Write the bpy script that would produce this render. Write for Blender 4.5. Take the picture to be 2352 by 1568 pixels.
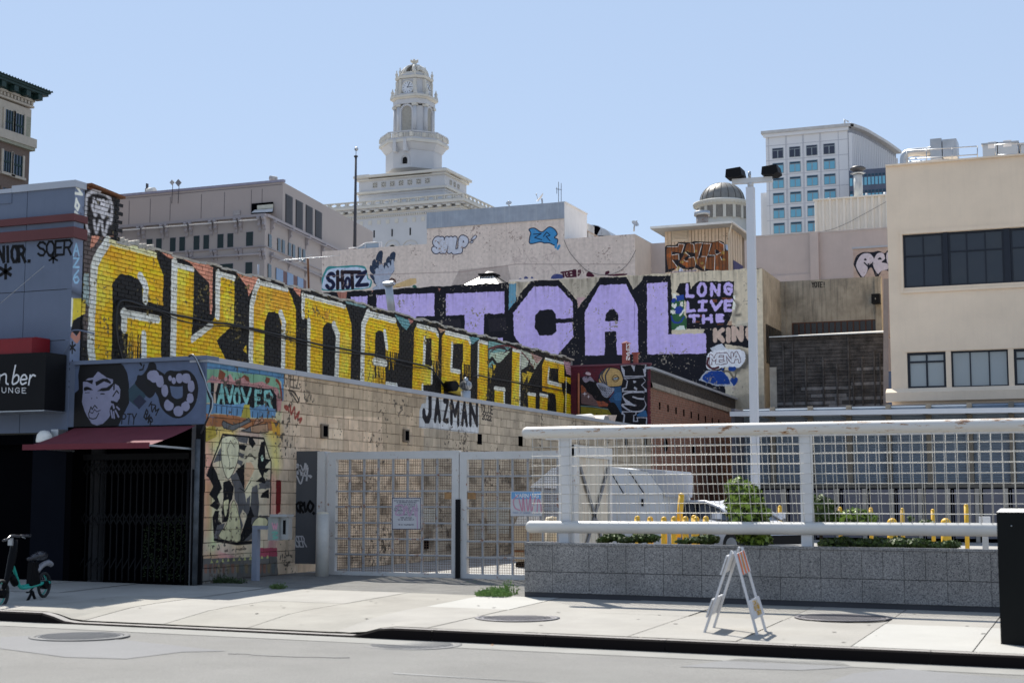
import bpy, math, random
import numpy as np
from mathutils import Vector
random.seed(7)
rng = np.random.default_rng(11)
for o in list(bpy.data.objects):
    bpy.data.objects.remove(o)
SC = bpy.context.scene
C = SC.collection

# ------------------------------------------------------------------ camera
PITCH, YAW, FPX = 6.1, 21.9, 3420.0
cam = bpy.data.cameras.new('camera')
camo = bpy.data.objects.new('camera', cam)
C.objects.link(camo)
camo.location = (0, 0, 1.6)
camo.rotation_euler = (math.radians(90 + PITCH), 0, math.radians(YAW))
cam.sensor_fit = 'HORIZONTAL'
cam.sensor_width = 36
cam.lens = 36 * FPX / 2352
cam.clip_start = 0.1
cam.clip_end = 5000
cam.dof.use_dof = True
cam.dof.focus_distance = 48
cam.dof.aperture_fstop = 2.6
SC.camera = camo

# ------------------------------------------------------------------ sky, sun, exposure
SHX, SHY = 0.52, -0.60            # shadow offset on the ground for one metre of height
el = math.atan2(1, math.hypot(SHX, SHY))
world = bpy.data.worlds.new('World')
SC.world = world
world.use_nodes = True
wn = world.node_tree.nodes
sky = wn.new('ShaderNodeTexSky')
sky.sky_type = 'NISHITA'
sky.sun_disc = False
sky.sun_elevation = el
sky.sun_rotation = math.atan2(-SHX, -SHY)
sky.air_density = 1.0
sky.dust_density = 0.0
sky.ozone_density = 3.0
wn['Background'].inputs['Strength'].default_value = 0.15
gam = wn.new('ShaderNodeGamma'); gam.inputs['Gamma'].default_value = 0.28      # pale, even, slightly milky sky all the way round
tnt = wn.new('ShaderNodeMix'); tnt.data_type = 'RGBA'; tnt.blend_type = 'MULTIPLY'; tnt.clamp_result = False
tnt.inputs[0].default_value = 1.0; tnt.inputs[7].default_value = (1.03, 1.17, 1.42, 1)
world.node_tree.links.new(sky.outputs['Color'], gam.inputs['Color'])
world.node_tree.links.new(gam.outputs['Color'], tnt.inputs[6])
world.node_tree.links.new(tnt.outputs[2], wn['Background'].inputs['Color'])
sun = bpy.data.lights.new('sun', 'SUN')
sun.energy = 3.1
sun.angle = math.radians(0.5)
sun.color = (1.0, 0.95, 0.87)
suno = bpy.data.objects.new('sun', sun)
C.objects.link(suno)
suno.rotation_euler = Vector((-SHX, -SHY, 1)).to_track_quat('Z', 'Y').to_euler()
suno.location = (-20, 20, 40)
SC.view_settings.view_transform = 'Standard'
SC.view_settings.look = 'None'
SC.view_settings.gamma = 1
SC.view_settings.use_curve_mapping = False
SC.view_settings.exposure = 1.30
SC.render.engine = 'CYCLES'

# ------------------------------------------------------------------ where a sight line of the survey photo meets a real plane
_cy, _sy, _cp, _sp = math.cos(math.radians(YAW)), math.sin(math.radians(YAW)), math.cos(math.radians(PITCH)), math.sin(math.radians(PITCH))
FW = np.array([-_sy * _cp, _cy * _cp, _sp]); RT = np.array([_cy, _sy, 0.0]); UP = np.array([_sy * _sp, -_cy * _sp, _cp])
CAMP = np.array([0, 0, 1.6])
def ray(u, v):
    return FW + RT * (u - 1176) / FPX + UP * (784 - v) / FPX
def onY(u, v, Y):
    r = ray(u, v); return CAMP + r * (Y - CAMP[1]) / r[1]
def onX(u, v, X):
    r = ray(u, v); return CAMP + r * (X - CAMP[0]) / r[0]
def onZ(u, v, Z):
    r = ray(u, v); return CAMP + r * (Z - CAMP[2]) / r[2]
def onP(u, v, p, n):
    r = ray(u, v); n = np.array(n, float); return CAMP + r * (np.dot(np.array(p) - CAMP, n) / np.dot(r, n))
class View:
    def __init__(s, ox, oy, w=740, W=2321):
        s.ox, s.oy, s.k = ox * .79837, oy * .79837, w / W * .79837
    def uv(s, a, b): return s.ox + a * s.k, s.oy + b * s.k
    def y(s, a, b, Y): return onY(*s.uv(a, b), Y)
    def x(s, a, b, X): return onX(*s.uv(a, b), X)
    def z(s, a, b, Z): return onZ(*s.uv(a, b), Z)
D = View(0, 0, 2946, 2352)
R1, R2, R3, R4 = View(0, 180), View(0, 660), View(0, 1140), View(240, 480)
R5, R6, R7, R8 = View(900, 160, 540, 1460), View(900, 700), View(560, 980), View(780, 1250)
S1, S2, S3, S4 = View(1200, 540), View(1840, 480), View(2206, 300), View(2206, 780)
S5, S6, S7, S8 = View(1500, 960), View(1460, 1200), View(2206, 1180), View(1900, 1460, 740, 2302)

# ------------------------------------------------------------------ mesh building
class MB:
    def __init__(s): s.v = []; s.f = []; s.sm = []
    def add(s, vs, fs, smooth=False):
        n = len(s.v); s.v += [tuple(map(float, p)) for p in vs]
        s.f += [tuple(i + n for i in f) for f in fs]; s.sm += [smooth] * len(fs); return s
    def box(s, x0, x1, y0, y1, z0, z1):
        if x0 > x1: x0, x1 = x1, x0
        if y0 > y1: y0, y1 = y1, y0
        if z0 > z1: z0, z1 = z1, z0
        return s.add([(x0,y0,z0),(x1,y0,z0),(x1,y1,z0),(x0,y1,z0),(x0,y0,z1),(x1,y0,z1),(x1,y1,z1),(x0,y1,z1)],
                     [(0,3,2,1),(4,5,6,7),(0,1,5,4),(1,2,6,5),(2,3,7,6),(3,0,4,7)])
    def obox(s, c, ax, ay, az):
        c, ax, ay, az = map(lambda q: np.array(q, float), (c, ax, ay, az))
        vs = [c + i*ax + j*ay + k*az for k in (-1, 1) for (i, j) in ((-1,-1),(1,-1),(1,1),(-1,1))]
        return s.add(vs, [(0,3,2,1),(4,5,6,7),(0,1,5,4),(1,2,6,5),(2,3,7,6),(3,0,4,7)])
    def bar(s, p, q, w, h, up=(0,0,1)):
        p, q = np.array(p, float), np.array(q, float); d = q - p; L = np.linalg.norm(d); d = d / L
        u = np.array(up, float)
        if abs(np.dot(u, d)) > .98: u = np.array((1., 0, 0))
        r = np.cross(d, u); r /= np.linalg.norm(r); u = np.cross(r, d)
        return s.obox((p + q) / 2, d * L / 2, r * w / 2, u * h / 2)
    def prism(s, poly, d):
        n = len(poly); d = np.array(d, float); a = [np.array(p, float) for p in poly]; b = [p + d for p in a]
        return s.add(a + b, [tuple(range(n - 1, -1, -1)), tuple(range(n, 2 * n))] + [(i, (i+1) % n, n + (i+1) % n, n + i) for i in range(n)])
    def cyl(s, p, q, r, n=12, r2=None, cap=True, smooth=True):
        p, q = np.array(p, float), np.array(q, float); r2 = r if r2 is None else r2
        d = q - p; d = d / np.linalg.norm(d); u = np.array((0, 0, 1.)) if abs(d[2]) < .9 else np.array((1., 0, 0))
        a = np.cross(d, u); a /= np.linalg.norm(a); b = np.cross(d, a)
        vs = [p + r*(a*math.cos(t) + b*math.sin(t)) for t in [2*math.pi*i/n for i in range(n)]] + \
             [q + r2*(a*math.cos(t) + b*math.sin(t)) for t in [2*math.pi*i/n for i in range(n)]]
        s.add(vs, [(i, (i+1) % n, n + (i+1) % n, n + i) for i in range(n)], smooth)
        if cap:
            k = len(s.v) - 2*n
            s.f += [tuple(k + i for i in range(n - 1, -1, -1)), tuple(k + n + i for i in range(n))]; s.sm += [False, False]
        return s
    def tube(s, pts, r, n=6):
        pts = [np.array(p, float) for p in pts]; rings = []; pa = None
        for i, p in enumerate(pts):
            d = pts[min(i+1, len(pts)-1)] - pts[max(i-1, 0)]; d = d / np.linalg.norm(d)
            if pa is None:
                u = np.array((0, 0, 1.)) if abs(d[2]) < .9 else np.array((1., 0, 0)); a = np.cross(d, u)
            else: a = pa - d * np.dot(pa, d)
            a /= np.linalg.norm(a); pa = a; b = np.cross(d, a)
            rr = r[i] if isinstance(r, (list, tuple)) else r
            rings.append([p + rr*(a*math.cos(2*math.pi*k/n) + b*math.sin(2*math.pi*k/n)) for k in range(n)])
        vs = [q for g in rings for q in g]; fs = []
        for i in range(len(pts) - 1):
            for k in range(n): fs.append((i*n + k, i*n + (k+1) % n, (i+1)*n + (k+1) % n, (i+1)*n + k))
        fs += [tuple(range(n - 1, -1, -1)), tuple((len(pts)-1)*n + k for k in range(n))]
        return s.add(vs, fs, True)
    def lathe(s, c, prof, n=24, a0=0, a1=2*math.pi, smooth=True, sx=1, sy=1):
        full = abs(a1 - a0 - 2*math.pi) < 1e-6; m = n if full else n + 1
        vs = []
        for (r, z) in prof:
            for i in range(m):
                t = a0 + (a1 - a0) * i / n
                vs.append((c[0] + r*math.cos(t)*sx, c[1] + r*math.sin(t)*sy, c[2] + z))
        fs = []
        for j in range(len(prof) - 1):
            for i in range(n):
                k = (i+1) % m
                fs.append((j*m + i, j*m + k, (j+1)*m + k, (j+1)*m + i))
        return s.add(vs, fs, smooth)
    def ball(s, c, r, n=12, m=8, sz=1):
        return s.lathe(c, [(max(1e-4, r*math.sin(math.pi*j/m)), -r*sz*math.cos(math.pi*j/m)) for j in range(m+1)], n)
    def mesh(s, name):
        me = bpy.data.meshes.new(name); me.from_pydata(s.v, [], s.f)
        me.polygons.foreach_set('use_smooth', s.sm); me.update(); return me
    def build(s, name, m, parent=None, **k):
        me = s.mesh(name); me.materials.append(m)
        return inst(name, me, (0, 0, 0), parent, **k)
W = {}
def inst(name, me, loc, parent=None, rot=None, scale=None, label=None, kind=None):
    o = bpy.data.objects.new(name, me); C.objects.link(o)
    base = np.array(W.get(parent.name, (0, 0, 0))) if parent else np.zeros(3)
    o.location = tuple(np.array(loc, float) - base)
    if rot is not None: o.rotation_euler = rot
    if scale is not None: o.scale = scale
    if parent: o.parent = parent
    W[o.name] = tuple(loc)
    if label: o['label'] = label
    if kind: o['kind'] = kind
    return o
def thing(name, label, cat, loc=(0, 0, 0), group=None):
    o = bpy.data.objects.new(name, None); C.objects.link(o)
    o.empty_display_size = .3
    o.location = tuple(map(float, loc)); W[o.name] = tuple(map(float, loc)); o['label'] = label; o['category'] = cat
    if group: o['group'] = group
    return o
def tag(o, label, cat, group=None):
    o['label'] = label; o['category'] = cat
    if group: o['group'] = group
    return o
def dup(root, loc, label, rotz=0):
    r = root.copy(); C.objects.link(r); r.location = tuple(map(float, loc)); r.rotation_euler = (0, 0, rotz); r['label'] = label
    for ch in list(root.children):
        c = ch.copy(); C.objects.link(c); c.parent = r
        for g in ch.children:
            d = g.copy(); C.objects.link(d); d.parent = c
    return r

# ------------------------------------------------------------------ materials
_M = {}
def newmat(name):
    m = bpy.data.materials.new(name); m.use_nodes = True
    return m, m.node_tree.nodes, m.node_tree.links, m.node_tree.nodes['Principled BSDF']
def M(name, col, rough=.8, var=.12, scale=2.0, bump=.0, bscale=40, streak=0, metal=0, spec=.35, dirt=(.08, .06, .045), damt=.0, grain=.06, rust=0):
    if name in _M: return _M[name]
    m, n, L, b = newmat(name)
    tc = n.new('ShaderNodeNewGeometry').outputs['Position']
    def noise(sc, det=6, vec=None, rg=.6):
        t = n.new('ShaderNodeTexNoise'); t.inputs['Scale'].default_value = sc; t.inputs['Detail'].default_value = det
        t.inputs['Roughness'].default_value = rg; L.new(vec or tc, t.inputs['Vector']); return t.outputs['Fac']
    def ramp(f, a, b_, c0=0., c1=1.):
        r = n.new('ShaderNodeMapRange'); r.inputs['From Min'].default_value = a; r.inputs['From Max'].default_value = b_
        r.inputs['To Min'].default_value = c0; r.inputs['To Max'].default_value = c1; L.new(f, r.inputs['Value']); return r.outputs['Result']
    def mix(f, c1, c2, mode='MIX'):
        x = n.new('ShaderNodeMix'); x.data_type = 'RGBA'; x.blend_type = mode
        if isinstance(f, float): x.inputs[0].default_value = f
        else: L.new(f, x.inputs[0])
        for k, c in ((6, c1), (7, c2)):
            if isinstance(c, tuple): x.inputs[k].default_value = (*c, 1) if len(c) == 3 else c
            else: L.new(c, x.inputs[k])
        return x.outputs[2]
    col = tuple(col)
    lo = tuple(c * (1 - var) for c in col); hi = tuple(min(1, c * (1 + var)) for c in col)
    cc = mix(ramp(noise(scale), .32, .68), lo, hi)
    if grain: 
        g = noise(60, 3)
        cc = mix(ramp(g, .3, .7, 0., grain * 2), cc, tuple(c * .55 for c in col))
    if streak:
        mp = n.new('ShaderNodeMapping'); mp.inputs['Scale'].default_value = (5, 5, .35); L.new(tc, mp.inputs['Vector'])
        s = noise(1.6, 5, mp.outputs['Vector'], .65)
        cc = mix(ramp(s, .5, .8, 0., streak), cc, dirt)
    if damt:
        cc = mix(ramp(noise(scale * .35, 8, rg=.7), .48, .75, 0., damt), cc, dirt)
    if rust:
        f = ramp(noise(9, 8, rg=.7), .66 - rust * .1, .74 - rust * .1)
        cc = mix(f, cc, mix(noise(40), (.14, .035, .01), (.35, .13, .04)))
    L.new(cc, b.inputs['Base Color'])
    b.inputs['Roughness'].default_value = rough; b.inputs['Metallic'].default_value = metal
    b.inputs['Specular IOR Level'].default_value = spec
    if bump:
        bp = n.new('ShaderNodeBump'); bp.inputs['Strength'].default_value = bump; bp.inputs['Distance'].default_value = .02
        L.new(noise(bscale, 5), bp.inputs['Height']); L.new(bp.outputs['Normal'], b.inputs['Normal'])
    _M[name] = m
    return m
def glass(name, col=(.02, .03, .04), rough=.03, spec=.9, wav=.0):
    if name in _M: return _M[name]
    m, n, L, b = newmat(name)
    b.inputs['Base Color'].default_value = (*col, 1); b.inputs['Roughness'].default_value = rough
    b.inputs['Specular IOR Level'].default_value = spec
    if wav:
        t = n.new('ShaderNodeTexNoise'); t.inputs['Scale'].default_value = 1.3; t.inputs['Detail'].default_value = 1
        g = n.new('ShaderNodeNewGeometry'); L.new(g.outputs['Position'], t.inputs['Vector'])
        bp = n.new('ShaderNodeBump'); bp.inputs['Strength'].default_value = wav; bp.inputs['Distance'].default_value = .05
        L.new(t.outputs['Fac'], bp.inputs['Height']); L.new(bp.outputs['Normal'], b.inputs['Normal'])
    _M[name] = m
    return m

def road_z(X): return -.0075 * (X + 7)
def pave_z(X, Y): return road_z(X) + .13 + .018 * (Y - 15.7)
def lot_z(X): return road_z(X) + .13 + .018 * 7.7
# ------------------------------------------------------------------ painted walls: flat paint rasterised in wall metres, mapped on the real bricks and plaster
T1, T2, T3, T4 = View(560, 1000, 300, 1176), View(560, 1380, 400, 1845), View(200, 1020, 420, 2352), View(1640, 1020, 260, 1941)
T5, T6, T7, T8 = View(1860, 660, 340, 2352), View(1920, 780, 280, 1254), View(1180, 1120, 240, 2352), View(900, 700, 300, 2352)
U1, U2, U3, U4 = View(0, 1500, 200, 1120), View(0, 1640, 900, 2352), View(800, 1640, 900, 2352), View(2500, 1640, 446, 2158)
U5, U6, U7, U8 = View(1100, 1400, 560, 2352), View(1800, 1380, 500, 2352), View(2300, 1380, 646, 2352), View(1060, 160, 260, 1132)

def lin(c):
    c = np.array(c, float) / 255
    return np.where(c <= .04045, c / 12.92, ((c + .055) / 1.055) ** 2.4)
def srgb(c):
    c = np.clip(c, 0, 1)
    return np.where(c <= .0031308, c * 12.92, 1.055 * c ** (1 / 2.4) - .055)
def vnoise(h, w, cell, seed=0, octs=4):
    r = np.random.default_rng(seed); out = np.zeros((h, w)); amp = 1; tot = 0
    for o in range(octs):
        cy = max(1.5, (cell[0] if isinstance(cell, tuple) else cell) / 2**o); cx = max(1.5, (cell[1] if isinstance(cell, tuple) else cell) / 2**o)
        gh, gw = int(h / cy) + 3, int(w / cx) + 3
        g = r.random((gh, gw)); y = np.arange(h) / cy; x = np.arange(w) / cx
        yi, xi = y.astype(int), x.astype(int); fy, fx = (y - yi), (x - xi)
        fy = (fy*fy*(3-2*fy))[:, None]; fx = (fx*fx*(3-2*fx))[None, :]
        a = g[yi][:, xi]; b = g[yi][:, xi+1]; c = g[yi+1][:, xi]; d = g[yi+1][:, xi+1]
        out += amp * ((a*(1-fx)+b*fx)*(1-fy) + (c*(1-fx)+d*fx)*fy); tot += amp; amp *= .55
    return out / tot
def spline(pts, closed=False, n=5):
    p = np.array(pts, float); N = len(p); out = []
    rngi = range(N if closed else N - 1)
    for i in rngi:
        g = lambda k: p[k % N] if closed else p[min(max(k, 0), N-1)]
        p0, p1, p2, p3 = g(i-1), g(i), g(i+1), g(i+2)
        for t in np.arange(n) / n:
            out.append(.5*((2*p1) + (-p0+p2)*t + (2*p0-5*p1+4*p2-p3)*t*t + (-p0+3*p1-3*p2+p3)*t**3))
    if not closed: out.append(p[-1])
    return [tuple(q) for q in out]
FONT = {
 'A': [[(0,0),(.5,1),(1,0)],[(.2,.38),(.8,.38)]], 'B': [[(0,0),(0,1),(.7,1),(.9,.8),(.7,.54),(0,.54)],[(.7,.54),(1,.28),(.7,0),(0,0)]],
 'C': [[(1,.85),(.7,1),(.3,1),(0,.7),(0,.3),(.3,0),(.7,0),(1,.15)]], 'D': [[(0,0),(0,1),(.6,1),(1,.65),(1,.35),(.6,0),(0,0)]],
 'E': [[(1,1),(0,1),(0,0),(1,0)],[(0,.52),(.75,.52)]], 'F': [[(1,1),(0,1),(0,0)],[(0,.52),(.75,.52)]],
 'G': [[(1,.85),(.7,1),(.3,1),(0,.7),(0,.3),(.3,0),(.75,0),(1,.2),(1,.48),(.55,.48)]], 'H': [[(0,0),(0,1)],[(1,0),(1,1)],[(0,.5),(1,.5)]],
 'I': [[(.5,0),(.5,1)]], 'i': [[(.15,1),(.85,1)],[(.5,0),(.5,1)],[(.15,0),(.85,0)]], 'J': [[(1,1),(1,.25),(.7,0),(.3,0),(0,.25),(0,.5)]],
 'K': [[(0,0),(0,1)],[(1,1),(0,.45)],[(.3,.6),(1,0)]], 'L': [[(0,1),(0,0),(1,0)]], 'M': [[(0,0),(0,1),(.5,.4),(1,1),(1,0)]],
 'N': [[(0,0),(0,1),(1,0),(1,1)]], 'O': [[(.3,0),(0,.3),(0,.7),(.3,1),(.7,1),(1,.7),(1,.3),(.7,0),(.3,0)]],
 'P': [[(0,0),(0,1),(.7,1),(1,.78),(.7,.5),(0,.5)]], 'R': [[(0,0),(0,1),(.7,1),(1,.78),(.7,.5),(0,.5)],[(.5,.5),(1,0)]],
 'S': [[(1,.85),(.7,1),(.3,1),(0,.78),(.3,.55),(.7,.47),(1,.24),(.7,0),(.3,0),(0,.15)]], 'T': [[(0,1),(1,1)],[(.5,1),(.5,0)]],
 'U': [[(0,1),(0,.25),(.3,0),(.7,0),(1,.25),(1,1)]], 'V': [[(0,1),(.5,0),(1,1)]], 'W': [[(0,1),(.25,0),(.5,.7),(.75,0),(1,1)]],
 'X': [[(0,0),(1,1)],[(0,1),(1,0)]], 'Y': [[(0,1),(.5,.5),(1,1)],[(.5,.5),(.5,0)]], 'Z': [[(0,1),(1,1),(0,0),(1,0)]],
 '0': [[(.3,0),(0,.3),(0,.7),(.3,1),(.7,1),(1,.7),(1,.3),(.7,0),(.3,0)]], '1': [[(.2,.8),(.5,1),(.5,0)]],
 '2': [[(0,.8),(.3,1),(.7,1),(1,.75),(.8,.5),(0,0),(1,0)]], '3': [[(0,1),(1,1),(.5,.6),(1,.35),(.7,0),(.2,0),(0,.15)]],
 '6': [[(.9,1),(.2,.6),(0,.3),(.3,0),(.7,0),(1,.25),(.7,.5),(.1,.4)]], '9': [[(1,.6),(.5,.5),(0,.75),(.4,1),(.9,.9),(1,.6),(.7,0)]],
 '!': [[(.5,1),(.5,.35)],[(.5,.08),(.5,.0)]], '.': [[(.4,.03),(.55,.03)]], '*': [[(.5,0),(.5,1)],[(.05,.25),(.95,.75)],[(.05,.75),(.95,.25)]],
 'a': [[(.9,.55),(.3,.6),(0,.3),(.3,0),(.9,.2)],[(.9,.6),(.9,.1),(1,0)]], 'e': [[(0,.3),(.9,.35),(.6,.6),(.2,.55),(0,.25),(.3,0),(.9,.1)]],
 'm': [[(0,0),(.05,.6)],[(.05,.45),(.3,.6),(.45,.5),(.45,0)],[(.45,.45),(.75,.6),(.9,.5),(.95,.1),(1.1,0)]],
 'b': [[(.1,1.25),(0,.1),(.4,0),(.8,.2),(.75,.5),(.4,.6),(.05,.4)]], 'r': [[(.1,.6),(.05,0)],[(.08,.35),(.4,.6),(.75,.55)]],
 'o': [[(.3,0),(0,.2),(0,.4),(.3,.6),(.7,.6),(1,.4),(1,.2),(.7,0),(.3,0)]], 'v': [[(0,.6),(.5,0),(1,.6)]],
}
class Mural:
    def __init__(s, axis, const, s0, s1, z0, z1, ppm, base, k=1.12):
        s.axis, s.c, s.s0, s.s1, s.z0, s.z1, s.ppm, s.k = axis, const, s0, s1, z0, z1, ppm, k
        s.w, s.h = int((s1 - s0) * ppm), int((z1 - z0) * ppm)
        s.im = np.empty((s.h, s.w, 3), np.float32); s.im[:] = lin(base)
    def P(s, V, a, b):
        if V is None: return ((a - s.s0) * s.ppm, (b - s.z0) * s.ppm)
        p = V.x(a, b, s.c) if s.axis == 'X' else V.y(a, b, s.c)
        return ((p[1] if s.axis == 'X' else p[0]) - s.s0) * s.ppm, (p[2] - s.z0) * s.ppm
    def _blend(s, y0, y1, x0, x1, m, col, a=1.):
        if y1 <= y0 or x1 <= x0: return
        m = (m * a)[..., None]
        s.im[y0:y1, x0:x1] = s.im[y0:y1, x0:x1] * (1 - m) + lin(col) * m
    def box(s, q, pad=2):
        q = np.array(q); x0, x1 = int(q[:, 0].min() - pad), int(q[:, 0].max() + pad + 1); y0, y1 = int(q[:, 1].min() - pad), int(q[:, 1].max() + pad + 1)
        return max(y0, 0), min(y1, s.h), max(x0, 0), min(x1, s.w)
    def poly(s, V, pts, col, a=1., curve=False):
        q = [s.P(V, *p) for p in pts]
        if curve: q = spline(q, True)
        y0, y1, x0, x1 = s.box(q)
        if y1 <= y0 or x1 <= x0: return
        yy = (np.arange(y0, y1) + .5)[:, None]; xx = (np.arange(x0, x1) + .5)[None, :]
        ins = np.zeros((y1 - y0, x1 - x0), bool)
        for i in range(len(q)):
            (ax, ay), (bx, by) = q[i], q[(i+1) % len(q)]
            if ay == by: continue
            c = ((ay > yy) != (by > yy)) & (xx < (bx - ax) * (yy - ay) / (by - ay) + ax); ins ^= c
        s._blend(y0, y1, x0, x1, ins.astype(np.float32), col, a)
    def line(s, V, pts, col, w, a=1., soft=.0, curve=False, closed=False):
        q = [s.P(V, *p) for p in pts]
        if curve: q = spline(q, closed)
        if closed: q = q + [q[0]]
        s._line(q, col, w, a, soft)
    def _line(s, q, col, w, a=1., soft=0.):
        r = w / 2 * s.ppm; sf = max(soft * s.ppm, .6); pad = r + 2 * sf + 1
        y0, y1, x0, x1 = s.box(q, pad)
        if y1 <= y0 or x1 <= x0: return
        dd = np.full((y1 - y0, x1 - x0), 1e9, np.float32)
        for (ax, ay), (bx, by) in zip(q[:-1], q[1:]):
            u0, u1 = int(max(min(ax, bx) - pad, x0)), int(min(max(ax, bx) + pad + 1, x1)); v0, v1 = int(max(min(ay, by) - pad, y0)), int(min(max(ay, by) + pad + 1, y1))
            if u1 <= u0 or v1 <= v0: continue
            yy = (np.arange(v0, v1) + .5)[:, None]; xx = (np.arange(u0, u1) + .5)[None, :]
            dx, dy = bx - ax, by - ay; L = dx*dx + dy*dy + 1e-9
            t = np.clip(((xx - ax)*dx + (yy - ay)*dy) / L, 0, 1)
            d = np.sqrt((xx - ax - t*dx)**2 + (yy - ay - t*dy)**2)
            sub = dd[v0-y0:v1-y0, u0-x0:u1-x0]; np.minimum(sub, d, out=sub)
        s._blend(y0, y1, x0, x1, np.clip((r + sf - dd) / (2 * sf) + .0, 0, 1), col, a)
    def text(s, V, txt, quad, w, col, gap=.28, a=1., soft=0., curve=False):
        # quad: bottom-left, bottom-right, top-right, top-left in view units
        Q = [np.array(s.P(V, *p)) for p in quad]; n = len(txt); cw = 1 / (n + (n - 1) * gap)
        for i, ch in enumerate(txt):
            if ch == ' ' or ch not in FONT: continue
            x0 = i * cw * (1 + gap)
            for st in FONT[ch]:
                pts = []
                for (x, y) in st:
                    X = x0 + x * cw; lo = Q[0]*(1-X) + Q[1]*X; hi = Q[3]*(1-X) + Q[2]*X; pts.append(tuple(lo*(1-y) + hi*y))
                if curve and len(pts) > 2: pts = spline(pts, False, 4)
                s._line(pts, col, w, a, soft)
    def bubble(s, V, txt, quad, w, fill, edge, ew, halo=None, hw=0, gap=.1):
        if halo: s.text(V, txt, quad, w + 2*ew + 2*hw, halo, gap, 1., .02, True)
        s.text(V, txt, quad, w + 2*ew, edge, gap, 1., 0, True)
        s.text(V, txt, quad, w, fill, gap, 1., 0, True)
    def blob(s, V, pts, col, edge=None, ew=0):
        s.poly(V, pts, col, curve=True)
        if edge is not None: s.line(V, pts, edge, ew, curve=True, closed=True)
    def drips(s, V, a0, a1, b, col, n=8, L=.3, w=.012, seed=1):
        r = random.Random(seed)
        for i in range(n):
            t = r.random(); a = a0 + (a1 - a0) * t; bb = b[0] + (b[1] - b[0]) * t if isinstance(b, tuple) else b
            q = s.P(V, a, bb); l = L * (.3 + r.random()) * s.ppm
            s._line([(q[0], q[1] + 3), (q[0] + r.uniform(-1, 1), q[1] - l)], col, w * (.7 + r.random()))
    def wear(s, seed, amt=.02, tint=.08, specks=None, warp=.015, jig=.12, streak=.0, rows=None):
        h, w = s.h, s.w
        # hand-painted edges
        wx = (vnoise(h, w, jig * s.ppm, seed, 3) - .5) * 2 * warp * s.ppm; wy = (vnoise(h, w, jig * s.ppm, seed + 1, 3) - .5) * 2 * warp * s.ppm
        yy, xx = np.mgrid[0:h, 0:w]
        s.im = s.im[np.clip((yy + wy).round().astype(int), 0, h-1), np.clip((xx + wx).round().astype(int), 0, w-1)]
        n1 = vnoise(h, w, .8 * s.ppm, seed + 2, 5)[..., None]
        s.im = s.im * (1 + (n1 - .5) * 2 * tint)
        if streak:
            st = vnoise(h, w, (3.5 * s.ppm, .12 * s.ppm), seed + 5, 4)[..., None]
            s.im = s.im * (1 - streak * np.clip((st - .5) * 4, 0, 1))
        if specks is not None:
            n2 = vnoise(h, w, .05 * s.ppm + 1, seed + 3, 3) * .6 + vnoise(h, w, .7 * s.ppm, seed + 4, 3) * .4
            m = np.clip((n2 - (1 - np.quantile(1 - n2, amt))) * 30, 0, 1)[..., None] if amt < 1 else 0
            th = np.quantile(n2, 1 - amt); m = np.clip((n2 - th) * 30, 0, 1)[..., None]
            s.im = s.im * (1 - m) + lin(specks) * m
    def cells(s, z0, H, a0, L, amt, seed):
        z = np.arange(s.h) / s.ppm + s.z0; a = np.arange(s.w) / s.ppm + s.s0
        j = np.floor((z - z0) / H).astype(int); off = np.where(j % 2, L / 2, 0)[:, None]; i = np.floor((a[None, :] - a0 + off) / L).astype(int)
        g = np.random.default_rng(seed).random((256, 256)); s.im = s.im * (1 + (g[(j % 256)[:, None], i % 256] - .5)[..., None] * 2 * amt)
    def image(s, name):
        img = bpy.data.images.new(name, s.w, s.h, alpha=False)
        buf = np.ones((s.h, s.w, 4), np.float32); buf[..., :3] = srgb(np.minimum(s.im * s.k, .93))
        img.pixels.foreach_set(buf.ravel()); img.update(); img.pack()
        s.img = img; return img
    def mat(s, name, mortar=0., rough=.75, bump=.25, bscale=30, joint=(.022, .02, .018)):
        if not hasattr(s, 'img'): s.image('paint_' + name)
        m, n, L, b = newmat(name)
        g = n.new('ShaderNodeNewGeometry'); sp = n.new('ShaderNodeSeparateXYZ'); L.new(g.outputs['Position'], sp.inputs[0])
        def mr(src, a, c):
            r = n.new('ShaderNodeMapRange'); r.inputs[1].default_value = a; r.inputs[2].default_value = c; r.clamp = False; L.new(src, r.inputs[0]); return r.outputs[0]
        cb = n.new('ShaderNodeCombineXYZ'); L.new(mr(sp.outputs[1 if s.axis == 'X' else 0], s.s0, s.s1), cb.inputs[0]); L.new(mr(sp.outputs[2], s.z0, s.z1), cb.inputs[1])
        t = n.new('ShaderNodeTexImage'); t.image = s.img; t.extension = 'EXTEND'; L.new(cb.outputs[0], t.inputs[0])
        col = t.outputs['Color']
        nz = n.new('ShaderNodeTexNoise'); nz.inputs['Scale'].default_value = 6; nz.inputs['Detail'].default_value = 8; L.new(g.outputs['Position'], nz.inputs['Vector'])
        x = n.new('ShaderNodeMix'); x.data_type = 'RGBA'; x.blend_type = 'MULTIPLY'; x.inputs[0].default_value = 1
        r = n.new('ShaderNodeMapRange'); r.inputs[1].default_value = .25; r.inputs[2].default_value = .75; r.inputs[3].default_value = .82; r.inputs[4].default_value = 1.08; L.new(nz.outputs['Fac'], r.inputs[0])
        L.new(col, x.inputs[6]); L.new(r.outputs[0], x.inputs[7]); col = x.outputs[2]
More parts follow.
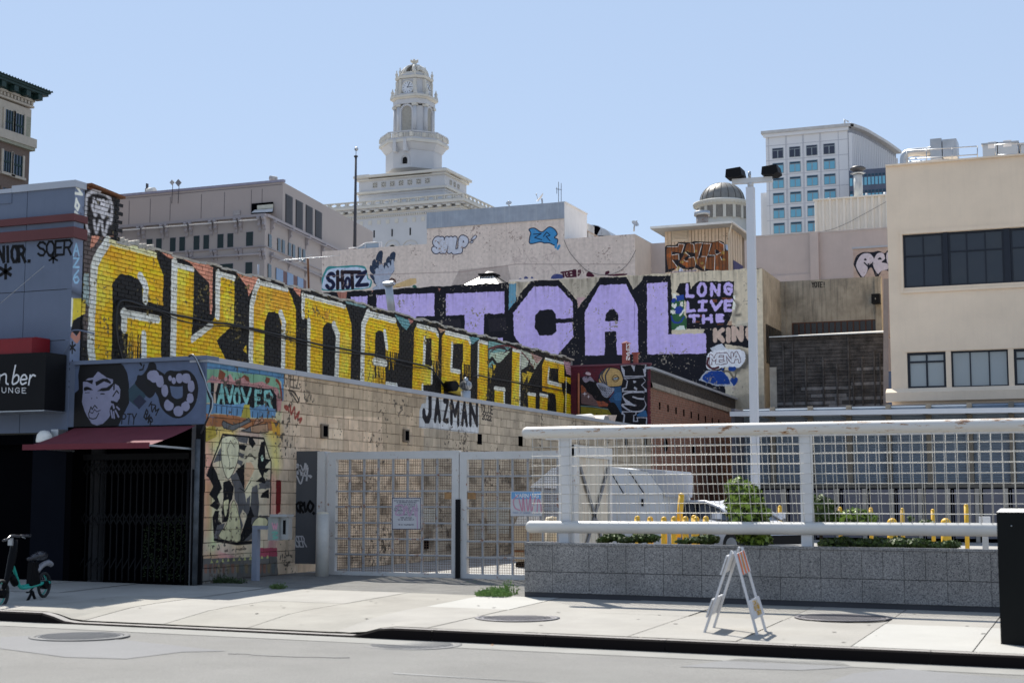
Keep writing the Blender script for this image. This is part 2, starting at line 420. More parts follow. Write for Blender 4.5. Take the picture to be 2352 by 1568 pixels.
        if mortar:
            nz2 = n.new('ShaderNodeTexNoise'); nz2.inputs['Scale'].default_value = 14; nz2.inputs['Detail'].default_value = 4; L.new(g.outputs['Position'], nz2.inputs['Vector'])
            r2 = n.new('ShaderNodeMapRange'); r2.inputs[1].default_value = .3; r2.inputs[2].default_value = .6; r2.inputs[3].default_value = mortar * .35; r2.inputs[4].default_value = mortar; L.new(nz2.outputs['Fac'], r2.inputs[0])
            y = n.new('ShaderNodeMix'); y.data_type = 'RGBA'; L.new(r2.outputs[0], y.inputs[0]); L.new(col, y.inputs[6]); y.inputs[7].default_value = (*joint, 1); col = y.outputs[2]
        L.new(col, b.inputs['Base Color']); b.inputs['Roughness'].default_value = rough; b.inputs['Specular IOR Level'].default_value = .3
        if bump:
            nb = n.new('ShaderNodeTexNoise'); nb.inputs['Scale'].default_value = bscale; nb.inputs['Detail'].default_value = 5; L.new(g.outputs['Position'], nb.inputs['Vector'])
            bp = n.new('ShaderNodeBump'); bp.inputs['Strength'].default_value = bump; bp.inputs['Distance'].default_value = .02; L.new(nb.outputs['Fac'], bp.inputs['Height']); L.new(bp.outputs['Normal'], b.inputs['Normal'])
        return m

BLK, WHT, YEL, LAV = (22, 20, 20), (232, 230, 216), (255, 194, 22), (200, 182, 238)
XY = -16.30          # plane of the long yellow brick wall
XC = -13.6           # plane of the concrete block wall and of the red brick flank
YP = 57.5            # plane of the purple lettered wall
YT = 70.0            # plane of the tan rendered building behind it
YF = 20.5            # street front of the two shops
YV = 45.7            # small front painted with the column of letters
XS = -12.5

# ---- yellow letters on the long brick wall
my = Mural('X', XY, 20.6, 47.0, 1.6, 7.3, 100, BLK)
SAL, TEAL = (222, 150, 122), (110, 160, 165)
my.poly(R4, [(60,560),(270,560),(270,640),(190,625),(60,850)], (150, 105, 80))
my.poly(R4, [(0,560),(190,600),(60,1000),(40,1568),(0,1568)], (92, 80, 76))
my.poly(R4, [(75,625),(155,622),(90,730),(60,740)], SAL)
my.poly(R4, [(660,740),(800,800),(950,800),(1110,870),(1168,912),(1160,1335),(1142,1335),(1135,1050),(1040,960),(960,868),(860,820),(790,842)], SAL)
my.poly(R4, [(1372,955),(1578,1005),(1490,1175),(1478,1090),(1400,985)], SAL)
my.poly(R4, [(1888,1082),(1965,1110),(1955,1178),(1900,1110)], SAL)
my.poly(R6, [(290,520),(490,572),(460,590),(300,545)], (120, 150, 150))
my.poly(R6, [(740,650),(905,700),(845,785),(800,745)], TEAL)
my.poly(R6, [(860,680),(915,700),(880,735)], (200, 130, 120))
my.poly(R6, [(1130,765),(1200,785),(1150,810)], (190, 150, 120))
my.poly(R6, [(1405,840),(1510,860),(1435,915)], TEAL)
my.poly(R6, [(1585,878),(1800,930),(1700,1010),(1640,1130),(1588,1125)], (120, 165, 160))
my.poly(R6, [(1600,990),(1780,975),(1690,1080),(1600,1060)], (190, 205, 180))
my.poly(R6, [(1878,960),(2075,1035),(2000,1140),(1960,1090),(1880,1180)], (195, 200, 180))
my.poly(R6, [(1960,985),(2075,1035),(2020,1090)], (190, 150, 140))
my.poly(R6, [(2262,1060),(2345,1080),(2345,1200),(2290,1180)], (196, 150, 158))
for k in range(7):
    my.line(R6, [(1592+8*k, 1010-14*k), (1640+14*k, 930+4*k), (1720+6*k, 935+6*k), (1760-8*k, 975+4*k)], (60, 40, 50), .02, curve=True)
my.line(R6, [(1585,960),(1680,925),(1800,935),(1900,1000),(1990,1120)], (110, 45, 50), .05, curve=True)
YL = lambda V, p: my.poly(V, p, YEL)
WL = lambda V, p, w: my.line(V, p, WHT, w)
# G
YL(R2, [(965,95),(1180,140),(1400,215),(1430,300),(1475,420),(1470,695),(1320,650),(1285,600),(1290,510),(1255,455),(1180,418),(1085,405),(1045,450),(1015,510),(1015,740),(1003,1230),(795,1230),(830,420),(835,320),(880,230)])
WL(R2, [(975,110),(900,220),(850,330),(838,600),(825,940),(822,1100),(840,1200)], .19)
my.line(R2, [(1000,118),(1180,165),(1400,235)], (235, 225, 170), .11)
my.line(R2, [(1265,425),(1300,480),(1318,540),(1308,640)], WHT, .16)
YL(R2, [(1108,738),(1455,790),(1455,1180),(1285,1180),(1285,958),(1200,948),(1110,935)])
WL(R2, [(1108,760),(1425,815)], .15); WL(R2, [(1122,745),(1120,900)], .16); WL(R2, [(1298,955),(1297,1180)], .17)
my.drips(R2, 1120, 1280, (930,950), YEL, 14, .45, .02, 3)
# K
YL(R2, [(1560,290),(1750,345),(1740,795),(1728,990),(1905,852),(1950,780),(1958,398),(2115,430),(2112,850),(1955,1000),(1990,1080),(2040,1180),(1545,1180),(1552,700)])
WL(R2, [(1575,300),(1568,760)], .19); WL(R2, [(1570,790),(1560,1170)], .19); WL(R2, [(1590,322),(1740,366)], .1)
WL(R2, [(1968,402),(1962,780)], .17); WL(R2, [(1980,405),(2110,440)], .12); WL(R2, [(1735,992),(1910,858)], .13)
my.poly(R7, [(470,35),(470,125),(437,92)], YEL)
# O
YL(R4, [(1585,1035),(1720,1070),(1850,1110),(1885,1190),(1920,1295),(1912,1870),(1790,1870),(1790,1450),(1765,1335),(1720,1310),(1665,1315),(1635,1400),(1628,1850),(1500,1830),(1503,1250),(1530,1180)])
my.poly(R4, [(1600,1070),(1840,1120),(1900,1290),(1760,1300),(1640,1290),(1560,1400),(1540,1250)], (228, 160, 60), .55)
WL(R4, [(1580,1048),(1545,1140),(1518,1250),(1512,1800)], .17); WL(R4, [(1600,1052),(1840,1112)], .1); WL(R4, [(1782,1325),(1808,1400),(1800,1850)], .17)
# N
YL(R6, [(-95,460),(100,505),(300,570),(325,650),(352,740),(340,1262),(200,1235),(215,760),(180,725),(140,715),(110,730),(90,770),(85,1215),(-40,1185),(-40,690),(-95,665)])
WL(R6, [(-92,470),(290,572)], .1); WL(R6, [(190,738),(225,830),(213,1240)], .2); WL(R6, [(-88,470),(-88,660)], .14); WL(R6, [(-35,700),(-38,1180)], .14)
# E
YL(R6, [(492,610),(740,682),(780,790),(775,992),(655,966),(650,830),(625,792),(590,788),(565,815),(558,1010),(555,1045),(655,1062),(655,1310),(435,1285),(440,800),(455,740)])
YL(R6, [(670,1265),(760,1277),(758,1330),(665,1315)])
my.poly(R6, [(545,1200),(650,1215),(650,1320),(545,1310)], BLK, .6)
my.drips(R6, 550, 650, (1160,1165), YEL, 14, .5, .02, 8); my.drips(R6, 660, 775, (965,990), YEL, 14, .4, .022, 9); my.drips(R6, 545, 650, 1220, BLK, 10, -.3, .03, 21)
WL(R6, [(502,628),(455,740),(445,1270)], .2); WL(R6, [(512,640),(740,702)], .15); WL(R6, [(650,800),(668,940)], .15); WL(R6, [(556,1066),(655,1084)], .2); WL(R6, [(668,1272),(756,1284)], .12)
# F (first)
YL(R6, [(940,735),(1110,780),(1136,830),(1130,1066),(1070,1050),(1072,860),(1012,858),(1005,1090),(1070,1112),(1075,1275),(995,1278),(988,1370),(895,1350),(915,780)])
WL(R6, [(1012,858),(1002,1088)], .14); WL(R6, [(945,745),(1110,790),(1130,830)], .12); WL(R6, [(1076,1120),(1072,1260)], .1); WL(R6, [(990,1280),(988,1350)], .1)
my.drips(R6, 1075, 1130, 1060, YEL, 8, .3, .02, 11)
# F (second)
YL(R6, [(1195,800),(1405,850),(1425,910),(1420,1097),(1355,1085),(1355,905),(1258,905),(1250,1140),(1325,1157),(1325,1272),(1185,1272),(1180,1390),(1158,1375),(1165,840)])
WL(R6, [(1258,905),(1250,1138)], .12); WL(R6, [(1200,808),(1405,858),(1420,900)], .12); WL(R6, [(1250,1145),(1325,1160)], .12)
my.drips(R6, 1350, 1420, 1090, YEL, 10, .35, .022, 12)
# L L
YL(R6, [(1500,880),(1576,902),(1580,1180),(1565,1460),(1485,1450),(1490,940)]); YL(R6, [(1640,1300),(1732,1316),(1732,1485),(1640,1470)])
WL(R6, [(1505,885),(1576,905)], .1); WL(R6, [(1496,900),(1490,1200)], .1); WL(R6, [(1640,1306),(1732,1322)], .12); WL(R6, [(1728,1320),(1728,1480)], .1)
YL(R6, [(1800,960),(1876,978),(1868,1490),(1945,1510),(1940,1350),(2010,1362),(2010,1540),(1790,1505)])
WL(R6, [(1806,962),(1876,980)], .1); WL(R6, [(1872,985),(1866,1490)], .1); WL(R6, [(1942,1356),(2010,1368)], .1)
for (a, b) in ((1585, 1120), (1620, 1090), (1885, 1165), (1930, 1150)):
    my.poly(R6, [(a, b), (a + 55, b + 20), (a + 15, b + 110)], (214, 180, 50))
my.line(R6, [(1580,1075),(1620,1040),(1670,1110),(1640,1160)], BLK, .12); my.line(R6, [(1885,1160),(1940,1120),(1955,1060)], BLK, .1); my.line(R6, [(1620,1100),(1630,1200)], BLK, .1)
# S
YL(R6, [(2095,1035),(2265,1077),(2272,1262),(2215,1238),(2215,1130),(2130,1125),(2118,1250),(2240,1280),(2268,1390),(2255,1590),(2203,1580),(2190,1362),(2070,1332),(2070,1100)])
YL(R6, [(2050,1360),(2120,1372),(2115,1575),(2045,1560)])
WL(R6, [(2132,1128),(2120,1250),(2240,1282)], .12); WL(R6, [(2098,1042),(2262,1084)], .1); WL(R6, [(2052,1366),(2118,1378)], .12)
my.drips(R6, 2215, 2270, 1245, YEL, 6, .3, .02, 14)
YL(S5, [(395,385),(470,400),(502,440),(512,800),(392,790)])
my.line(S5, [(395,460),(455,500),(500,590)], BLK, .25); my.poly(S5, [(400,470),(460,500),(455,560),(405,530)], BLK); WL(S5, [(405,400),(400,780)], .06)
my.poly(S5, [(470,520),(520,440),(520,640),(500,620)], (150, 90, 60))
# graffiti on the raised end of the wall
my.poly(R1, [(765,1095),(1030,1165),(1020,1568),(760,1568)], (40, 34, 32))
my.poly(R1, [(765,1095),(1030,1165),(1030,1205),(765,1140)], (96, 52, 32))
for pts in ([(790,1200),(860,1170),(960,1200),(1010,1300),(1000,1450)], [(780,1220),(770,1400),(800,1540)], [(830,1300),(860,1380),(880,1310)], [(900,1320),(930,1400),(960,1330)],
            [(850,1440),(870,1530),(900,1440)], [(920,1450),(945,1560),(980,1440)], [(990,1240),(960,1350),(1005,1400)]):
    my.line(R1, pts, (205, 200, 200), .07, soft=.02, curve=True)
my.text(R1, 'NORB', [(840,1290),(980,1330),(985,1270),(850,1230)], .045, (215, 210, 210), .2, curve=True)
my.text(R1, 'NEAR', [(860,1345),(950,1365),(950,1320),(860,1300)], .04, (215, 210, 210), .2, curve=True)
# strips beside the corner
my.poly(R2, [(755,400),(800,400),(800,700),(745,640)], (150, 165, 160)); my.poly(R2, [(640,630),(775,640),(770,760),(690,800),(680,900),(640,850)], (215, 185, 60))
mk = ((my.im[..., 0] > .7) & (my.im[..., 2] < .1))[..., None]
for c_, sd, th, am in (((234, 158, 44), 41, .56, .45), ((190, 172, 44), 42, .58, .45), ((130, 104, 40), 43, .64, .4), ((255, 224, 80), 44, .54, .6)):
    n_ = vnoise(my.h, my.w, (90, 60), sd, 6)[..., None]; my.im = np.where(mk, my.im + (lin(c_) - my.im) * np.clip((n_ - th) * 9, 0, 1) * am, my.im)
my.cells(3.0, .0765, YF + .27, .212, .16, 3)
my.wear(31, .035, .10, (120, 105, 60), .016, .18, .12)
my.poly(R4, [(400,905),(430,880),(450,930),(420,960)], (215, 165, 50), .8); my.poly(R4, [(1235,1095),(1260,1090),(1268,1140),(1240,1155)], (215, 165, 50), .8); my.poly(R6, [(108,620),(145,640),(140,690),(110,670)], (205, 150, 50), .8)

# ---- lavender letters on the back wall
mp = Mural('Y', YP, -34, XS, 1.0, 11.2, 70, (214, 200, 174))
K2 = (24, 24, 32)
mp.poly(S1, [(-1600,880),(0,890),(820,850),(870,1000),(905,985),(1040,830),(1270,825),(1440,1010),(1450,1090),(1640,810),(1890,805),(1950,920),(2040,795),(2290,795),(2300,1020),(2295,1325),(2780,1325),(2780,1900),(-1600,2000)], K2)
mp.poly(S2, [(598,1450),(640,1440),(640,1680),(560,1900),(598,1900)], K2)
mp.poly(S5, [(1660,-60),(1700,-60),(1700,200),(1600,420),(1500,420)], K2)
mp.poly(S1, [(905,838),(1025,830),(985,868),(912,985),(900,1040)], (190, 178, 158))
mp.poly(S1, [(1285,828),(1650,808),(1640,840),(1452,1085),(1440,1005),(1390,945)], (192, 180, 160)); mp.poly(S1, [(1440,990),(1520,985),(1452,1085)], (200, 165, 165))
mp.poly(S1, [(1895,803),(2045,795),(2030,840),(1952,915)], (192, 180, 160))
mp.poly(S1, [(828,866),(895,866),(892,1020),(826,1105)], (108, 158, 180))
mp.poly(R6, [(215,435),(310,430),(300,500),(240,520)], (176, 120, 104)); mp.poly(R6, [(525,415),(548,415),(540,450)], (176, 120, 104)); mp.poly(R6, [(1128,405),(1148,405),(1140,445)], (176, 120, 104))
LV = lambda V, p: mp.poly(V, p, LAV)
LV(R6, [(342,480),(495,475),(495,700),(340,700)])
LV(R6, [(575,467),(1098,449),(1098,655),(930,660),(930,900),(760,900),(760,690),(575,690)])
LV(R6, [(1200,452),(1728,433),(1728,632),(1542,636),(1542,858),(1715,852),(1715,1150),(1370,1150),(1370,642),(1200,655)])
LV(S1, [(1050,892),(1272,886),(1405,1032),(1408,1176),(1252,1180),(1252,1140),(1214,1098),(1110,1103),(1064,1160),(1064,1270),(1110,1332),(1212,1334),(1256,1290),(1256,1222),(1405,1216),(1408,1350),(1255,1520),(1060,1516),(960,1450),(870,1330),(868,1130)])
LV(S1, [(1645,880),(1885,866),(1992,1080),(1995,1502),(1800,1507),(1800,1295),(1695,1298),(1693,1512),(1515,1512),(1515,1118)])
mp.poly(S1, [(1698,1206),(1700,1150),(1732,1098),(1778,1094),(1814,1142),(1815,1200)], K2)
LV(S2, [(65,1050),(252,1040),(260,1510),(598,1503),(600,1684),(72,1690)])
mp.line(S1, [(1745,1210),(1745,1290)], (120, 105, 165), .02); mp.line(S1, [(1960,1010),(1962,1290)], (120, 105, 165), .02)
# small faded panels
mp.poly(S1, [(640,1185),(800,1170),(810,1290),(650,1300)], (50, 46, 54), .5); mp.poly(R6, [(1120,690),(1330,680),(1340,790),(1200,790)], (60, 55, 62), .4)
# LONG LIVE THE KIN..
mp.poly(T6, [(165,160),(295,140),(300,235),(355,170),(400,130),(860,130),(850,335),(870,375),(840,480),(830,560),(760,700),(560,740),(250,745),(240,400),(210,350),(110,260)], K2)
mp.poly(T6, [(250,690),(560,700),(545,980),(640,985),(720,930),(1100,1000),(1100,650),(900,690),(560,700)], K2)
mp.poly(T6, [(905,640),(1080,640),(1080,700),(860,720)], (205, 195, 175), .8)
for (a, b, c, d) in ((560,360,640,400), (700,340,830,360), (400,560,480,590), (780,640,830,700), (330,640,420,660), (640,680,720,690)):
    mp.poly(T6, [(a,b),(c,b),(c,d),(a,d)], (150, 85, 55), .55)
for ch, q in (('L', [(255,320),(335,320),(350,170),(255,175)]), ('O', [(395,315),(495,310),(490,165),(400,165)]), ('N', [(570,310),(665,305),(665,175),(570,170)]), ('G', [(745,290),(825,290),(825,165),(740,165)]),
              ('L', [(262,515),(345,510),(345,400),(262,400)]), ('i', [(385,505),(520,500),(520,390),(385,390)]), ('V', [(570,500),(670,490),(700,390),(565,385)]), ('E', [(745,505),(820,505),(830,380),(745,380)]),
              ('T', [(300,645),(385,650),(395,575),(290,575)]), ('H', [(465,660),(570,655),(565,570),(465,570)]), ('E', [(640,645),(715,645),(715,565),(640,565)])):
    mp.text(T6, ch, q, .125, LAV, 0)
for ch, q in (('K', [(615,890),(715,890),(715,755),(615,755)]), ('I', [(775,890),(800,890),(800,750),(775,750)]), ('N', [(855,880),(955,880),(955,730),(855,730)]), ('G', [(1035,870),(1130,870),(1130,715),(1035,715)])):
    mp.text(T6, ch, q, .19, (206, 180, 162), 0)
# creature panel at left of the words
mp.poly(T6, [(55,380),(215,330),(215,560),(250,620),(245,755),(52,755)], (52, 96, 62)); mp.poly(T6, [(110,320),(215,300),(215,370),(120,390)], (40, 70, 150))
mp.blob(T6, [(95,480),(160,450),(205,490),(180,550),(110,540)], (44, 66, 148)); mp.line(T6, [(50,580),(80,650),(160,660),(210,590)], (44, 66, 148), .07, curve=True)
mp.poly(T6, [(90,755),(150,700),(210,700),(240,755)], (215, 225, 215)); mp.blob(T6, [(70,410),(90,425),(115,410),(125,440),(95,485),(60,445)], WHT)
mp.text(T6, '*', [(50,545),(100,545),(100,505),(50,505)], .06, WHT); mp.poly(T6, [(70,285),(115,290),(110,345),(70,350)], WHT); mp.poly(T6, [(170,400),(200,390),(200,450),(170,455)], WHT)
mp.line(T6, [(165,570),(215,500)], WHT, .06); mp.blob(T6, [(55,360),(100,350),(100,395),(60,400)], (44, 66, 148))
mp.line(T6, [(860,260),(885,290),(860,330)], (60, 60, 60), .12, .5, .06); mp.line(T6, [(870,400),(915,440),(880,520)], (70, 70, 70), .14, .7, .06); mp.line(T6, [(890,565),(935,565)], (50, 50, 50), .12, .8, .05); mp.line(T6, [(850,560),(860,640)], (90, 90, 90), .12, .6, .07)
mp.poly(T6, [(845,310),(880,315),(875,360),(850,350)], WHT); mp.poly(T6, [(850,370),(880,400),(870,500),(835,480)], WHT)
# MENA piece and blue shapes
mp.line(T6, [(930,1040),(1040,1120),(980,1230),(880,1270)], (60, 60, 62), .3, .85, .1, curve=True)
mp.poly(T6, [(550,990),(700,930),(760,1000),(900,1010),(600,1060)], (205, 208, 214))
mp.blob(T6, [(500,1190),(560,1040),(940,1010),(1010,1110),(930,1240),(780,1230),(560,1275)], (232, 232, 236))
mp.text(T6, 'MENA', [(560,1190),(930,1160),(930,1050),(560,1085)], .13, (84, 42, 48), .18, curve=True); mp.text(T6, 'MENA', [(560,1190),(930,1160),(930,1050),(560,1085)], .08, (226, 226, 230), .18, curve=True)
mp.line(T6, [(525,1120),(520,1200),(580,1255),(650,1240)], (84, 42, 48), .09, curve=True)
mp.poly(T6, [(400,1400),(500,1280),(700,1280),(830,1400),(840,1480),(640,1480)], (196, 198, 205), .8)
mp.blob(T6, [(455,1390),(520,1300),(640,1285),(730,1310),(810,1440),(700,1458),(560,1440)], (28, 66, 140)); mp.blob(T6, [(815,1400),(860,1355),(912,1400),(860,1472)], (28, 66, 140))
mp.blob(T6, [(710,1250),(730,1265),(710,1280),(695,1265)], (28, 66, 140)); mp.blob(T6, [(790,1240),(880,1230),(870,1280),(800,1285)], (28, 66, 140)); mp.line(T6, [(740,1290),(800,1295),(860,1370),(890,1290)], (120, 112, 96), .08, curve=True)
mp.poly(T6, [(850,1480),(890,1480),(890,1530),(845,1530)], (198, 178, 168))
mp.poly(S5, [(1890,550),(2090,540),(2320,560),(2320,700),(1880,700)], (172, 160, 140)); mp.poly(S5, [(1980,320),(2300,300),(2300,560),(1900,560)], (188, 174, 150), .6)
mp.wear(51, .03, .10, (150, 140, 126), .03, .12, .10)
tmp = mp.im.copy()
st = vnoise(mp.h, mp.w, (60, 5), 77, 4)[..., None]; zz = (np.arange(mp.h) / mp.ppm + mp.z0)[:, None, None]
mp.im = mp.im * (1 - .6 * np.clip((st - .45) * 3, 0, 1) * np.clip((zz - 9.9) / .8, 0, 1))

# ---- tan building with small pieces
mt = Mural('Y', YT, -42, -12, 9, 20, 60, (204, 190, 180))
mt.blob(T8, [(220,1060),(190,850),(260,640),(350,520),(560,520),(760,500),(1080,500),(1200,560),(1250,780),(1330,830),(1320,940),(1250,1010),(900,1050)], (64, 138, 140))
mt.blob(T8, [(260,1040),(230,860),(300,660),(390,580),(580,550),(760,550),(940,530),(1080,550),(1190,600),(1230,800),(1300,840),(1280,930),(1230,1000),(900,1020)], (186, 198, 218))
SH = (34, 24, 32)
for ch, q in (('S', [(310,1000),(470,1020),(480,680),(340,700)]), ('H', [(560,1010),(680,1010),(660,640),(560,640)]), ('O', [(740,1000),(830,1000),(830,790),(740,790)]), ('T', [(700,1000),(1100,1000),(1060,650),(700,650)]), ('Z', [(990,950),(1230,930),(1190,640),(1000,750)])):
    mt.text(T8, ch, q, .21 if ch != 'O' else .17, SH if ch in 'HT' else (24, 28, 58), 0, curve=ch in 'SO')
NV = (44, 56, 76)
for pts in ([(1430,480),(1420,340),(1480,200),(1550,165),(1580,220),(1560,450),(1590,520)], [(1500,620),(1350,560),(1340,420),(1390,355),(1430,420)], [(1400,720),(1300,640),(1285,530),(1320,495),(1400,620)], [(1400,860),(1300,760),(1300,690),(1400,740)],
            [(1740,420),(1740,260),(1810,190),(1865,220),(1860,300),(1830,420)], [(1660,520),(1650,380),(1710,290),(1740,340),(1730,460)], [(1600,560),(1600,460),(1640,425),(1650,520)], [(1430,930),(1370,880),(1380,830),(1430,870)]):
    mt.blob(T8, pts, NV)
mt.poly(T8, [(1400,600),(1500,480),(1600,560),(1640,480),(1740,400),(1830,420),(1840,620),(1740,760),(1700,900),(1740,1050),(1350,1040),(1440,940),(1380,800)], NV)
WG = (158, 166, 182)
for pts in ([(1500,640),(1490,500),(1540,460),(1590,520),(1630,640)], [(1410,640),(1420,570),(1470,560),(1500,640),(1480,740)], [(1380,760),(1375,700),(1420,700),(1450,780)], [(1700,520),(1690,450),(1730,440),(1750,520)], [(1770,440),(1780,370),(1815,370),(1830,450),(1840,600),(1760,640)], [(1630,600),(1630,520),(1670,510),(1700,600)],
            [(1420,640),(1500,560),(1640,600),(1760,500),(1840,580),(1740,760),(1700,900),(1640,1060),(1500,1060),(1440,940),(1390,820)], [(1350,1030),(1420,960),(1560,980),(1540,1060)]):
    mt.blob(T8, pts, WG)
mt.blob(T8, [(1700,860),(1760,790),(1840,800),(1880,880),(1800,960),(1730,940)], (62, 32, 30)); mt.blob(T8, [(1800,900),(1840,870),(1870,900),(1840,940)], (232, 232, 232), (30, 30, 30), .02); mt.blob(T8, [(1828,900),(1845,895),(1848,915),(1832,920)], (40, 60, 120))
mt.poly(T8, [(1870,920),(2000,870),(2200,790),(2330,790),(2340,900),(2200,960),(1900,1000),(1780,1000)], (196, 168, 122)); mt.line(T8, [(1880,980),(1960,990)], (110, 40, 30), .025); mt.blob(T8, [(2240,980),(2290,935),(2340,970),(2330,1010)], (40, 90, 80))
mt.bubble(S1, 'SWILP', [(150,570),(435,570),(445,460),(165,465)], .24, (186, 190, 202), (30, 34, 56), .05, gap=.25)
mt.blob(S1, [(485,470),(520,430),(538,440),(515,468)], (186, 190, 202), (30, 34, 56), .04); mt.blob(S1, [(475,492),(500,478),(505,492),(485,502)], (186, 190, 202), (30, 34, 56), .04)
CY = (62, 132, 182)
mt.blob(S1, [(1010,375),(1060,365),(1125,400),(1190,355),(1240,375),(1265,420),(1240,450),(1270,470),(1250,520),(1195,500),(1150,500),(1110,490),(1020,505),(1015,450),(1025,410)], CY, (20, 26, 44), .05)
mt.line(S1, [(1050,420),(1120,415),(1060,450),(1125,470)], (20, 26, 44), .045); mt.line(S1, [(1140,440),(1170,400),(1200,430),(1165,440),(1200,480)], (20, 26, 44), .045); mt.line(S1, [(1255,515),(1250,535)], CY, .14); mt.line(S1, [(1282,525),(1270,550)], CY, .14)
for pts, c in (([(915,825),(935,815),(945,828)], (64, 72, 120)), ([(965,825),(975,800),(1000,810),(998,830)], (64, 72, 120)), ([(1025,825),(1035,800),(1052,825)], (64, 72, 120)), ([(1210,820),(1240,780),(1310,785),(1320,815)], (64, 72, 120)),
               ([(1530,800),(1535,765),(1560,757),(1600,800)], (70, 26, 44)), ([(1700,790),(1700,760),(1730,750),(1735,770)], (70, 26, 44)), ([(1450,800),(1450,750),(1475,735),(1478,770)], (70, 26, 44)), ([(1405,740),(1430,745),(1420,800),(1400,800)], (70, 26, 44)), ([(1730,785),(1890,775),(1860,795),(1740,795)], (70, 26, 44))):
    mt.blob(S1, pts, c)
mt.text(S1, 'TGEW', [(1310,805),(1440,800),(1430,745),(1300,765)], .09, (70, 26, 44), .15)
for i in range(26):
    a, b = random.uniform(880, 1320), random.uniform(540, 760); mt.line(S1, [(a, b), (a + random.uniform(-40, 40), b + random.uniform(-25, 25)), (a + random.uniform(-10, 50), b + random.uniform(10, 60))], (140, 120, 118), .04, .4, .02, curve=True)
mt.poly(S1, [(380,740),(820,700),(860,900),(300,900)], (128, 116, 112), .45)
mt.line(S1, [(-900,800),(400,760),(900,690),(1900,690)], (140, 122, 118), .05, .6)
mt.wear(61, .03, .08, (150, 134, 126), .012, .3, .09)

# ---- brown and gold lettering on the roof hut
XF0, XF1 = onY(*S2.uv(225, 545), 64)[0], onY(*S2.uv(805, 520), 64)[0]
mf = Mural('Y', 64, XF0 - .3, XF1 + .3, 9, 14, 110, (196, 174, 150))
mf.poly(T5, [(360,860),(360,360),(400,315),(590,310),(640,255),(870,260),(950,235),(1140,245),(1330,250),(1460,225),(1540,260),(1620,420),(1630,830),(1100,830),(960,760),(900,800),(740,790),(640,740),(560,800),(470,850)], (22, 18, 26))
BR, GO, OR = (124, 74, 40), (190, 168, 84), (184, 98, 42)
F1 = [(400,370),(620,335),(640,285),(755,300),(700,470),(500,440),(500,510),(640,490),(650,605),(510,605),(615,745),(430,800),(398,560)]
F2 = [(760,420),(800,290),(900,270),(960,340),(950,465),(870,470),(870,560),(945,545),(985,680),(960,745),(780,745),(640,660),(740,520)]
F3 = [(960,280),(1110,265),(1020,580),(990,640),(1160,815),(1190,545),(1090,535),(1150,420),(1290,280),(1225,520),(1370,520),(1350,820),(1620,810),(1620,440),(1390,500),(1370,400),(1440,440),(1540,420),(1540,290),(1440,245),(1330,270),(1290,280),(1140,265),(960,560)]
mf.poly(T5, F1, BR); mf.poly(T5, F2, BR)
mf.poly(T5, [(955,280),(1115,262),(1300,265),(1450,240),(1550,300),(1545,430),(1625,430),(1625,815),(1150,815),(985,680),(950,470)], BR)
r_ = random.Random(5)
for i in range(30):
    a, b = r_.uniform(420, 1580), r_.uniform(290, 780); w_, h_ = r_.uniform(40, 120), r_.uniform(40, 110)
    mf.poly(T5, [(a-w_/2, b), (a, b-h_/2), (a+w_/2, b), (a, b+h_/2)], r_.choice((GO, OR, OR, GO, (96, 56, 34))), .5, True)
KB = (20, 16, 24)
for pts in ([(505,440),(720,490),(640,600),(640,500),(505,505)], [(510,605),(650,600),(660,680),(615,745)], [(870,460),(960,470),(960,545),(860,560),(790,620),(830,640),(760,600),(760,560),(830,520),(790,450),(800,430)],
            [(1110,265),(1140,265),(1080,560),(1020,580)], [(1290,275),(1320,275),(1240,500),(1370,505),(1370,540),(1200,560)], [(1370,400),(1410,400),(1460,460),(1380,500)], [(1470,540),(1520,510),(1500,610)], [(1165,780),(1350,815),(1160,830)]):
    mf.poly(T5, pts, KB)
for pts in ([(410,345),(630,345),(640,285),(755,300),(700,470)], [(500,445),(500,510),(640,490),(645,605)], [(515,615),(615,745)], [(870,275),(940,300),(955,460)], [(770,455),(860,530)], [(845,565),(945,548),(980,680),(965,745)], [(745,610),(780,635),(835,635)],
            [(960,280),(1112,265),(1020,580)], [(1090,540),(1190,540),(1155,815)], [(1140,280),(1285,285),(1220,520)], [(1250,515),(1360,515),(1350,810)], [(1440,245),(1540,300),(1545,430)], [(1365,410),(1370,480),(1400,505),(1470,460)], [(1468,545),(1500,608)]):
    mf.line(T5, pts, (228, 222, 216), .024)
mf.poly(T5, [(1560,300),(1610,300),(1625,420),(1570,400)], (170, 190, 216)); mf.poly(T5, [(630,830),(670,760),(720,790),(730,835)], (190, 196, 214)); mf.poly(T5, [(480,840),(620,835),(1000,800),(990,830),(480,860)], (150, 140, 150))
mf.wear(71, .02, .06, (90, 70, 60), .006, .2, .1)

# ---- portrait and chain on the low shop front
ms = Mural('Y', YF, -17.1, -13.4, 2.6, 4.1, 330, (86, 98, 122))
ms.poly(T3, [(180,100),(790,100),(870,180),(930,300),(955,450),(965,600),(960,780),(900,900),(830,1050),(780,1160),(0,1180),(0,700),(150,560),(140,330)], (10, 9, 12), curve=False)
FC = (134, 134, 156)
ms.poly(T3, [(300,380),(380,370),(460,270),(600,370),(700,400),(700,480),(740,470),(790,500),(820,560),(810,700),(760,770),(700,740),(690,900),(640,1010),(540,1110),(440,1140),(360,1110),(290,1000),(240,900),(200,760),(215,620),(218,440)], FC, curve=False)
BK = (12, 10, 14)
ms.poly(T3, [(215,415),(380,410),(370,480),(290,440),(215,435)], BK); ms.poly(T3, [(415,440),(540,385),(610,390),(670,440),(660,470),(560,430),(430,505)], BK)
ms.blob(T3, [(235,530),(300,520),(375,570),(300,565),(240,580)], BK); ms.poly(T3, [(450,585),(520,540),(600,530),(710,450),(700,500),(640,575),(560,590)], BK)
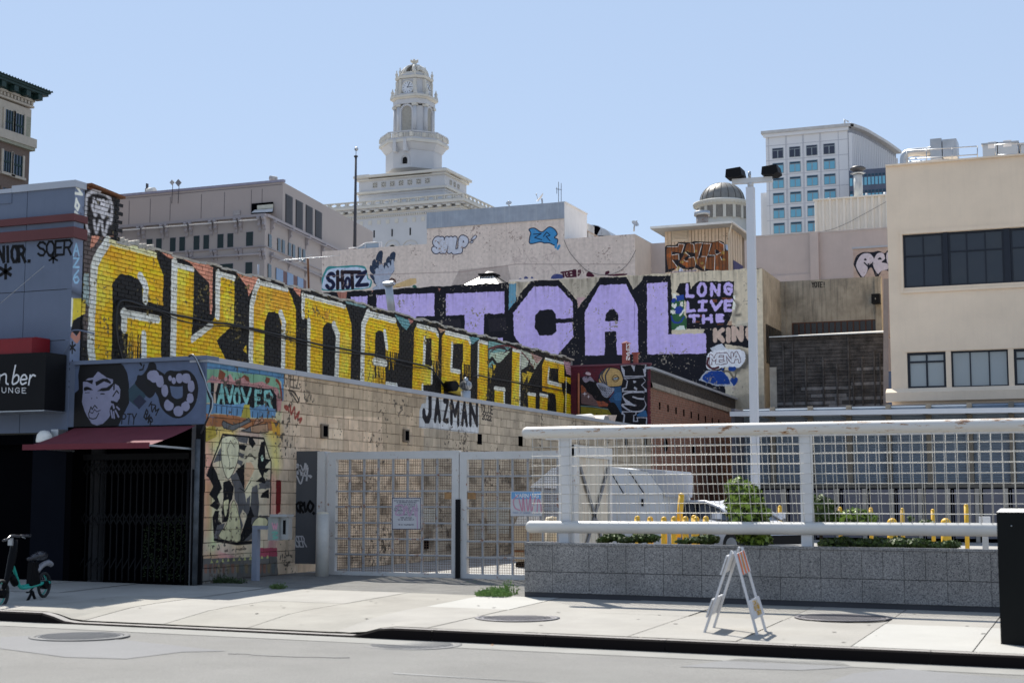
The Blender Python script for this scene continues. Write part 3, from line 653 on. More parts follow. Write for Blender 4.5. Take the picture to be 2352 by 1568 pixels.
ms.line(T3, [(250,610),(320,612)], BK, .012); ms.line(T3, [(500,630),(560,630)], BK, .02); ms.blob(T3, [(345,695),(365,700),(360,715)], BK); ms.blob(T3, [(430,685),(450,690),(440,705)], BK)
ms.line(T3, [(445,860),(405,815),(365,880),(345,835),(320,920),(305,950),(320,1020),(380,1035),(430,1020),(470,940)], BK, .018); ms.line(T3, [(320,920),(370,940),(400,880),(440,915),(495,895)], BK, .014)
ms.line(T3, [(700,670),(760,580),(790,620)], BK, .022); ms.line(T3, [(720,480),(715,560)], BK, .03); ms.line(T3, [(680,760),(720,790),(800,770)], BK, .04)
ms.blob(T3, [(650,880),(700,800),(800,830),(800,1000),(720,1030),(660,990)], BK)
for (a, b, c, d) in ((700,800,715,860), (670,900,690,1010), (710,920,720,1020), (740,900,790,1000), (760,840,800,880)): ms.line(T3, [(a,b),(c,d)], FC, .03)
ms.poly(T3, [(950,560),(1080,430),(1240,640),(1120,870),(960,740)], (44, 66, 78)); ms.poly(T3, [(1130,640),(1240,750),(1120,880),(1020,750)], (38, 42, 62))
ms.blob(T3, [(1100,330),(1170,330),(1240,240),(1290,130),(1380,140),(1400,260),(1330,330),(1300,430),(1380,600),(1290,700),(1180,600),(1060,480),(1080,400)], (14, 13, 20))
ms.line(T3, [(1140,140),(1160,170)], BK, .03); ms.line(T3, [(1200,170),(1180,240),(1130,250)], BK, .028)
ch = [(1350,350,110,110), (1455,430,70,110), (1535,580,60,110), (1600,810,85,105), (1755,910,85,95), (1870,830,75,90), (1940,700,65,90), (1960,510,60,105), (1880,380,80,90), (1770,380,60,90), (1680,420,38,60), (1620,380,32,50)]
ms.line(T3, [(1310,330),(1480,440),(1530,640),(1580,800),(1740,900),(1880,820),(1950,690),(1960,500),(1880,380),(1760,390),(1620,380)], BK, .255, curve=True)
for (a, b, w_, h_) in ch: ms.blob(T3, [(a-w_*.9,b-h_*.3),(a-w_*.3,b-h_*.85),(a+w_*.6,b-h_*.7),(a+w_*.9,b+h_*.3),(a+w_*.2,b+h_*.9),(a-w_*.7,b+h_*.6)], (138, 138, 160))
ms.line(T3, [(1260,440),(1400,560),(1500,740)], BK, .09, curve=True); ms.line(T3, [(1600,680),(1720,760),(1850,700),(1860,520)], BK, .09, curve=True)
ms.text(T3, 'PTY', [(840,1110),(1060,1120),(1080,950),(850,960)], .022, BK, .3); ms.text(T3, 'KM', [(1280,830),(1380,1000),(1440,870),(1320,760)], .022, BK, .2); ms.text(T3, 'BAR', [(1200,1000),(1300,1140),(1340,1060),(1240,880)], .024, BK, .1)
ms.wear(81, .004, .05, (110, 115, 130), .004, .06)

# ---- block wall: colour patch mural near the street, tags, white box further on
mc = Mural('X', XC, 20.4, 46.1, 0.0, 4.2, 130, (210, 186, 158))
mc.poly(R7, [(990,310),(2321,545),(2321,1000),(1700,985),(1690,690),(1075,670),(1070,590),(1000,570)], (182, 162, 136))
mc.poly(R7, [(1150,760),(1330,740),(1340,985),(1140,985)], (226, 206, 178), .5)
mc.poly(R6, [(1000,1380),(2321,1560),(4000,1900),(4000,3000),(1000,3000)], (172, 158, 138))
tt = mc.im
v = vnoise(mc.h, mc.w, (80, 40), 5, 5)[..., None]; mc.im = mc.im * (.84 + .34 * v)
mc.text(T1, 'GTEEZ', [(1010,430),(1180,460),(1180,300),(1010,260)], .035, (60, 54, 50), .1, .8); mc.line(T1, [(1060,480),(1120,500),(1176,600)], (60, 54, 50), .035, curve=True)
mc.line(R7, [(870,470),(930,560),(945,510)], (60, 54, 50), .03); mc.line(R7, [(1000,550),(1040,470),(1010,450)], (60, 54, 50), .04, .7, .02)
mc.line(R7, [(812,590),(830,620),(860,580),(870,660),(900,600),(905,700),(940,640),(930,710),(965,700),(950,735)], (150, 70, 58), .05, curve=True)
mc.line(R7, [(812,600),(830,590),(850,640)], (150, 70, 58), .05, curve=True)
# big painted panel
mc.poly(T1, [(130,130),(1005,270),(1000,600),(960,980),(945,1600),(90,1600)], (196, 186, 150))
for q_, c_ in (([(150,1000),(150,1500)], (240,170,140)), ([(260,1100),(200,1300)], (225,225,160)), ([(880,1000),(920,1300)], (235,215,110)), ([(150,1600),(160,2000)], (225,150,100)), ([(240,1700),(220,2200)], (190,215,150)), ([(300,2350),(700,2400)], (225,150,160)), ([(500,2450),(760,2350)], (180,215,150)), ([(880,1500),(900,2000)], (240,160,140)), ([(420,1250),(420,1450)], (235,185,170)), ([(600,1500),(640,1900)], (225,225,175)), ([(460,1900),(500,2200)], (240,190,120)), ([(200,960),(420,940)], (240,200,80)), ([(850,900),(930,960)], (240,190,60)), ([(880,2150),(800,2400)], (215,140,150)), ([(170,1300),(180,1350)], (245,150,150)), ([(160,2450),(300,2480)], (235,160,90)), ([(520,1020),(700,1020)], (240,190,180))):
    mc.line(T1, q_, c_, .22, .75, .16)
mc.poly(T1, [(130,130),(1008,268),(1000,600),(985,600),(975,380),(700,300),(400,280),(130,250)], (96, 142, 180))
mc.poly(T1, [(130,240),(260,240),(560,290),(700,300),(850,320),(960,360),(990,600),(930,560),(880,470),(130,390)], (130, 172, 140))
mc.poly(T1, [(130,390),(200,310),(240,330),(360,330),(400,290),(440,370),(560,330),(640,400),(760,380),(850,430),(930,450),(985,600),(970,720),(900,700),(900,520),(820,460),(260,400)], (196, 142, 138))
for pts in ([(265,330),(280,240),(350,290),(330,360),(270,360)], [(510,350),(560,305),(610,330),(620,390),(580,370),(560,330)], [(790,370),(810,330),(850,345),(840,390),(810,410)]): mc.poly(T1, pts, (132, 72, 50))
mc.line(T1, [(920,365),(960,420),(980,580)], (140, 66, 50), .06, curve=True)
mc.poly(T1, [(130,395),(215,400),(215,620),(130,620)], (128, 170, 168)); mc.poly(T1, [(180,395),(218,400),(215,625),(185,620)], (16, 16, 20)); mc.poly(T1, [(220,400),(260,405),(235,620),(220,620)], (208, 180, 160))
mc.poly(T1, [(265,400),(400,410),(870,465),(920,540),(930,720),(850,790),(240,650),(240,500)], (18, 20, 24))
for ch_, q in (('A', [(265,625),(330,630),(330,430),(285,425)]), ('V', [(350,600),(440,610),(430,440),(345,430)]), ('O', [(445,640),(510,650),(505,470),(450,470)]), ('V', [(545,620),(620,630),(630,470),(530,465)]), ('E', [(690,660),(745,665),(745,495),(685,490)]), ('R', [(795,680),(875,700),(870,500),(790,500)])):
    mc.text(T1, ch_, q, .07, (132, 190, 184), 0)
mc.poly(T1, [(120,650),(200,620),(330,640),(460,640),(560,620),(650,680),(780,640),(920,700),(910,790),(740,790),(560,780),(420,760),(240,740),(120,740)], (104, 144, 178))
for k in range(12): mc.line(T1, [(190+58*k, 640+10*k), (186+58*k, 720+8*k)], (20, 20, 26), .02)
mc.poly(T1, [(520,790),(560,640),(620,640),(630,790)], (178, 164, 70))
mc.poly(T1, [(110,740),(430,760),(600,800),(900,800),(960,860),(940,940),(500,900),(110,880)], (170, 112, 72)); mc.poly(T1, [(860,830),(960,850),(965,1000),(880,960)], (214, 160, 60))
mc.poly(T1, [(100,900),(230,880),(250,1000),(130,1060)], (182, 160, 66))
for pts, c in (([(320,820),(380,850),(430,870),(530,840),(610,790),(640,830),(560,870),(440,930),(330,910),(305,860)], (110,110,108)), ([(620,890),(700,870),(820,855),(830,950),(700,960),(640,950)], (176,140,110)), ([(660,880),(700,790),(740,830),(760,760),(780,830)], (190,140,110)), ([(520,935),(630,890),(640,955)], (100,100,100))):
    mc.poly(T1, pts, c); mc.line(T1, pts, (20, 18, 20), .014, closed=True)
# faceted figures
mc.poly(T1, [(318,980),(520,985),(780,1020),(860,1280),(850,1480),(850,1700),(850,2100),(800,2420),(620,2400),(300,2300),(190,2100),(210,1540),(140,1430)], (222, 208, 176), .55)
OUT = [(318,978),(780,1022),(862,1285),(850,1800)]
mc.line(T1, [(140,1440),(318,978),(780,1022),(862,1285),(852,1900)], (14, 12, 14), .035)
FB = (16, 14, 16); FG = (98, 96, 96); FK = (214, 186, 160)
for pts, c in (([(210,1290),(290,1120),(310,1270)], FG), ([(190,1300),(140,1440),(215,1540),(200,1620),(290,1560),(250,1420)], FB), ([(470,1000),(610,1010),(590,1080),(500,1060)], FG), ([(500,1090),(590,1100),(560,1160),(505,1140)], FB),
               ([(495,1180),(560,1200),(550,1250),(500,1220)], FG), ([(490,1260),(545,1280),(530,1340),(480,1300)], FG), ([(460,1390),(560,1300),(570,1568),(530,1700)], FB), ([(400,1450),(470,1400),(560,1600),(610,1900),(520,1800)], FG), ([(610,1020),(650,1010),(690,1080),(650,1130),(610,1070)], FB),
               ([(750,1060),(790,1060),(800,1250),(860,1260),(800,1330),(770,1480),(710,1340),(720,1200)], FB), ([(690,1510),(770,1440),(810,1510)], FB), ([(740,1350),(850,1360),(800,1410)], FB), ([(720,1530),(850,1480),(850,1580),(740,1590)], FG)):
    mc.poly(T1, pts, c)
mc.blob(T1, [(320,1010),(450,1000),(500,1100),(480,1290),(400,1460),(350,1450),(300,1270),(300,1120)], (222, 216, 180), FB, .015); mc.line(T1, [(450,1120),(405,1045),(365,1150),(395,1300),(385,1370),(440,1345)], FB, .014)
mc.blob(T1, [(745,1245),(762,1205),(780,1245),(762,1282)], (190, 214, 190)); mc.poly(T1, [(580,1290),(640,1290),(680,1370),(560,1600),(560,1400)], (214, 176, 140)); 
for k in range(4): mc.line(T1, [(560+8*k,1250),(610+6*k,1220-10*k),(700-6*k,1240+8*k)], FB, .01, curve=True)
for pts, c in (([(205,0),(330,0),(365,110),(300,220),(340,330),(300,400),(200,340),(270,270),(190,190),(250,90)], FB), ([(270,405),(325,410),(310,540),(360,560),(340,640),(270,700),(260,800),(235,500)], FB), ([(380,30),(460,0),(520,100),(500,250),(470,300),(440,550),(365,560),(360,420),(380,240)], FB),
               ([(520,0),(600,120),(640,240),(610,300),(640,380),(600,470),(640,600),(610,700),(570,330),(530,250)], FG), ([(760,100),(830,60),(860,330),(840,480),(780,500),(740,330)], FG), ([(740,340),(790,480),(760,560),(840,620),(700,820),(570,850),(620,700)], FB), ([(690,250),(740,200),(730,400),(690,480)], FG),
               ([(870,230),(900,170),(980,120),(990,240)], FB), ([(810,20),(940,0),(940,40)], FB), ([(840,120),(890,50),(990,60),(990,110)], FG), ([(270,700),(300,600),(400,570),(340,780),(265,790)], FG), ([(750,590),(760,500),(860,470),(980,470),(970,600),(800,590)], FG), ([(640,820),(770,680),(860,640),(820,760),(700,810)], FG)):
    mc.poly(T2, pts, c)
for pts in ([(335,770),(350,680),(420,590),(500,290),(540,300),(600,540),(610,700),(570,830)], [(380,300),(420,260),(455,270),(430,440),(400,480)], [(770,640),(780,560),(860,490),(960,520),(960,600),(870,640)]): mc.blob(T2, pts, (222, 214, 168), FB, .012)
mc.line(T2, [(265,790),(560,845),(800,825)], FB, .05); mc.line(T2, [(600,110),(665,150),(750,0)], FB, .016)
mc.poly(T2, [(90,0),(110,0),(100,1060),(70,1060)], (150, 84, 54)); mc.poly(T2, [(1080,0),(1150,0),(1140,420),(1080,470)], (120, 30, 30)); mc.poly(T2, [(870,900),(1090,900),(1100,1010),(860,1020)], (176, 80, 96))
mc.poly(T2, [(70,1045),(1090,1010),(1120,1400),(60,1420)], (112, 108, 102))
for k in range(11): mc.poly(T2, [(205+74*k,1100-6*k),(225+74*k,1050-6*k),(245+74*k,1096-6*k)], (190, 188, 120))
for k in range(16): mc.poly(T2, [(120+60*k,1120),(170+60*k,1110),(160+60*k,1240),(130+60*k,1230)], random.choice([(120,80,60),(100,110,110),(140,120,80),(70,72,76),(150,96,70)]), .6)
mc.text(T2, 'ayrmao', [(400,950),(680,920),(680,890),(400,920)], .012, FB, .2)
for k in range(70):
    a, b = random.uniform(100, 900), random.uniform(880, 1600)
    mc.line(T1, [(a, b), (a + random.uniform(10, 40), b + random.uniform(-6, 6))], (40, 34, 32), .01, .6)
# JAZMAN
mc.poly(T7, [(250,1080),(260,600),(330,400),(440,380),(460,180),(1800,440),(1940,480),(1930,1240),(1760,1230),(1260,1180),(640,1100)], (188, 190, 192))
for ch_, q, w_ in (('J', [(390,840),(560,850),(560,200),(385,430)], .17), ('A', [(705,860),(835,870),(835,270),(705,250)], .14), ('Z', [(960,860),(1060,890),(1060,330),(960,320)], .12), ('M', [(1165,930),(1355,960),(1355,380),(1165,330)], .14), ('A', [(1470,960),(1590,980),(1590,400),(1470,390)], .14), ('N', [(1695,970),(1880,980),(1880,450),(1695,420)], .15)):
    mc.text(T7, ch_, q, w_, (30, 28, 34), 0)
mc.text(T7, 'TOLJUE', [(1990,620),(2330,690),(2330,480),(1990,430)], .035, (50, 46, 44), .2); mc.text(T7, '2022', [(2030,830),(2290,880),(2290,740),(2030,680)], .035, (50, 46, 44), .2)
mc.poly(R6, [(850,1700),(850,1830),(900,1830),(900,1700)], (120, 112, 104), .3)
mc.cells(.12, .203, YF + .04, .405, .15, 4)
mc.wear(91, .05, .07, (92, 82, 72), .008, .1, .16)
zz = (np.arange(mc.h) / mc.ppm + mc.z0)[:, None, None]; yy_ = (np.arange(mc.w) / mc.ppm + mc.s0)[None, :, None]
n_ = vnoise(mc.h, mc.w, (30, 60), 12, 4)[..., None]
mc.im = mc.im * (1 - .55 * np.clip((n_ - .50) * 6, 0, 1) * np.clip((2.5 - zz) / .3, 0, 1) * np.clip((yy_ - 24.5), 0, 1))
# repainted meter panels low on the wall
for (a0, b0, a1, b1) in ((1270,170,1530,560), (1110,470,1240,650), (480,260,640,440)):
    mc.poly(U5, [(a0,b0),(a1,b0+5),(a1,b1),(a0,b1)], (176, 172, 160), .9)

# ---- column of letters on the small front
mv = Mural('Y', YV, -17.2, -13.6, 3.2, 6.2, 140, (92, 32, 46))
V4 = T4
mv.poly(V4, [(160,500),(300,470),(560,560),(660,760),(900,1100),(900,1480),(150,1480)], (30, 24, 28))
mv.poly(V4, [(230,650),(330,700),(360,800),(520,900),(600,1000),(880,1110),(600,1110),(240,1050)], (112, 88, 88)); mv.poly(V4, [(230,650),(300,660),(350,790),(240,830)], (150, 84, 56)); mv.poly(V4, [(560,990),(700,990),(900,1100),(620,1115)], (160, 84, 60))
mv.blob(V4, [(270,640),(400,560),(560,640),(680,860),(860,920),(800,990),(560,980),(450,840),(330,720)], (16, 16, 22))
mv.blob(V4, [(260,510),(330,460),(400,480),(440,470),(520,580),(420,560),(330,600)], (150, 140, 156)); mv.blob(V4, [(325,400),(370,365),(440,400),(430,440),(360,430)], (208, 186, 192))
mv.poly(V4, [(860,690),(1160,650),(1200,700),(1200,1240),(1640,1220),(1640,1500),(1150,1500),(1000,1240),(900,1080),(830,960),(950,800)], (44, 84, 124)); mv.blob(V4, [(930,900),(1000,820),(1120,820),(1100,960),(980,980)], (58, 104, 148))
mv.blob(V4, [(610,580),(650,400),(780,290),(920,280),(1050,320),(1110,420),(1140,640),(860,690),(720,620)], (192, 160, 106), (26, 22, 34), .03)
for q in ([(840,300),(760,450),(790,660)], [(760,300),(680,450),(760,640)], [(680,370),(630,480),(700,600)]): mv.line(V4, q, (52, 58, 76), .045, curve=True)
mv.blob(V4, [(900,510),(975,435),(1050,510),(975,580)], (192, 160, 106), (24, 22, 30), .02); mv.blob(V4, [(920,520),(980,485),(1035,500),(980,545)], (160, 170, 176), (24, 22, 30), .015); mv.blob(V4, [(965,505),(985,500),(985,520)], (20, 20, 24))
mv.blob(V4, [(560,620),(700,610),(860,700),(950,730),(900,830),(800,920),(700,880),(640,760)], (156, 158, 172))
for i in range(26):
    a, b = 660 + (i % 7) * 38 + (i // 7) * 6, 700 + (i // 7) * 52 + (i % 7) * 4; mv.line(V4, [(a, b), (a - 10, b + 22)], (24, 22, 30), .016)
for k in range(8): mv.line(V4, [(600+22*k, 640+8*k),(640+18*k, 740+8*k)], (24, 22, 30), .012)
for (a, b, r0) in ((315,840,60), (395,900,45)): mv.poly(V4, [(a,b-r0),(a+8,b-8),(a+r0,b),(a+8,b+8),(a,b+r0),(a-8,b+8),(a-r0,b),(a-8,b-8)], (222, 214, 220))
OL = (140, 128, 40)
mv.poly(V4, [(230,1110),(880,1180),(960,1230),(1080,1470),(230,1480)], OL); mv.poly(V4, [(700,1250),(880,1290),(980,1470),(800,1470)], (96, 104, 60), .7); mv.line(V4, [(230,1100),(500,1115),(880,1180),(940,1230),(1085,1475)], (110, 140, 140), .03)
mv.line(V4, [(900,1120),(1110,1475)], (16, 14, 18), .3)
SIL = (178, 178, 188)
mv.poly(V4, [(1060,180),(1660,150),(1660,1500),(1100,1500),(1110,1200),(1090,1060),(1110,880),(1090,720),(1140,480),(1070,300)], (16, 14, 24))
def slab(pts):
    mv.poly(V4, pts, (16, 14, 22)); mv.line(V4, pts, SIL, .045, closed=True)
mv.poly(V4, [(1080,210),(1330,190),(1375,250),(1400,190),(1635,200),(1620,470),(1150,480),(1100,330)], SIL); mv.poly(V4, [(1110,250),(1300,225),(1375,370),(1395,215),(1610,220),(1590,310),(1560,310),(1590,450),(1170,455),(1170,330)], (14, 12, 20))
mv.poly(V4, [(1140,500),(1560,480),(1630,560),(1540,660),(1640,740),(1640,800),(1110,800),(1110,720),(1190,700),(1220,560)], SIL); mv.poly(V4, [(1180,520),(1560,490),(1610,570),(1520,650),(1600,740),(1600,780),(1430,780),(1440,720),(1380,680),(1360,720),(1430,770),(1150,770),(1150,740),(1215,720),(1240,560)], (14, 12, 20)); mv.blob(V4, [(1350,560),(1400,560),(1420,580),(1370,610)], SIL)
mv.blob(V4, [(1120,900),(1200,810),(1450,800),(1590,820),(1590,960),(1630,1080),(1540,1220),(1300,1220),(1110,1110),(1120,1050),(1200,1060)], SIL); mv.blob(V4, [(1150,910),(1220,840),(1400,820),(1590,830),(1580,940),(1610,1080),(1520,1190),(1320,1200),(1150,1090),(1220,1070),(1400,1100)], (14, 12, 20)); mv.line(V4, [(1350,905),(1450,940),(1570,950)], SIL, .05); mv.line(V4, [(1170,1060),(1300,1070),(1410,1090)], SIL, .05)
mv.poly(V4, [(1110,1210),(1420,1220),(1420,1290),(1370,1310),(1380,1420),(1440,1420),(1420,1340),(1650,1340),(1650,1500),(1120,1500),(1150,1300),(1100,1270)], SIL); mv.poly(V4, [(1130,1235),(1400,1235),(1400,1280),(1350,1300),(1350,1440),(1460,1440),(1450,1360),(1630,1360),(1620,1500),(1160,1500),(1180,1290)], (14, 12, 20))
mv.blob(V4, [(1440,1280),(1600,1190),(1640,1250),(1640,1330),(1460,1320)], (48, 96, 140))
mv.wear(101, .02, .07, (60, 50, 56), .006, .12, .06)
# ------------------------------------------------------------------ shared materials
m_asph = M('asphalt', (.235, .23, .215), .9, .10, .8, .8, 55, grain=.3, damt=.12, dirt=(.12,.115,.11))
m_asph2 = M('asphalt_patch', (.205, .205, .205), .9, .08, .8, .4, 90, grain=.12)
m_conc = M('concrete_slab', (.32, .305, .275), .9, .09, 1.3, .25, 70, damt=.22, dirt=(.2, .18, .15))
m_conc2 = M('concrete_slab_new', (.40, .39, .36), .9, .05, 1.3, .2, 70)
m_conc3 = M('concrete_slab_old', (.30, .285, .25), .9, .12, 1.3, .3, 70, damt=.25, dirt=(.14, .12, .1))
m_lot = M('lot_asphalt', (.34, .33, .31), .95, .12, .6, .3, 60)
m_gap = M('joint_dirt', (.05, .045, .035), 1, .2)
m_blue = M('blue_grey_paint', (.14, .17, .235), .75, .06, 1.2, .15, 50, streak=.15, dirt=(.08, .1, .14))
m_bluew = M('grey_side_paint', (.24, .27, .33), .75, .06, 1.2, .15, 50)
m_band = M('dark_red_band', (.12, .035, .035), .6, .1, 2)
m_black = M('black_paint', (.009, .009, .010), .6, .1, 2, spec=.12)
m_void = M('deep_shade_black', (.003, .003, .004), .95, .1, 2, spec=0)  # near-black colour stands in for deep shade in recesses and openings
m_galv = M('galvanised_steel', (.42, .44, .46), .42, .12, 2, .05, 20, metal=.75)
m_cap = M('metal_coping', (.42, .44, .48), .5, .08, 1, metal=.3)
m_white = M('white_steel_paint', (.62, .62, .62), .5, .05, 2, .05, 40, grain=.02)
m_whiter = M('white_steel_rusting', (.60, .59, .57), .5, .07, 2, .05, 40, grain=.03, rust=.55)
m_cream = M('cream_paint', (.62, .55, .42), .6, .06, 2, streak=.3, dirt=(.35, .2, .1))
m_cable = M('black_cable', (.015, .015, .017), .5, .1, 2)
m_brick = M('red_brick', (.31, .145, .095), .9, .30, 9, .4, 60, damt=.5, dirt=(.12, .085, .06), streak=.35)
m_mort = M('lime_mortar', (.34, .29, .24), .95, .15, 8, .3, 60)
m_leaf = M('leaf_green', (.075, .12, .028), .6, .45, 30)
m_leafd = M('leaf_dark', (.035, .055, .018), .6, .45, 30)
m_yel = M('yellow_bollard_paint', (.72, .42, .03), .5, .08, 4)
m_rust = M('rust', (.17, .07, .03), .9, .3, 20)
mb_y = my.mat('yellow_letter_paint', 0, .6, .3, 45); mb_ym = my.mat('yellow_letter_joint', .95, .9, .3)
mb_c = mc.mat('block_wall_paint', 0, .85, .5, 60); mb_cm = mc.mat('block_wall_joint', .85, .95, .3, joint=(.07, .055, .045))
mb_v = mv.mat('letter_column_paint', 0, .6, .25); mb_vm = mv.mat('letter_column_joint', .45, .9, .3)
mb_p = mp.mat('lavender_wall_paint', 0, .85, .5, 14)
mb_t = mt.mat('tan_render_paint', 0, .9, .4, 5)
mb_f = mf.mat('roof_hut_paint', 0, .6, .1)
mb_s = ms.mat('shop_panel_paint', 0, .55, .1)

# ------------------------------------------------------------------ ground, road, pavement
def strct(o): o['kind'] = 'structure'; return o
g = MB().add([(-900,-400,-.9),(900,-400,-.9),(900,1500,-.9),(-900,1500,-.9)], [(0,1,2,3)])
strct(g.build('ground', M('open_ground', (.3, .29, .27), .95, .2, .05)))
XA, XB = -60, 40
r = MB(); r.add([(XA,-30,road_z(XA)),(XB,-30,road_z(XB)),(XB,15.7,road_z(XB)),(XA,15.7,road_z(XA))], [(0,1,2,3)])
road = strct(r.build('road', m_asph))
def zr(x, y, dz): return (x, y, road_z(x) + dz)
q = MB().add([zr(-30, 15.15, .004), zr(XB, 15.15, .004), zr(XB, 15.69, .004), zr(-30, 15.69, .004)], [(0,1,2,3)])
q.build('gutter_strip', M('gutter_concrete', (.26, .255, .235), .9, .1, 2, .2, 70), road)
def patch(pts, dz, name, m, parent):
    P_ = []
    for (u, v) in pts:
        p = onZ(u, v, .0)
        for _ in range(4): p = onZ(u, v, road_z(p[0]) + dz)
        P_.append(tuple(p))
    return MB().add(P_, [tuple(range(len(P_)))]).build(name, m, parent)
for i, pts in enumerate(([(2352,1560),(2352,1552),(2290,1540),(2100,1527),(1985,1524),(2010,1545),(2120,1548),(2190,1560)][::-1], [(1560,1530),(1840,1538),(1960,1531),(1930,1519),(1700,1511)], [(0,1462),(0,1488),(150,1508),(290,1512),(420,1496),(520,1494),(300,1470),(120,1456)], [(1890,1568),(1960,1545),(2070,1534),(2352,1560),(2352,1600),(1880,1600)])):
    if i in (1, 2, 3): patch(pts, .004 if i != 3 else .0045, 'asphalt_patch', m_asph2, road)
# painted lane line and cracks
patch([(900,1543),(904,1546),(1400,1575),(1800,1604),(1790,1604),(1300,1570)], .004, 'lane_line', M('worn_road_paint', (.27, .27, .262), .9, .1, 9), road)
for k, pts in enumerate((((1330,1568),(1380,1556),(1440,1548),(1500,1541)), ((530,1502),(560,1503),(640,1508),(850,1512)), ((1290,1585),(1250,1570),(1200,1560)))):
    P_ = [onZ(u, v, -.03 if u > 1000 else .02) + np.array((0,0,.006)) for (u, v) in pts]
    MB().tube([q + np.array((random.uniform(-.04,.04), random.uniform(-.03,.03), 0)) for q in [np.array(P_[i])*(1-t)+np.array(P_[i+1])*t for i in range(len(P_)-1) for t in (0,.2,.4,.6,.8)]], .0035, 4).build('crack', M('crack_tar', (.16,.155,.15)), road)
def manhole(u, v, r0, zf, label, m1, ringm, cone=(.0,)):
    p = onZ(u, v, zf); z = zf
    t = thing('manhole_cover', label, 'manhole cover', (p[0], p[1], z))
    MB().lathe((p[0], p[1], z), [(r0 + .07, .004), (r0 + .07, .009), (r0, .009), (r0, .005)], 40).build('ring', ringm, t)
    MB().lathe((p[0], p[1], z), [(r0 - .01, .003), (r0 - .01, .007), (.001, .007)], 40, smooth=False).build('cover', m1, t)
    s = MB(); n = int(r0 / .045)
    for i in range(-n, n + 1):
        for j in range(-n, n + 1):
            x, y = i * .045, j * .045
            if math.hypot(x, y) < r0 - .04: s.box(p[0]+x-.013, p[0]+x+.013, p[1]+y-.013, p[1]+y+.013, z+.007, z+.011)
    o = s.build('tread', m1, t); o['kind'] = 'stuff'
    return t
m_iron = M('cast_iron', (.12, .115, .125), .5, .15, 6, .2, 60, metal=.4)
manhole(183, 1461, .5, road_z(-11.5) + .004, 'large dull manhole cover set in the road at the far left', m_asph2, M('iron_ring', (.20, .197, .19), .9))
manhole(945, 1481, .5, road_z(-6) + .004, 'manhole cover in the gutter just below the dropped kerb', m_asph2, M('iron_ring', (.20, .197, .19), .9))
# kerb
KX = (-13.7, -7.15)      # dropped part for the yard entrance
def dropf(x):
    a = np.clip((x + 12.85) / .5, 0, 1); b = np.clip((-7.87 - x) / .5, 0, 1); return float((a*a*(3-2*a)) * (b*b*(3-2*b)))
def surf(x, y):
    z = pave_z(x, y); f = dropf(x)
    return z - .105 * f * max(0., 1 - (y - 15.7) / 1.3)
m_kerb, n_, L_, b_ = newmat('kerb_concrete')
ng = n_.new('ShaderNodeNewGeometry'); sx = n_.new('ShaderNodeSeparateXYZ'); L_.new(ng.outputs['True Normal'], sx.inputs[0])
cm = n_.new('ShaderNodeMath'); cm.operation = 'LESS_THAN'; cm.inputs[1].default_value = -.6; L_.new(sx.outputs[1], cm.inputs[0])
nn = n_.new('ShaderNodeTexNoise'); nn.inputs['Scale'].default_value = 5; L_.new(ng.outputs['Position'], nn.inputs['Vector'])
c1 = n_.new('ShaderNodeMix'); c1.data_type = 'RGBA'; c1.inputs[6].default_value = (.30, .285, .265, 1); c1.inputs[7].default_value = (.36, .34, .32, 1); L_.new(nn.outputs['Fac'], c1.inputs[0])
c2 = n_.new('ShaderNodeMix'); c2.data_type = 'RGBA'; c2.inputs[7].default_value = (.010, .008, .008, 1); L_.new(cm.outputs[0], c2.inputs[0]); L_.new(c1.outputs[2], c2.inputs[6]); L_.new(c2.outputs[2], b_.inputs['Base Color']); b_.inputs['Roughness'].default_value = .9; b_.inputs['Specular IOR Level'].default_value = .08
pave = strct(MB().add([(-60,15.75,-.35),(40,15.75,-.35),(40,23.6,-.35),(-60,23.6,-.35)], [(0,1,2,3)]).build('pavement', m_gap))
x = -28.
while x < 6:
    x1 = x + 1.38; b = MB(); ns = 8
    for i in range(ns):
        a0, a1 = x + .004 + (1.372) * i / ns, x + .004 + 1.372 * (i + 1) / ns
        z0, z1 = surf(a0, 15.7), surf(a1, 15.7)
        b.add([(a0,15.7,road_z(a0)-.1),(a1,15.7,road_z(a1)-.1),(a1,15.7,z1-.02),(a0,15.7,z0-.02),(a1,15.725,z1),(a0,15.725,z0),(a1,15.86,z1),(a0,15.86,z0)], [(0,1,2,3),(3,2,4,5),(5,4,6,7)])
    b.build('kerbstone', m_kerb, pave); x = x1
# slabs
rs = random.Random(4)
ys = [15.864, 18.35, 20.34]
xs = [-28 + 1.21 * i for i in range(31)]
for j in range(2):
    for i in range(len(xs) - 1):
        x0, x1, y0, y1 = xs[i] + .006, xs[i+1] - .006, ys[j] + .006, ys[j+1] - .006
        b = MB(); nx, ny = 6, 5; dz = rs.uniform(-.004, .004)
        vs = [(x0 + (x1-x0)*a/nx, y0 + (y1-y0)*c/ny, surf(x0 + (x1-x0)*a/nx, y0 + (y1-y0)*c/ny) + dz) for c in range(ny+1) for a in range(nx+1)]
        b.add(vs, [(c*(nx+1)+a, c*(nx+1)+a+1, (c+1)*(nx+1)+a+1, (c+1)*(nx+1)+a) for c in range(ny) for a in range(nx)])
        b.box(x0, x1, y0, y1, -.3, min(surf(x0,y0), surf(x1,y0)) - .03)
        bright = (j == 1 and i in (16,)) or (j == 0 and i in (21, 22))
        b.build('slab', m_conc2 if bright else (m_conc3 if rs.random() < .22 else m_conc), pave)
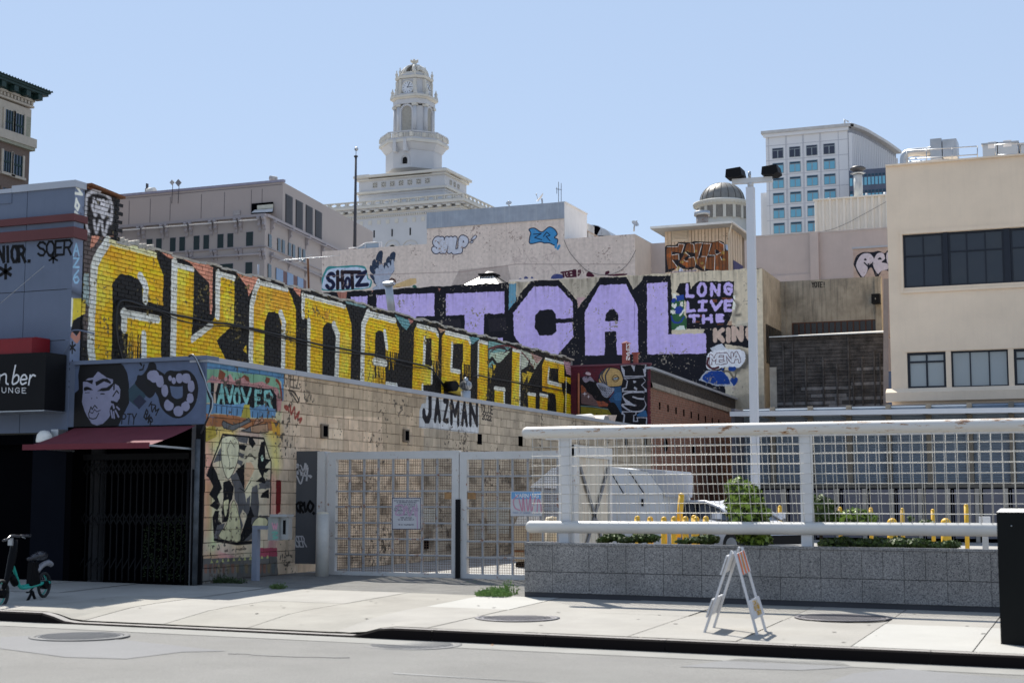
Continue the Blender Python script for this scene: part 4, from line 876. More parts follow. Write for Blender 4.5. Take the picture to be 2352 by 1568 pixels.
# strip of rough asphalt between slabs and gate
b = MB(); N = 12
vs = []
for i in range(N + 1):
    x = -13.7 + i * 5.75 / N
    for y in (20.35, 20.7, 23.7): vs.append((x, y, pave_z(x, y) - (.0 if y > 20.4 else .006) + .012 * math.sin(i * 2.1) * (y == 20.7)))
b.add(vs, [(3*i+k, 3*(i+1)+k, 3*(i+1)+k+1, 3*i+k+1) for i in range(N) for k in range(2)])
strct(b.build('driveway', M('rough_driveway', (.20, .195, .18), .95, .2, 3, .9, 60, grain=.3)))
strct(MB().add([(-13.7,23.7,lot_z(-13.7)),(40,23.7,lot_z(40)),(40,57,lot_z(40)),(-13.7,57,lot_z(-13.7))], [(0,1,2,3)]).build('parking_lot', m_lot))
strct(MB().add([(-7.9,20.34,lot_z(-8)-.05),(40,20.34,lot_z(40)-.05),(40,23.7,lot_z(40)-.004),(-7.9,23.7,lot_z(-8)-.004)], [(0,1,2,3)]).build('lot_edge', m_lot))
manhole(1188, 1419, .46, pave_z(-4.2, 18) + .006, 'round waffle manhole cover in the slabs near the left end of the planter', m_iron, m_iron)
manhole(2425*.798, 1418, .52, pave_z(-2.5, 19) + .006, 'round waffle manhole cover partly in the fence shadow right of the folding barricade', m_iron, m_iron)
t_ = onZ(2184, 1456, pave_z(-.2, 17.6))
tt = thing('survey_cover', 'small round orange painted cover on a bright slab near the black cabinet', 'utility cover', t_)
MB().lathe(t_, [(.155, .005), (.155, .008), (.12, .008), (.118, .006)], 24).build('ring', m_iron, tt)
MB().lathe(t_, [(.117, .003), (.117, .0075), (.001, .0075)], 24, smooth=False).build('cover', M('orange_cover', (.75, .36, .08), .7), tt)
tb = thing('drain_grate', 'narrow slotted storm drain grate lying in the gutter below the folding barricade', 'drain grate', onZ(2050*.798+20, 1497, road_z(-3)))
p = onZ(1655, 1497, road_z(-3) + .005); b = MB()
for i in range(14): b.box(p[0]-.5+i*.075, p[0]-.46+i*.075, p[1]-.16, p[1]+.16, p[2], p[2]+.008)
b.build('bars', m_iron, tb); MB().box(p[0]-.53, p[0]+.56, p[1]-.19, p[1]+.19, p[2]-.01, p[2]-.001).build('pit', m_void, tb)
b = MB(); rg = random.Random(12)
for i in range(90):
    x, y = rg.uniform(-18, 3), rg.uniform(16, 20.2); r_ = rg.uniform(.012, .03); b.add([(x+r_*math.cos(k*1.05)*rg.uniform(.7,1.2), y+r_*math.sin(k*1.05), surf(x, y)+.007) for k in range(6)], [tuple(range(6))])
b.build('gum_spots', M('old_gum', (.12,.11,.10), .9), pave)['kind'] = 'stuff'

# ------------------------------------------------------------------ masonry
def masonry(parent, axis, c, s0, s1, z0, ztop, L, H, gap, mb, mm, name, vis=None, n=300, seed=1, out=1, proud=.012, wob=.003, skip=None, noparts=False):
    """running-bond wall; face plane at c, outward sign out; returns nothing, adds pieces to parent"""
    rr = random.Random(seed); pcs = []
    j = 0; z = z0; zmax = max(ztop(s0), ztop(s1), ztop((s0+s1)/2)) + .01
    while z < zmax:
        s = s0 - (L / 2 if j % 2 else 0) + rr.uniform(-.01, .01)
        while s < s1:
            a, e = max(s + gap/2, s0), min(s + L - gap/2, s1)
            zt = min(z + H - gap, ztop((a + e) / 2))
            if e - a > .03 and zt - z > .015 and not (skip and skip((a+e)/2, (z+zt)/2)): pcs.append((a, e, z, zt))
            s += L
        z += H; j += 1
    def dist(q):
        p = np.array((c, (q[0]+q[1])/2, (q[2]+q[3])/2)) if axis == 'X' else np.array(((q[0]+q[1])/2, c, (q[2]+q[3])/2))
        return np.linalg.norm(p - CAMP)
    order = sorted(range(len(pcs)), key=lambda i: dist(pcs[i]) + (0 if (vis is None or vis((pcs[i][0]+pcs[i][1])/2, (pcs[i][2]+pcs[i][3])/2)) else 1e3))
    own = set() if noparts else set(order[:n])
    def geom(bm, a, e, z, zt, o):
        w = [rr.uniform(-wob, wob) for _ in range(4)]; f = c + out * o; k = c - out * .03
        q = [(f, a+w[0], z+w[1]*.5), (f, e+w[2], z+w[3]*.5), (f, e+w[1], zt+w[2]*.5), (f, a+w[3], zt+w[0]*.5)]
        bk = [(k, y, zz) for (_, y, zz) in q]
        vs = q + bk
        if axis == 'Y': vs = [(y, xx, zz) for (xx, y, zz) in vs]
        fl = (axis == 'X') == (out > 0)
        fs = [(0,1,2,3),(0,4,5,1),(1,5,6,2),(2,6,7,3),(3,7,4,0)]
        if not fl: fs = [tuple(reversed(t)) for t in fs]
        bm.add(vs, fs)
    rest = MB(); shared = {}
    for i, (a, e, z, zt) in enumerate(pcs):
        if i in own:
            key = (round(e - a, 2), round(zt - z, 3), rr.randrange(3))
            if key not in shared:
                b = MB(); sv = c; geom(b, -(e-a)/2, (e-a)/2, -(zt-z)/2, (zt-z)/2, 0.)
                b.v = [((p[0]-c, p[1], p[2]) if axis == 'X' else (p[0], p[1]-c, p[2])) for p in b.v]
                me = b.mesh(name); me.materials.append(mb); shared[key] = me
            pos = (c + out*rr.uniform(-.003, .004), (a+e)/2, (z+zt)/2) if axis == 'X' else ((a+e)/2, c + out*rr.uniform(-.003, .004), (z+zt)/2)
            inst(name, shared[key], pos, parent)
        else: geom(rest, a, e, z, zt, rr.uniform(-.003, .004))
    if rest.v: rest.build(name + 'work', mb, parent)['kind'] = 'stuff'
    # joint bed behind the pieces
    b = MB(); d = c - out * proud; N = 24; vs = []
    for i in range(N + 1):
        s = s0 + (s1 - s0) * i / N
        for zz in (z0, ztop(s)): vs.append((d, s, zz) if axis == 'X' else (s, d, zz))
    b.add(vs, [((2*i, 2*i+2, 2*i+3, 2*i+1) if (axis == 'X') == (out > 0) else (2*i, 2*i+1, 2*i+3, 2*i+2)) for i in range(N)])
    b.build('mortar', mm, parent)

# ------------------------------------------------------------------ blue-grey shop on the left with its brick flank
zg = onY(171, 414, YF)[2]
XG = XY - .02
bg = thing('corner_shop', 'blue grey two storey shop front with dark red bands at the left edge', 'building', (-20, YF, 0))
b = MB(); xL = -24.
b.box(xL, XY - .05, YF + .42, 46, -.2, zg - .9).build('core_wall', M('shop_core', (.16, .16, .17)), bg)
zb = [onY(170, v, YF)[2] for v in (546, 522, 508, 492)]     # band edges
xj = onY(58, 600, YF)[0]
seg = [(xL, xj - 2.9), (xj - 2.9 + .012, xj - .006), (xj + .006, XG)]
zrow = [(2.75, onY(60, 786, YF)[2]), (onY(60, 786, YF)[2] + .012, onY(100, 668, YF)[2]), (onY(100, 668, YF)[2] + .012, zb[0])]
for (a, e) in seg:
    for (z0, z1) in zrow + [(zb[1], zb[2]), (zb[3], zg - .12)]:
        MB().box(a, e, YF, YF + .25, z0, z1).build('wall_panel', m_blue, bg)
MB().box(xL, XG - .02, YF + .02, YF + .235, 2.7, zg - .15).build('panel_backing', m_gap, bg)
for k in (0, 2): MB().box(xL, XG + .06, YF - .07, YF + .30, zb[k], zb[k+1]).build('red_band', m_band, bg)
x0s = onY(28, 475, YF)[0]
MB().box(x0s, XG + .03, YF - .03, YF + .28, zg - .12, zg).build('coping', m_cap, bg)
MB().box(xL, x0s - .004, YF - .03, YF + .28, zg - .118, zg - .045).build('coping', m_cap, bg)
MB().box(xL, x0s - .01, YF - .015, YF - .002, zg - .3, zg - .122).build('fascia', m_blue, bg)
# side return, painted
mr_ = Mural('X', XG + .004, YF, YF + .27, 2.6, 7.0, 150, (118, 128, 148))
for (ch_, b0, b1) in (('A', 235, 130), ('Z', 340, 260), ('6', 480, 370)): mr_.text(R2, ch_, [(662,b0),(712,b0),(712,b1),(665,b1)], .035, (150, 190, 215))
mr_.poly(R2, [(640,620),(735,620),(730,780),(690,800),(680,890),(636,860)], (220, 196, 60)); mr_.line(R2, [(650,630),(640,860),(690,890),(735,850)], WHT, .06); mr_.poly(R2, [(660,820),(735,780),(735,1000),(640,910)], BLK); mr_.line(R2, [(640,940),(690,1000),(735,930)], (190, 130, 110), .1)
for b0 in (1070, 1240, 1400): mr_.text(R2, '*', [(622,b0+45),(680,b0+45),(680,b0-55),(625,b0-55)], .035, BLK)
mr_.line(R2, [(640,560),(735,600)], BLK, .12, .7, .06)
mr_.line(R1, [(680,1180),(740,1190),(690,1120),(740,1130)], WHT, .05); mr_.line(R1, [(690,1230),(680,1300),(700,1330),(715,1290),(690,1240)], WHT, .05); mr_.line(R1, [(680,1350),(740,1420)], WHT, .06); mr_.wear(7, .01, .06, (80, 80, 90), .004)
m_ret = mr_.mat('painted_return', 0, .7, .1)
for (z0, z1) in ((2.6, zb[0]), (zb[1], zb[2]), (zb[3], zg - .12)): MB().box(XG - .1, XG + .004, YF + .002, YF + .262, z0 + .002, z1 - .002).build('painted_return', m_ret, bg)
mfr = Mural('Y', YF, -24, XG, 2.6, 7, 90, (88, 104, 132))
# black tags on the front: thin painted strokes
def stroke_mesh(V, pts, Y, w, curve=False):
    q = [V.y(a, b, Y) for (a, b) in pts]
    if curve: q = [np.array(t) for t in spline([tuple(t) for t in q], False, 5)]
    b = MB()
    for i in range(len(q) - 1):
        d = q[i+1] - q[i]; L = np.linalg.norm(d)
        if L < 1e-4: continue
        d /= L; nrm = np.array((-d[2], 0, d[0])) * w / 2; e = d * w * .4; y = np.array((0, -.0003 * (i % 3), 0))
        b.add([q[i]-e-nrm+y, q[i+1]+e-nrm+y, q[i+1]+e+nrm+y, q[i]-e+nrm+y], [(0,1,2,3)])
    return b
def text_mesh(V, txt, quad, Y, w, gap=.28):
    B = MB(); n = len(txt); cw = 1 / (n + (n-1)*gap)
    Q = [np.array(p, float) for p in quad]
    for i, ch in enumerate(txt):
        if ch == ' ' or ch not in FONT: continue
        x0 = i*cw*(1+gap)
        for st in FONT[ch]:
            pts = []
            for (x, y) in st:
                X = x0 + x*cw; lo = Q[0]*(1-X)+Q[1]*X; hi = Q[3]*(1-X)+Q[2]*X; pts.append(tuple(lo*(1-y)+hi*y))
            s = stroke_mesh(V, pts, Y, w); B.add(s.v, s.f)
    return B
TG = MB()
for tx, q, w_ in (('NIOR.', [(-20,290),(290,290),(280,150),(-20,160)], .06), ('SOER', [(345,235),(640,225),(650,95),(340,120)], .04), ('*', [(0,440),(100,440),(100,320),(0,320)], .06), ('*', [(440,300),(520,300),(520,215),(440,215)], .034)):
    text_mesh(R2, tx, q, YF - .004, w_, .18).build('spray_tag', m_black, bg)
# ragged flank
def ztower(y):
    if y < 21.75:
        return 7.02 - .07 * (y - 20.9)
    return 6.205 + .02 * math.sin(y * 3.1) + .02 * math.sin(y * 7.7)
yb = thing('painted_brick_wall', 'long party wall of small bricks painted with tall yellow letters on black', 'wall', (XY, 33, 0))
def visy(s, z):
    zr_ = 3.95
    # sight line over the roof edge of the block wall
    t = (XC - 0) / (XY - 0); zz = 1.6 + (3.95 - 1.6) / t
    return z > zz - .05 or False
masonry(yb, 'X', XY, YF + .27, YV, 3.0, ztower, .212, .0765, .015, mb_y, mb_ym, 'brick', lambda s, z: visy(s, z) and s < 40, 300, 3, wob=.005)
b = MB()
for i in range(130):
    y = 21.75 + i * .187; z = ztower(y) + rs.uniform(-.01, .02)
    b.obox((XY - .12, y, z + .0), (.135 + rs.uniform(0, .012), 0, 0), (0, .1, rs.uniform(-.006, .004)), (rs.uniform(-.01, .01), 0, .02))
b.build('mortar_cap', M('lumpy_cap', (.42, .39, .34), .95, .25, 6, .6, 30), yb)
MB().obox((XY - .1, 21.33, 7.03), (.16, 0, 0), (0, .48, -.03), (0, 0, .02)).build('flashing', m_rust, yb)
for k in range(9):
    MB().obox((XY - .05, 21.8 + k*.11, 6.2 + rs.uniform(0, .07)), (.07, .01, 0), (0, .06, .02), (0, 0, .04)).build('loose_mortar', M('lumpy_cap', (.42, .39, .34)), yb)
MB().box(-24, XY - .02, 21.0, 46, 5.6, 5.8).build('roof', M('pale_bounce_roof', (.5, .48, .44), .9, .15, 6), yb)  # roof out of sight, its colour made pale to bounce fill light
MB().box(XY - .3, XY - .03, YF + .3, YV, 0, 6.1).build('inner_wall', M('shop_core', (.16, .16, .17)), yb)
MB().box(XY - .3, XY - .03, YF + .3, 21.74, 6.1, 6.94).build('inner_wall', M('shop_core', (.16, .16, .17)), yb)
def offx(p, d): return (p[0] + d, p[1], p[2])
cab = [R2.x(a, b, XY + .05) for (a, b) in ((1110,1200),(1085,1110),(1058,1000),(1045,860),(1050,740),(1070,665),(1100,642),(1180,650),(1300,690),(1430,725),(1550,762),(1740,800),(1900,835),(2100,858),(2321,905))] + \
      [R6.x(a, b, XY + .05) for (a, b) in ((60,912),(160,930),(350,965),(450,990),(560,1000),(740,1045),(900,1080),(1010,1105),(1070,1130),(1110,1180),(1190,1290))]
t = tag(MB().tube(spline([tuple(p) for p in cab], False, 3), .022, 5).build('wall_cable', m_cable), 'thick black cable sagging across the yellow letters', 'cable')
cab2 = [tuple(np.array(p) + np.array((.03, 0, -.07 - .04*math.sin(i*1.3)))) for i, p in enumerate(cab[5:])]
tag(MB().tube(spline(cab2, False, 3), .012, 4).build('wall_cable', m_cable), 'thin black cable looping just below the thick one on the yellow letters', 'cable')
cab3 = [R6.x(a, b, XY + .05) for (a, b) in ((1430,1200),(1500,1190),(1600,1215),(1750,1240),(1880,1262),(2100,1300),(2280,1335))]
tag(MB().tube(spline([tuple(p) for p in cab3], False, 3), .018, 5).build('wall_cable', m_cable), 'black cable on the far end of the yellow lettered wall', 'cable')
yd = thing('wall_dish', 'yellow painted round floodlight fixed over a yellow letter above the turbine vent', 'floodlight', R6.x(1215, 1290, XY))
p = R6.x(1210, 1290, XY + .1); MB().cyl(p, p + np.array((.28, -.1, 0)), .14, 16).build('lamp_body', m_black, yd); MB().cyl(p + np.array((.0, .15, -.03)), p + np.array((.05, .7, -.08)), .11, 12).build('ballast', M('worn_yellow', (.55, .4, .05), .7, .3, 8), yd)


# ------------------------------------------------------------------ low block building: street front, painted flank, awning
zc = 3.93
cb = thing('block_building', 'low one storey building with painted concrete block flank and blue grey street front', 'building', (XC - 1, YF, 0))
def visc(s, z): return True
masonry(cb, 'X', XC, YF + .04, YV, .12, lambda y: zc - .09, .405, .203, .012, mb_c, mb_cm, 'block', visc, 300, 5, 1, .014, .004)
MB().box(XC - .28, XC - .03, YF + .06, YV - .02, 0, zc - .1).build('inner_wall', M('shop_core', (.16, .16, .17)), cb)
for i in range(9):
    MB().box(XC - .3, XC + .045, YF - .02 + i*2.84, YF - .02 + i*2.84 + 2.832, zc - .088, zc).build('coping', m_cap, cb)
MB().box(XY + .02, XC - .3, YF + .3, 46, zc - .4, zc - .25).build('roof', M('pale_bounce_roof', (.5, .48, .44), .9, .15, 6), cb)  # unseen roof, pale so it throws light up the yellow wall
xl = onY(165, 900, YF)[0]; zt = onY(300, 824, YF)[2]; zbm = onY(300, 977, YF)[2]
MB().box(XG + .13, XC - .004, YF, YF + .28, zbm, zt - .07).build('front_panel', mb_s, cb)
MB().box(XG + .13, XC + .05, YF - .05, YF + .3, zt - .066, zt).build('front_coping', m_blue, cb)
xo = onY(452, 1100, YF)[0]
MB().box(XC - .16, XC - .006, YF + .0, YF + .5, 0, zbm - .01).build('corner_pier', m_black, cb)
MB().box(XG, XG + .12, YF + .01, YF + .5, zbm, zt).build('corner_pier', m_blue, cb); MB().box(XG, XG + .12, YF + .01, YF + .5, 0, zbm - .003).build('corner_pier', m_void, cb)  # lower pier blackened to carry the shade under the awning
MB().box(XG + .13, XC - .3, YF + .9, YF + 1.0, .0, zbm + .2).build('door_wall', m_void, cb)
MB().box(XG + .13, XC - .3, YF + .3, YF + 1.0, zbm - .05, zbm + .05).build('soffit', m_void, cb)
# hedge panel behind the gate
hd = MB(); rh = random.Random(9)
for i in range(900):
    x, z = rh.uniform(-15.3, -14.2), rh.uniform(.3, 1.35); y = YF + .86 - rh.uniform(0, .06); a = rh.uniform(0, 6.28); l = .03
    hd.add([(x,y,z),(x+l*math.cos(a),y-.02,z+l*math.sin(a)),(x+l*math.cos(a+1),y-.01,z+l*math.sin(a+1))], [(0,1,2)])
ho = hd.build('hedge_panel', m_leafd); tag(ho, 'dim artificial green hedge panel behind the folding gate', 'hedge panel'); 
# folding scissor gate
sg = thing('scissor_gate', 'black folding lattice gate closed across the dark shop entrance under the awning', 'gate', (-15, YF + .3, 0))
x0, x1 = onY(140, 1200, YF+.3)[0], onY(432, 1200, YF+.3)[0]; n = 20; zt_ = onY(300, 1055, YF+.3)[2]
for i in range(n + 1):
    x = x0 + (x1 - x0) * i / n; MB().box(x - .01, x + .01, YF + .3, YF + .32, .28, zt_).build('upright', m_black, sg)
b = MB()
for i in range(n):
    xa, xb = x0 + (x1-x0)*i/n, x0 + (x1-x0)*(i+1)/n
    for (za, zb_) in ((.45, .65), (1.2, 1.4), (1.4, 1.2), (zt_-.25, zt_-.05), (zt_-.05, zt_-.25)):
        b.bar((xa, YF+.29, za), (xb, YF+.29, zb_), .006, .02)
b.build('lattice', m_black, sg)
MB().box(x0, x1, YF+.28, YF+.33, zt_, zt_+.1).build('top_rail', m_black, sg)
# awning
A = [onY(*R3.uv(570, 318), YF - .01), onY(*R3.uv(1770, 262), YF - .01)]
A[0] = np.array((A[0][0], YF - .01, A[1][2])); 
pr = onX(*R3.uv(1345, 440), A[1][0]); B1 = pr; B0 = np.array((A[0][0], pr[1], pr[2]))
pl = onY(*R3.uv(205, 512), pr[1]); B0 = np.array((pl[0], pr[1], pr[2])); A[0] = np.array((pl[0], YF - .01, A[1][2]))
aw = thing('awning', 'flat dark red canvas awning sloping out over the gated shop entrance', 'awning', (A[1] + A[0]) / 2)
m_aw = M('maroon_canvas', (.15, .026, .036), .8, .12, 3)
b = MB(); N = 10
vs = []
for i in range(N+1):
    for j in range(5):
        p = (A[0]*(1-i/N) + A[1]*i/N) * (1-j/4) + (B0*(1-i/N) + B1*i/N) * j/4
        vs.append(p + np.array((0,0,-.02*math.sin(math.pi*j/4))))
b.add(vs, [(i*5+j, i*5+j+1, (i+1)*5+j+1, (i+1)*5+j) for i in range(N) for j in range(4)], True)
b.build('canvas', m_aw, aw)
MB().bar(B0, B1, .03, .09).build('front_bar', m_aw, aw)
MB().bar(B1, (B1[0], YF, B1[2]-.02), .025, .03).build('side_arm', m_galv, aw); MB().bar(B0, (B0[0], YF, B0[2]-.02), .025, .03).build('side_arm', m_galv, aw)
# black sign box of the lounge
sgx = onY(104, 870, YF - .55)[0]; z1_, z0_ = onY(50, 811, YF-.55)[2], onY(50, 942, YF-.55)[2]
sb = thing('lounge_sign', 'black box sign lettered mber over UNGE in white at the left edge', 'sign', (sgx - 1.5, YF - .3, z0_))
MB().box(sgx - 4, sgx, YF - .55, YF - .03, z0_, z1_).build('sign_box', m_black, sb)
MB().box(sgx - 4, sgx + .01, YF - .56, YF - .02, z0_ - .02, z0_ - .004).build('trim', m_galv, sb)
m_lw = M('sign_white', (.75, .75, .75), .5)
s = MB()
for (ch_, a0, a1, y0_, y1_) in (('m', -70, 60, 1395, 1290), ('b', 110, 175, 1390, 1300), ('e', 180, 240, 1395, 1300), ('r', 255, 325, 1400, 1300)):
    k = (y0_ - y1_) * 1.45
    for st in FONT[ch_]:
        pts = [(a0 + (a1-a0)*x + y*18, y0_ - k*y) for (x, y) in st]; q_ = stroke_mesh(R2, pts, YF - .556, .028, True); s.add(q_.v, q_.f)
s.build('script_lettering', m_lw, sb)
text_mesh(R2, 'UNGE', [(18,1470),(235,1475),(235,1430),(18,1425)], YF - .556, .012, .7).build('small_lettering', m_lw, sb)
rb = thing('red_box_sign', 'small bright red curved box sign standing on top of the black lounge sign', 'sign', (sgx - 1, YF - .3, z1_))
xr = onY(73, 790, YF-.5)[0]; xm = onY(26, 790, YF-.5)[0]; zr1 = onY(40, 774, YF-.5)[2]
MB().prism([(xr, YF-.04, z1_+.003), (xr, YF-.5, z1_+.003), (xr, YF-.5, zr1-.03), (xr, YF-.4, zr1), (xr, YF-.04, zr1)], (-3.4, 0, 0)).build('box', M('sign_red', (.20, .006, .01), .5), rb)
# recess below the sign
MB().box(-24, XG - .5, YF + .2, YF + .27, 0, 2.75).build('dark_doorway', m_void, bg)  # shade of the doorway is put into its near-black colour
MB().box(XG - .7, XG, YF + .0, YF + .19, 0, 2.72).build('pier', M('pier_shade_black', (.005,.006,.010), .8, spec=.05), bg)  # deep shade on the pier is painted in as near-black
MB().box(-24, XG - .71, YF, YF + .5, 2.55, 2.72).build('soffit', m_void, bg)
pz = [onY(10, v, YF + .3)[2] for v in (1175, 1158, 1140, 1128)]; px_ = onY(12, 1150, YF+.3)[0]
po = thing('door_poster', 'small poster striped blue and yellow in the dark doorway at the left edge', 'poster', (px_ - .4, YF + .3, pz[0]))
for k, c_ in enumerate(((.02, .12, .22), (.35, .2, .02), (.02, .06, .25))): MB().box(px_-.8, px_, YF+.3, YF+.31, pz[k], pz[k+1]-.002).build('stripe', M('poster%d' % k, c_, .6), po)
# round wall lamp
lp = R3.y(400, 360, YF - .35)
wl = thing('wall_lamp', 'white dome shaped wall lamp between the lounge sign and the awning', 'lamp', lp)
MB().lathe(lp, [(.13,-.1),(.135,-.06),(.12,.03),(.07,.09),(.001,.1)], 20).build('dome', M('lamp_white', (.8, .78, .72), .4), wl)
MB().box(lp[0]+.05, lp[0]+.2, YF-.25, YF-.003, lp[2]-.12, lp[2]+.12).build('wall_box', m_galv, wl); MB().cyl(lp+np.array((0,0,.0)), (lp[0]+.08, YF-.2, lp[2]), .02, 8).build('bracket', m_galv, wl)
# thin stay wire, cables and conduits on the front
def cable(V, pts, plane, c, r, label, m=None, name='cable', cat='cable'):
    q = [(V.x(a, b, c) if plane == 'X' else V.y(a, b, c)) for (a, b) in pts]
    return tag(MB().tube(spline([tuple(p) for p in q], False, 5), r, 5).build(name, m or m_cable), label, cat)
cable(R2, [(0,670),(200,500),(400,330)], 'Y', YF - .12, .006, 'thin stay wire running down left from the blue grey shop front', m_galv, 'stay_wire', 'wire')
cable(T3, [(1920,30),(1960,5),(2010,20),(2060,110),(2120,280),(2200,450),(2240,640),(2280,760),(2250,960),(2180,1130),(2110,1280)], 'Y', YF - .05, .016, 'black cable dropping round the corner above the awning')
cable(T3, [(1990,0),(2040,60),(2130,260),(2190,420),(2230,560),(2300,700),(2300,850),(2240,1000)], 'Y', YF - .09, .01, 'thinner second cable hanging round the same corner', m_galv)
cable(R2, [(850,940),(720,910),(650,915),(630,960),(625,1020),(590,1090),(562,1150),(556,1300),(552,1568)], 'Y', YF - .05, .014, 'grey conduit bent down the edge of the blue grey shop front', m_blue, 'conduit', 'conduit')
for i, (a, w_, mm, lb) in enumerate(((1785, .07, M('worn_pipe', (.07, .08, .09), .6, .4, 6), 'worn grey downpipe at the corner beside the painted panel'), (1745, .03, m_black, 'slim dark pipe left of the worn grey downpipe'), (1700, .035, m_black, 'slim dark pipe nearest the folding gate'))):
    p0 = R3.y(a, 385 if i == 0 else 655, YF - .1); tag(MB().cyl((p0[0], YF - .1, .22), (p0[0], YF - .1, p0[2]), w_/2*1.2, 12).build('downpipe', mm), lb, 'pipe')
# small parts on the block wall
for (a, b, w_) in ((1160, 815, .1), (1898, 855, .08)):
    p = R7.x(a, b, XC); q = thing('vent_hole', 'small dark framed vent in the block wall ' + ('nearest the street' if a < 1500 else 'left of the painted name'), 'vent', p)
    MB().box(XC + .006, XC + .05, p[1]-.12, p[1]+.12, p[2]-.13, p[2]+.13).build('vent_frame', M('dirty_vent', (.2, .16, .12)), q); MB().box(XC + .051, XC + .056, p[1]-.08, p[1]+.08, p[2]-.1, p[2]+.1).build('opening', m_void, q)
b = MB()
for (V, a, b_) in ((S6, 115, 215), (S6, 1070, 215), (S6, 1245, 215), (R8, 1210, 15), (R8, 1880, 40), (R8, 2250, 60), (U5, 530, 680)):
    p = V.x(a, b_, XC); MB().box(XC - .02, XC + .012, p[1]-.12, p[1]+.12, p[2]-.12, p[2]+.12).build('dark_slot', m_void, cb)
# ------------------------------------------------------------------ small front with the column of letters and its red brick flank
m_core = M('shop_core', (.16, .16, .17))
zv = onY(1488, 835, YV)[2]; zv0 = onY(1330, 838, YV)[2]
vb = thing('brick_building', 'red brick building with a painted front of stacked letters behind the block wall', 'building', (XC - 1, YV, 0))
masonry(vb, 'Y', YV, XY, XC, 3.2, lambda x: zv0 + (zv - zv0) * (x - XY) / (XC - XY), .212, .0765, .008, mb_v, mb_vm, 'painted_brick', None, 300, 8, -1, .006, .002, noparts=True)
MB().box(XY, XC-.12, YV + .03, YP, 0, zv - .35).build('roof', M('pale_bounce_roof', (.5,.48,.44)), vb)  # unseen roof, pale so it throws light on the lettered wall
MB().box(XY, XC - .02, YV - .04, YV + .25, zv - .02, zv + .03).build('coping', M('maroon_cap', (.16, .06, .08)), vb)
ze = onX(1680, 905, XC)[2]
def ztb(y): 
    return zv - .14 + (ze - zv) * (y - YV) / (YP - YV)
masonry(vb, 'X', XC, YV, YP - .02, .2, lambda y: ztb(y) - .62, .23, .08, .014, m_brick, m_mort, 'brick', lambda s, z: z > 3.9 or s < 52, 300, 12, 1, .012, .004)
masonry(vb, 'X', XC - .05, YV, YP - .02, 4.5, lambda y: ztb(y) - .04, .23, .08, .012, M('sooty_brick', (.055, .045, .038), .9, .4, 8, .3, 40, rust=.3), M('sooty_mortar', (.05, .042, .035)), 'parapet_brick', None, 200, 13, 1, .008, .003, skip=lambda s, z: z < ztb(s) - .66, noparts=True)
b = MB(); N = 14
for i in range(N):
    y0, y1 = YV + (YP-.02-YV)*i/N, YV + (YP-.02-YV)*(i+1)/N; r_ = rs.uniform(-.01, .015)
    b.add([(XC+.07+r_,y0,ztb(y0)-.62),(XC+.07+r_,y1,ztb(y1)-.62),(XC+.05,y1,ztb(y1)-.45),(XC+.05,y0,ztb(y0)-.45),(XC-.06,y0,ztb(y0)-.45),(XC-.06,y1,ztb(y1)-.45),(XC-.01,y0,ztb(y0)-.64),(XC-.01,y1,ztb(y1)-.64)], [(0,1,2,3),(3,2,5,4),(6,7,1,0)])
b.build('ledge', M('worn_ledge', (.36, .31, .25), .9, .2, 4, .5, 30, damt=.4, streak=.4), vb)
MB().prism([(XC-.25,YV+.0,ztb(YV)-.03),(XC+.05,YV+.0,ztb(YV)-.03),(XC+.05,YV+.0,ztb(YV)+.05),(XC-.25,YV,ztb(YV)+.05)], (0, YP-YV-.03, ze-zv)).build('coping', m_cap, vb)
for i in range(10):
    y = YV + 1.0 + i * .98; MB().box(XC - .01, XC + .016, y-.06, y+.06, ztb(y)-1.25, ztb(y)-1.02).build('vent_opening', m_void, vb)
for (a, b_) in ((1425, 250), (1680, 300)):
    p = S6.x(a, b_, XC); MB().cyl((XC-.02, p[1], p[2]), (XC+.02, p[1], p[2]), .22, 14).build('round_vent', m_void, vb)
# flues on its roof
m_redp = M('red_flue', (.22, .05, .04), .55, .15, 6)
p = onY(1438, 838, YV + 3); fz = onY(1438, 788, YV+3)[2]
fl = thing('roof_flue', 'tall red square flue with white tag letters and a cone cap', 'flue', p)
MB().box(p[0]-.11, p[0]+.11, YV+2.9, YV+3.12, p[2]-.6, fz).build('shaft', m_redp, fl); MB().lathe((p[0], YV+3.03, fz), [(.001,.08),(.17,.0),(.17,-.015),(.001,-.015)][::-1] , 16).build('cap', M('pale_red', (.45, .22, .2)), fl)
text_mesh(S5, 'SAFEZ', [(948,235),(948,90),(975,90),(975,235)], YV + 2.896, .02, .15).build('tag_lettering', m_lw, fl)
p2 = onY(1459, 836, YV+3); fl2 = thing('roof_flue', 'short red flue stub right of the tall tagged flue', 'flue', p2)
MB().box(p2[0]-.07, p2[0]+.07, YV+3, YV+3.14, p2[2]-.6, onY(1459,813,YV+3)[2]).build('shaft', m_redp, fl2); MB().box(p2[0]-.11, p2[0]+.11, YV+2.96, YV+3.18, onY(1459,813,YV+3)[2]+.002, onY(1459,809,YV+3)[2]).build('cap', m_redp, fl2)
MB().box(p2[0]-.16,p2[0]+.16,YV+2.9,YV+3.2,p2[2]-.6,p2[2]+.0).build('base', m_redp, fl2)
p = onX(1325, 858, XC-2.5)
dp = tag(MB().tube([(onY(1329,857,YV-.1)), onY(1329, 985, YV-.1)], .035, 8).build('downpipe', M('orange_pipe', (.42, .14, .07), .6, .2, 6)), 'orange painted pipe in the corner of the letter column front', 'pipe')
# skylight boxes on the roof
sk = thing('roof_hatch', 'low white roof curb on the brick building behind its sloping coping', 'roof hatch', (XC - 1.5, YV + 4, zv - .3))
MB().box(XC - 1.6, XC - .5, YV + 2, YV + 8, zv - .7, zv - .05).build('curb', M('white_roof', (.7, .7, .7)), sk)

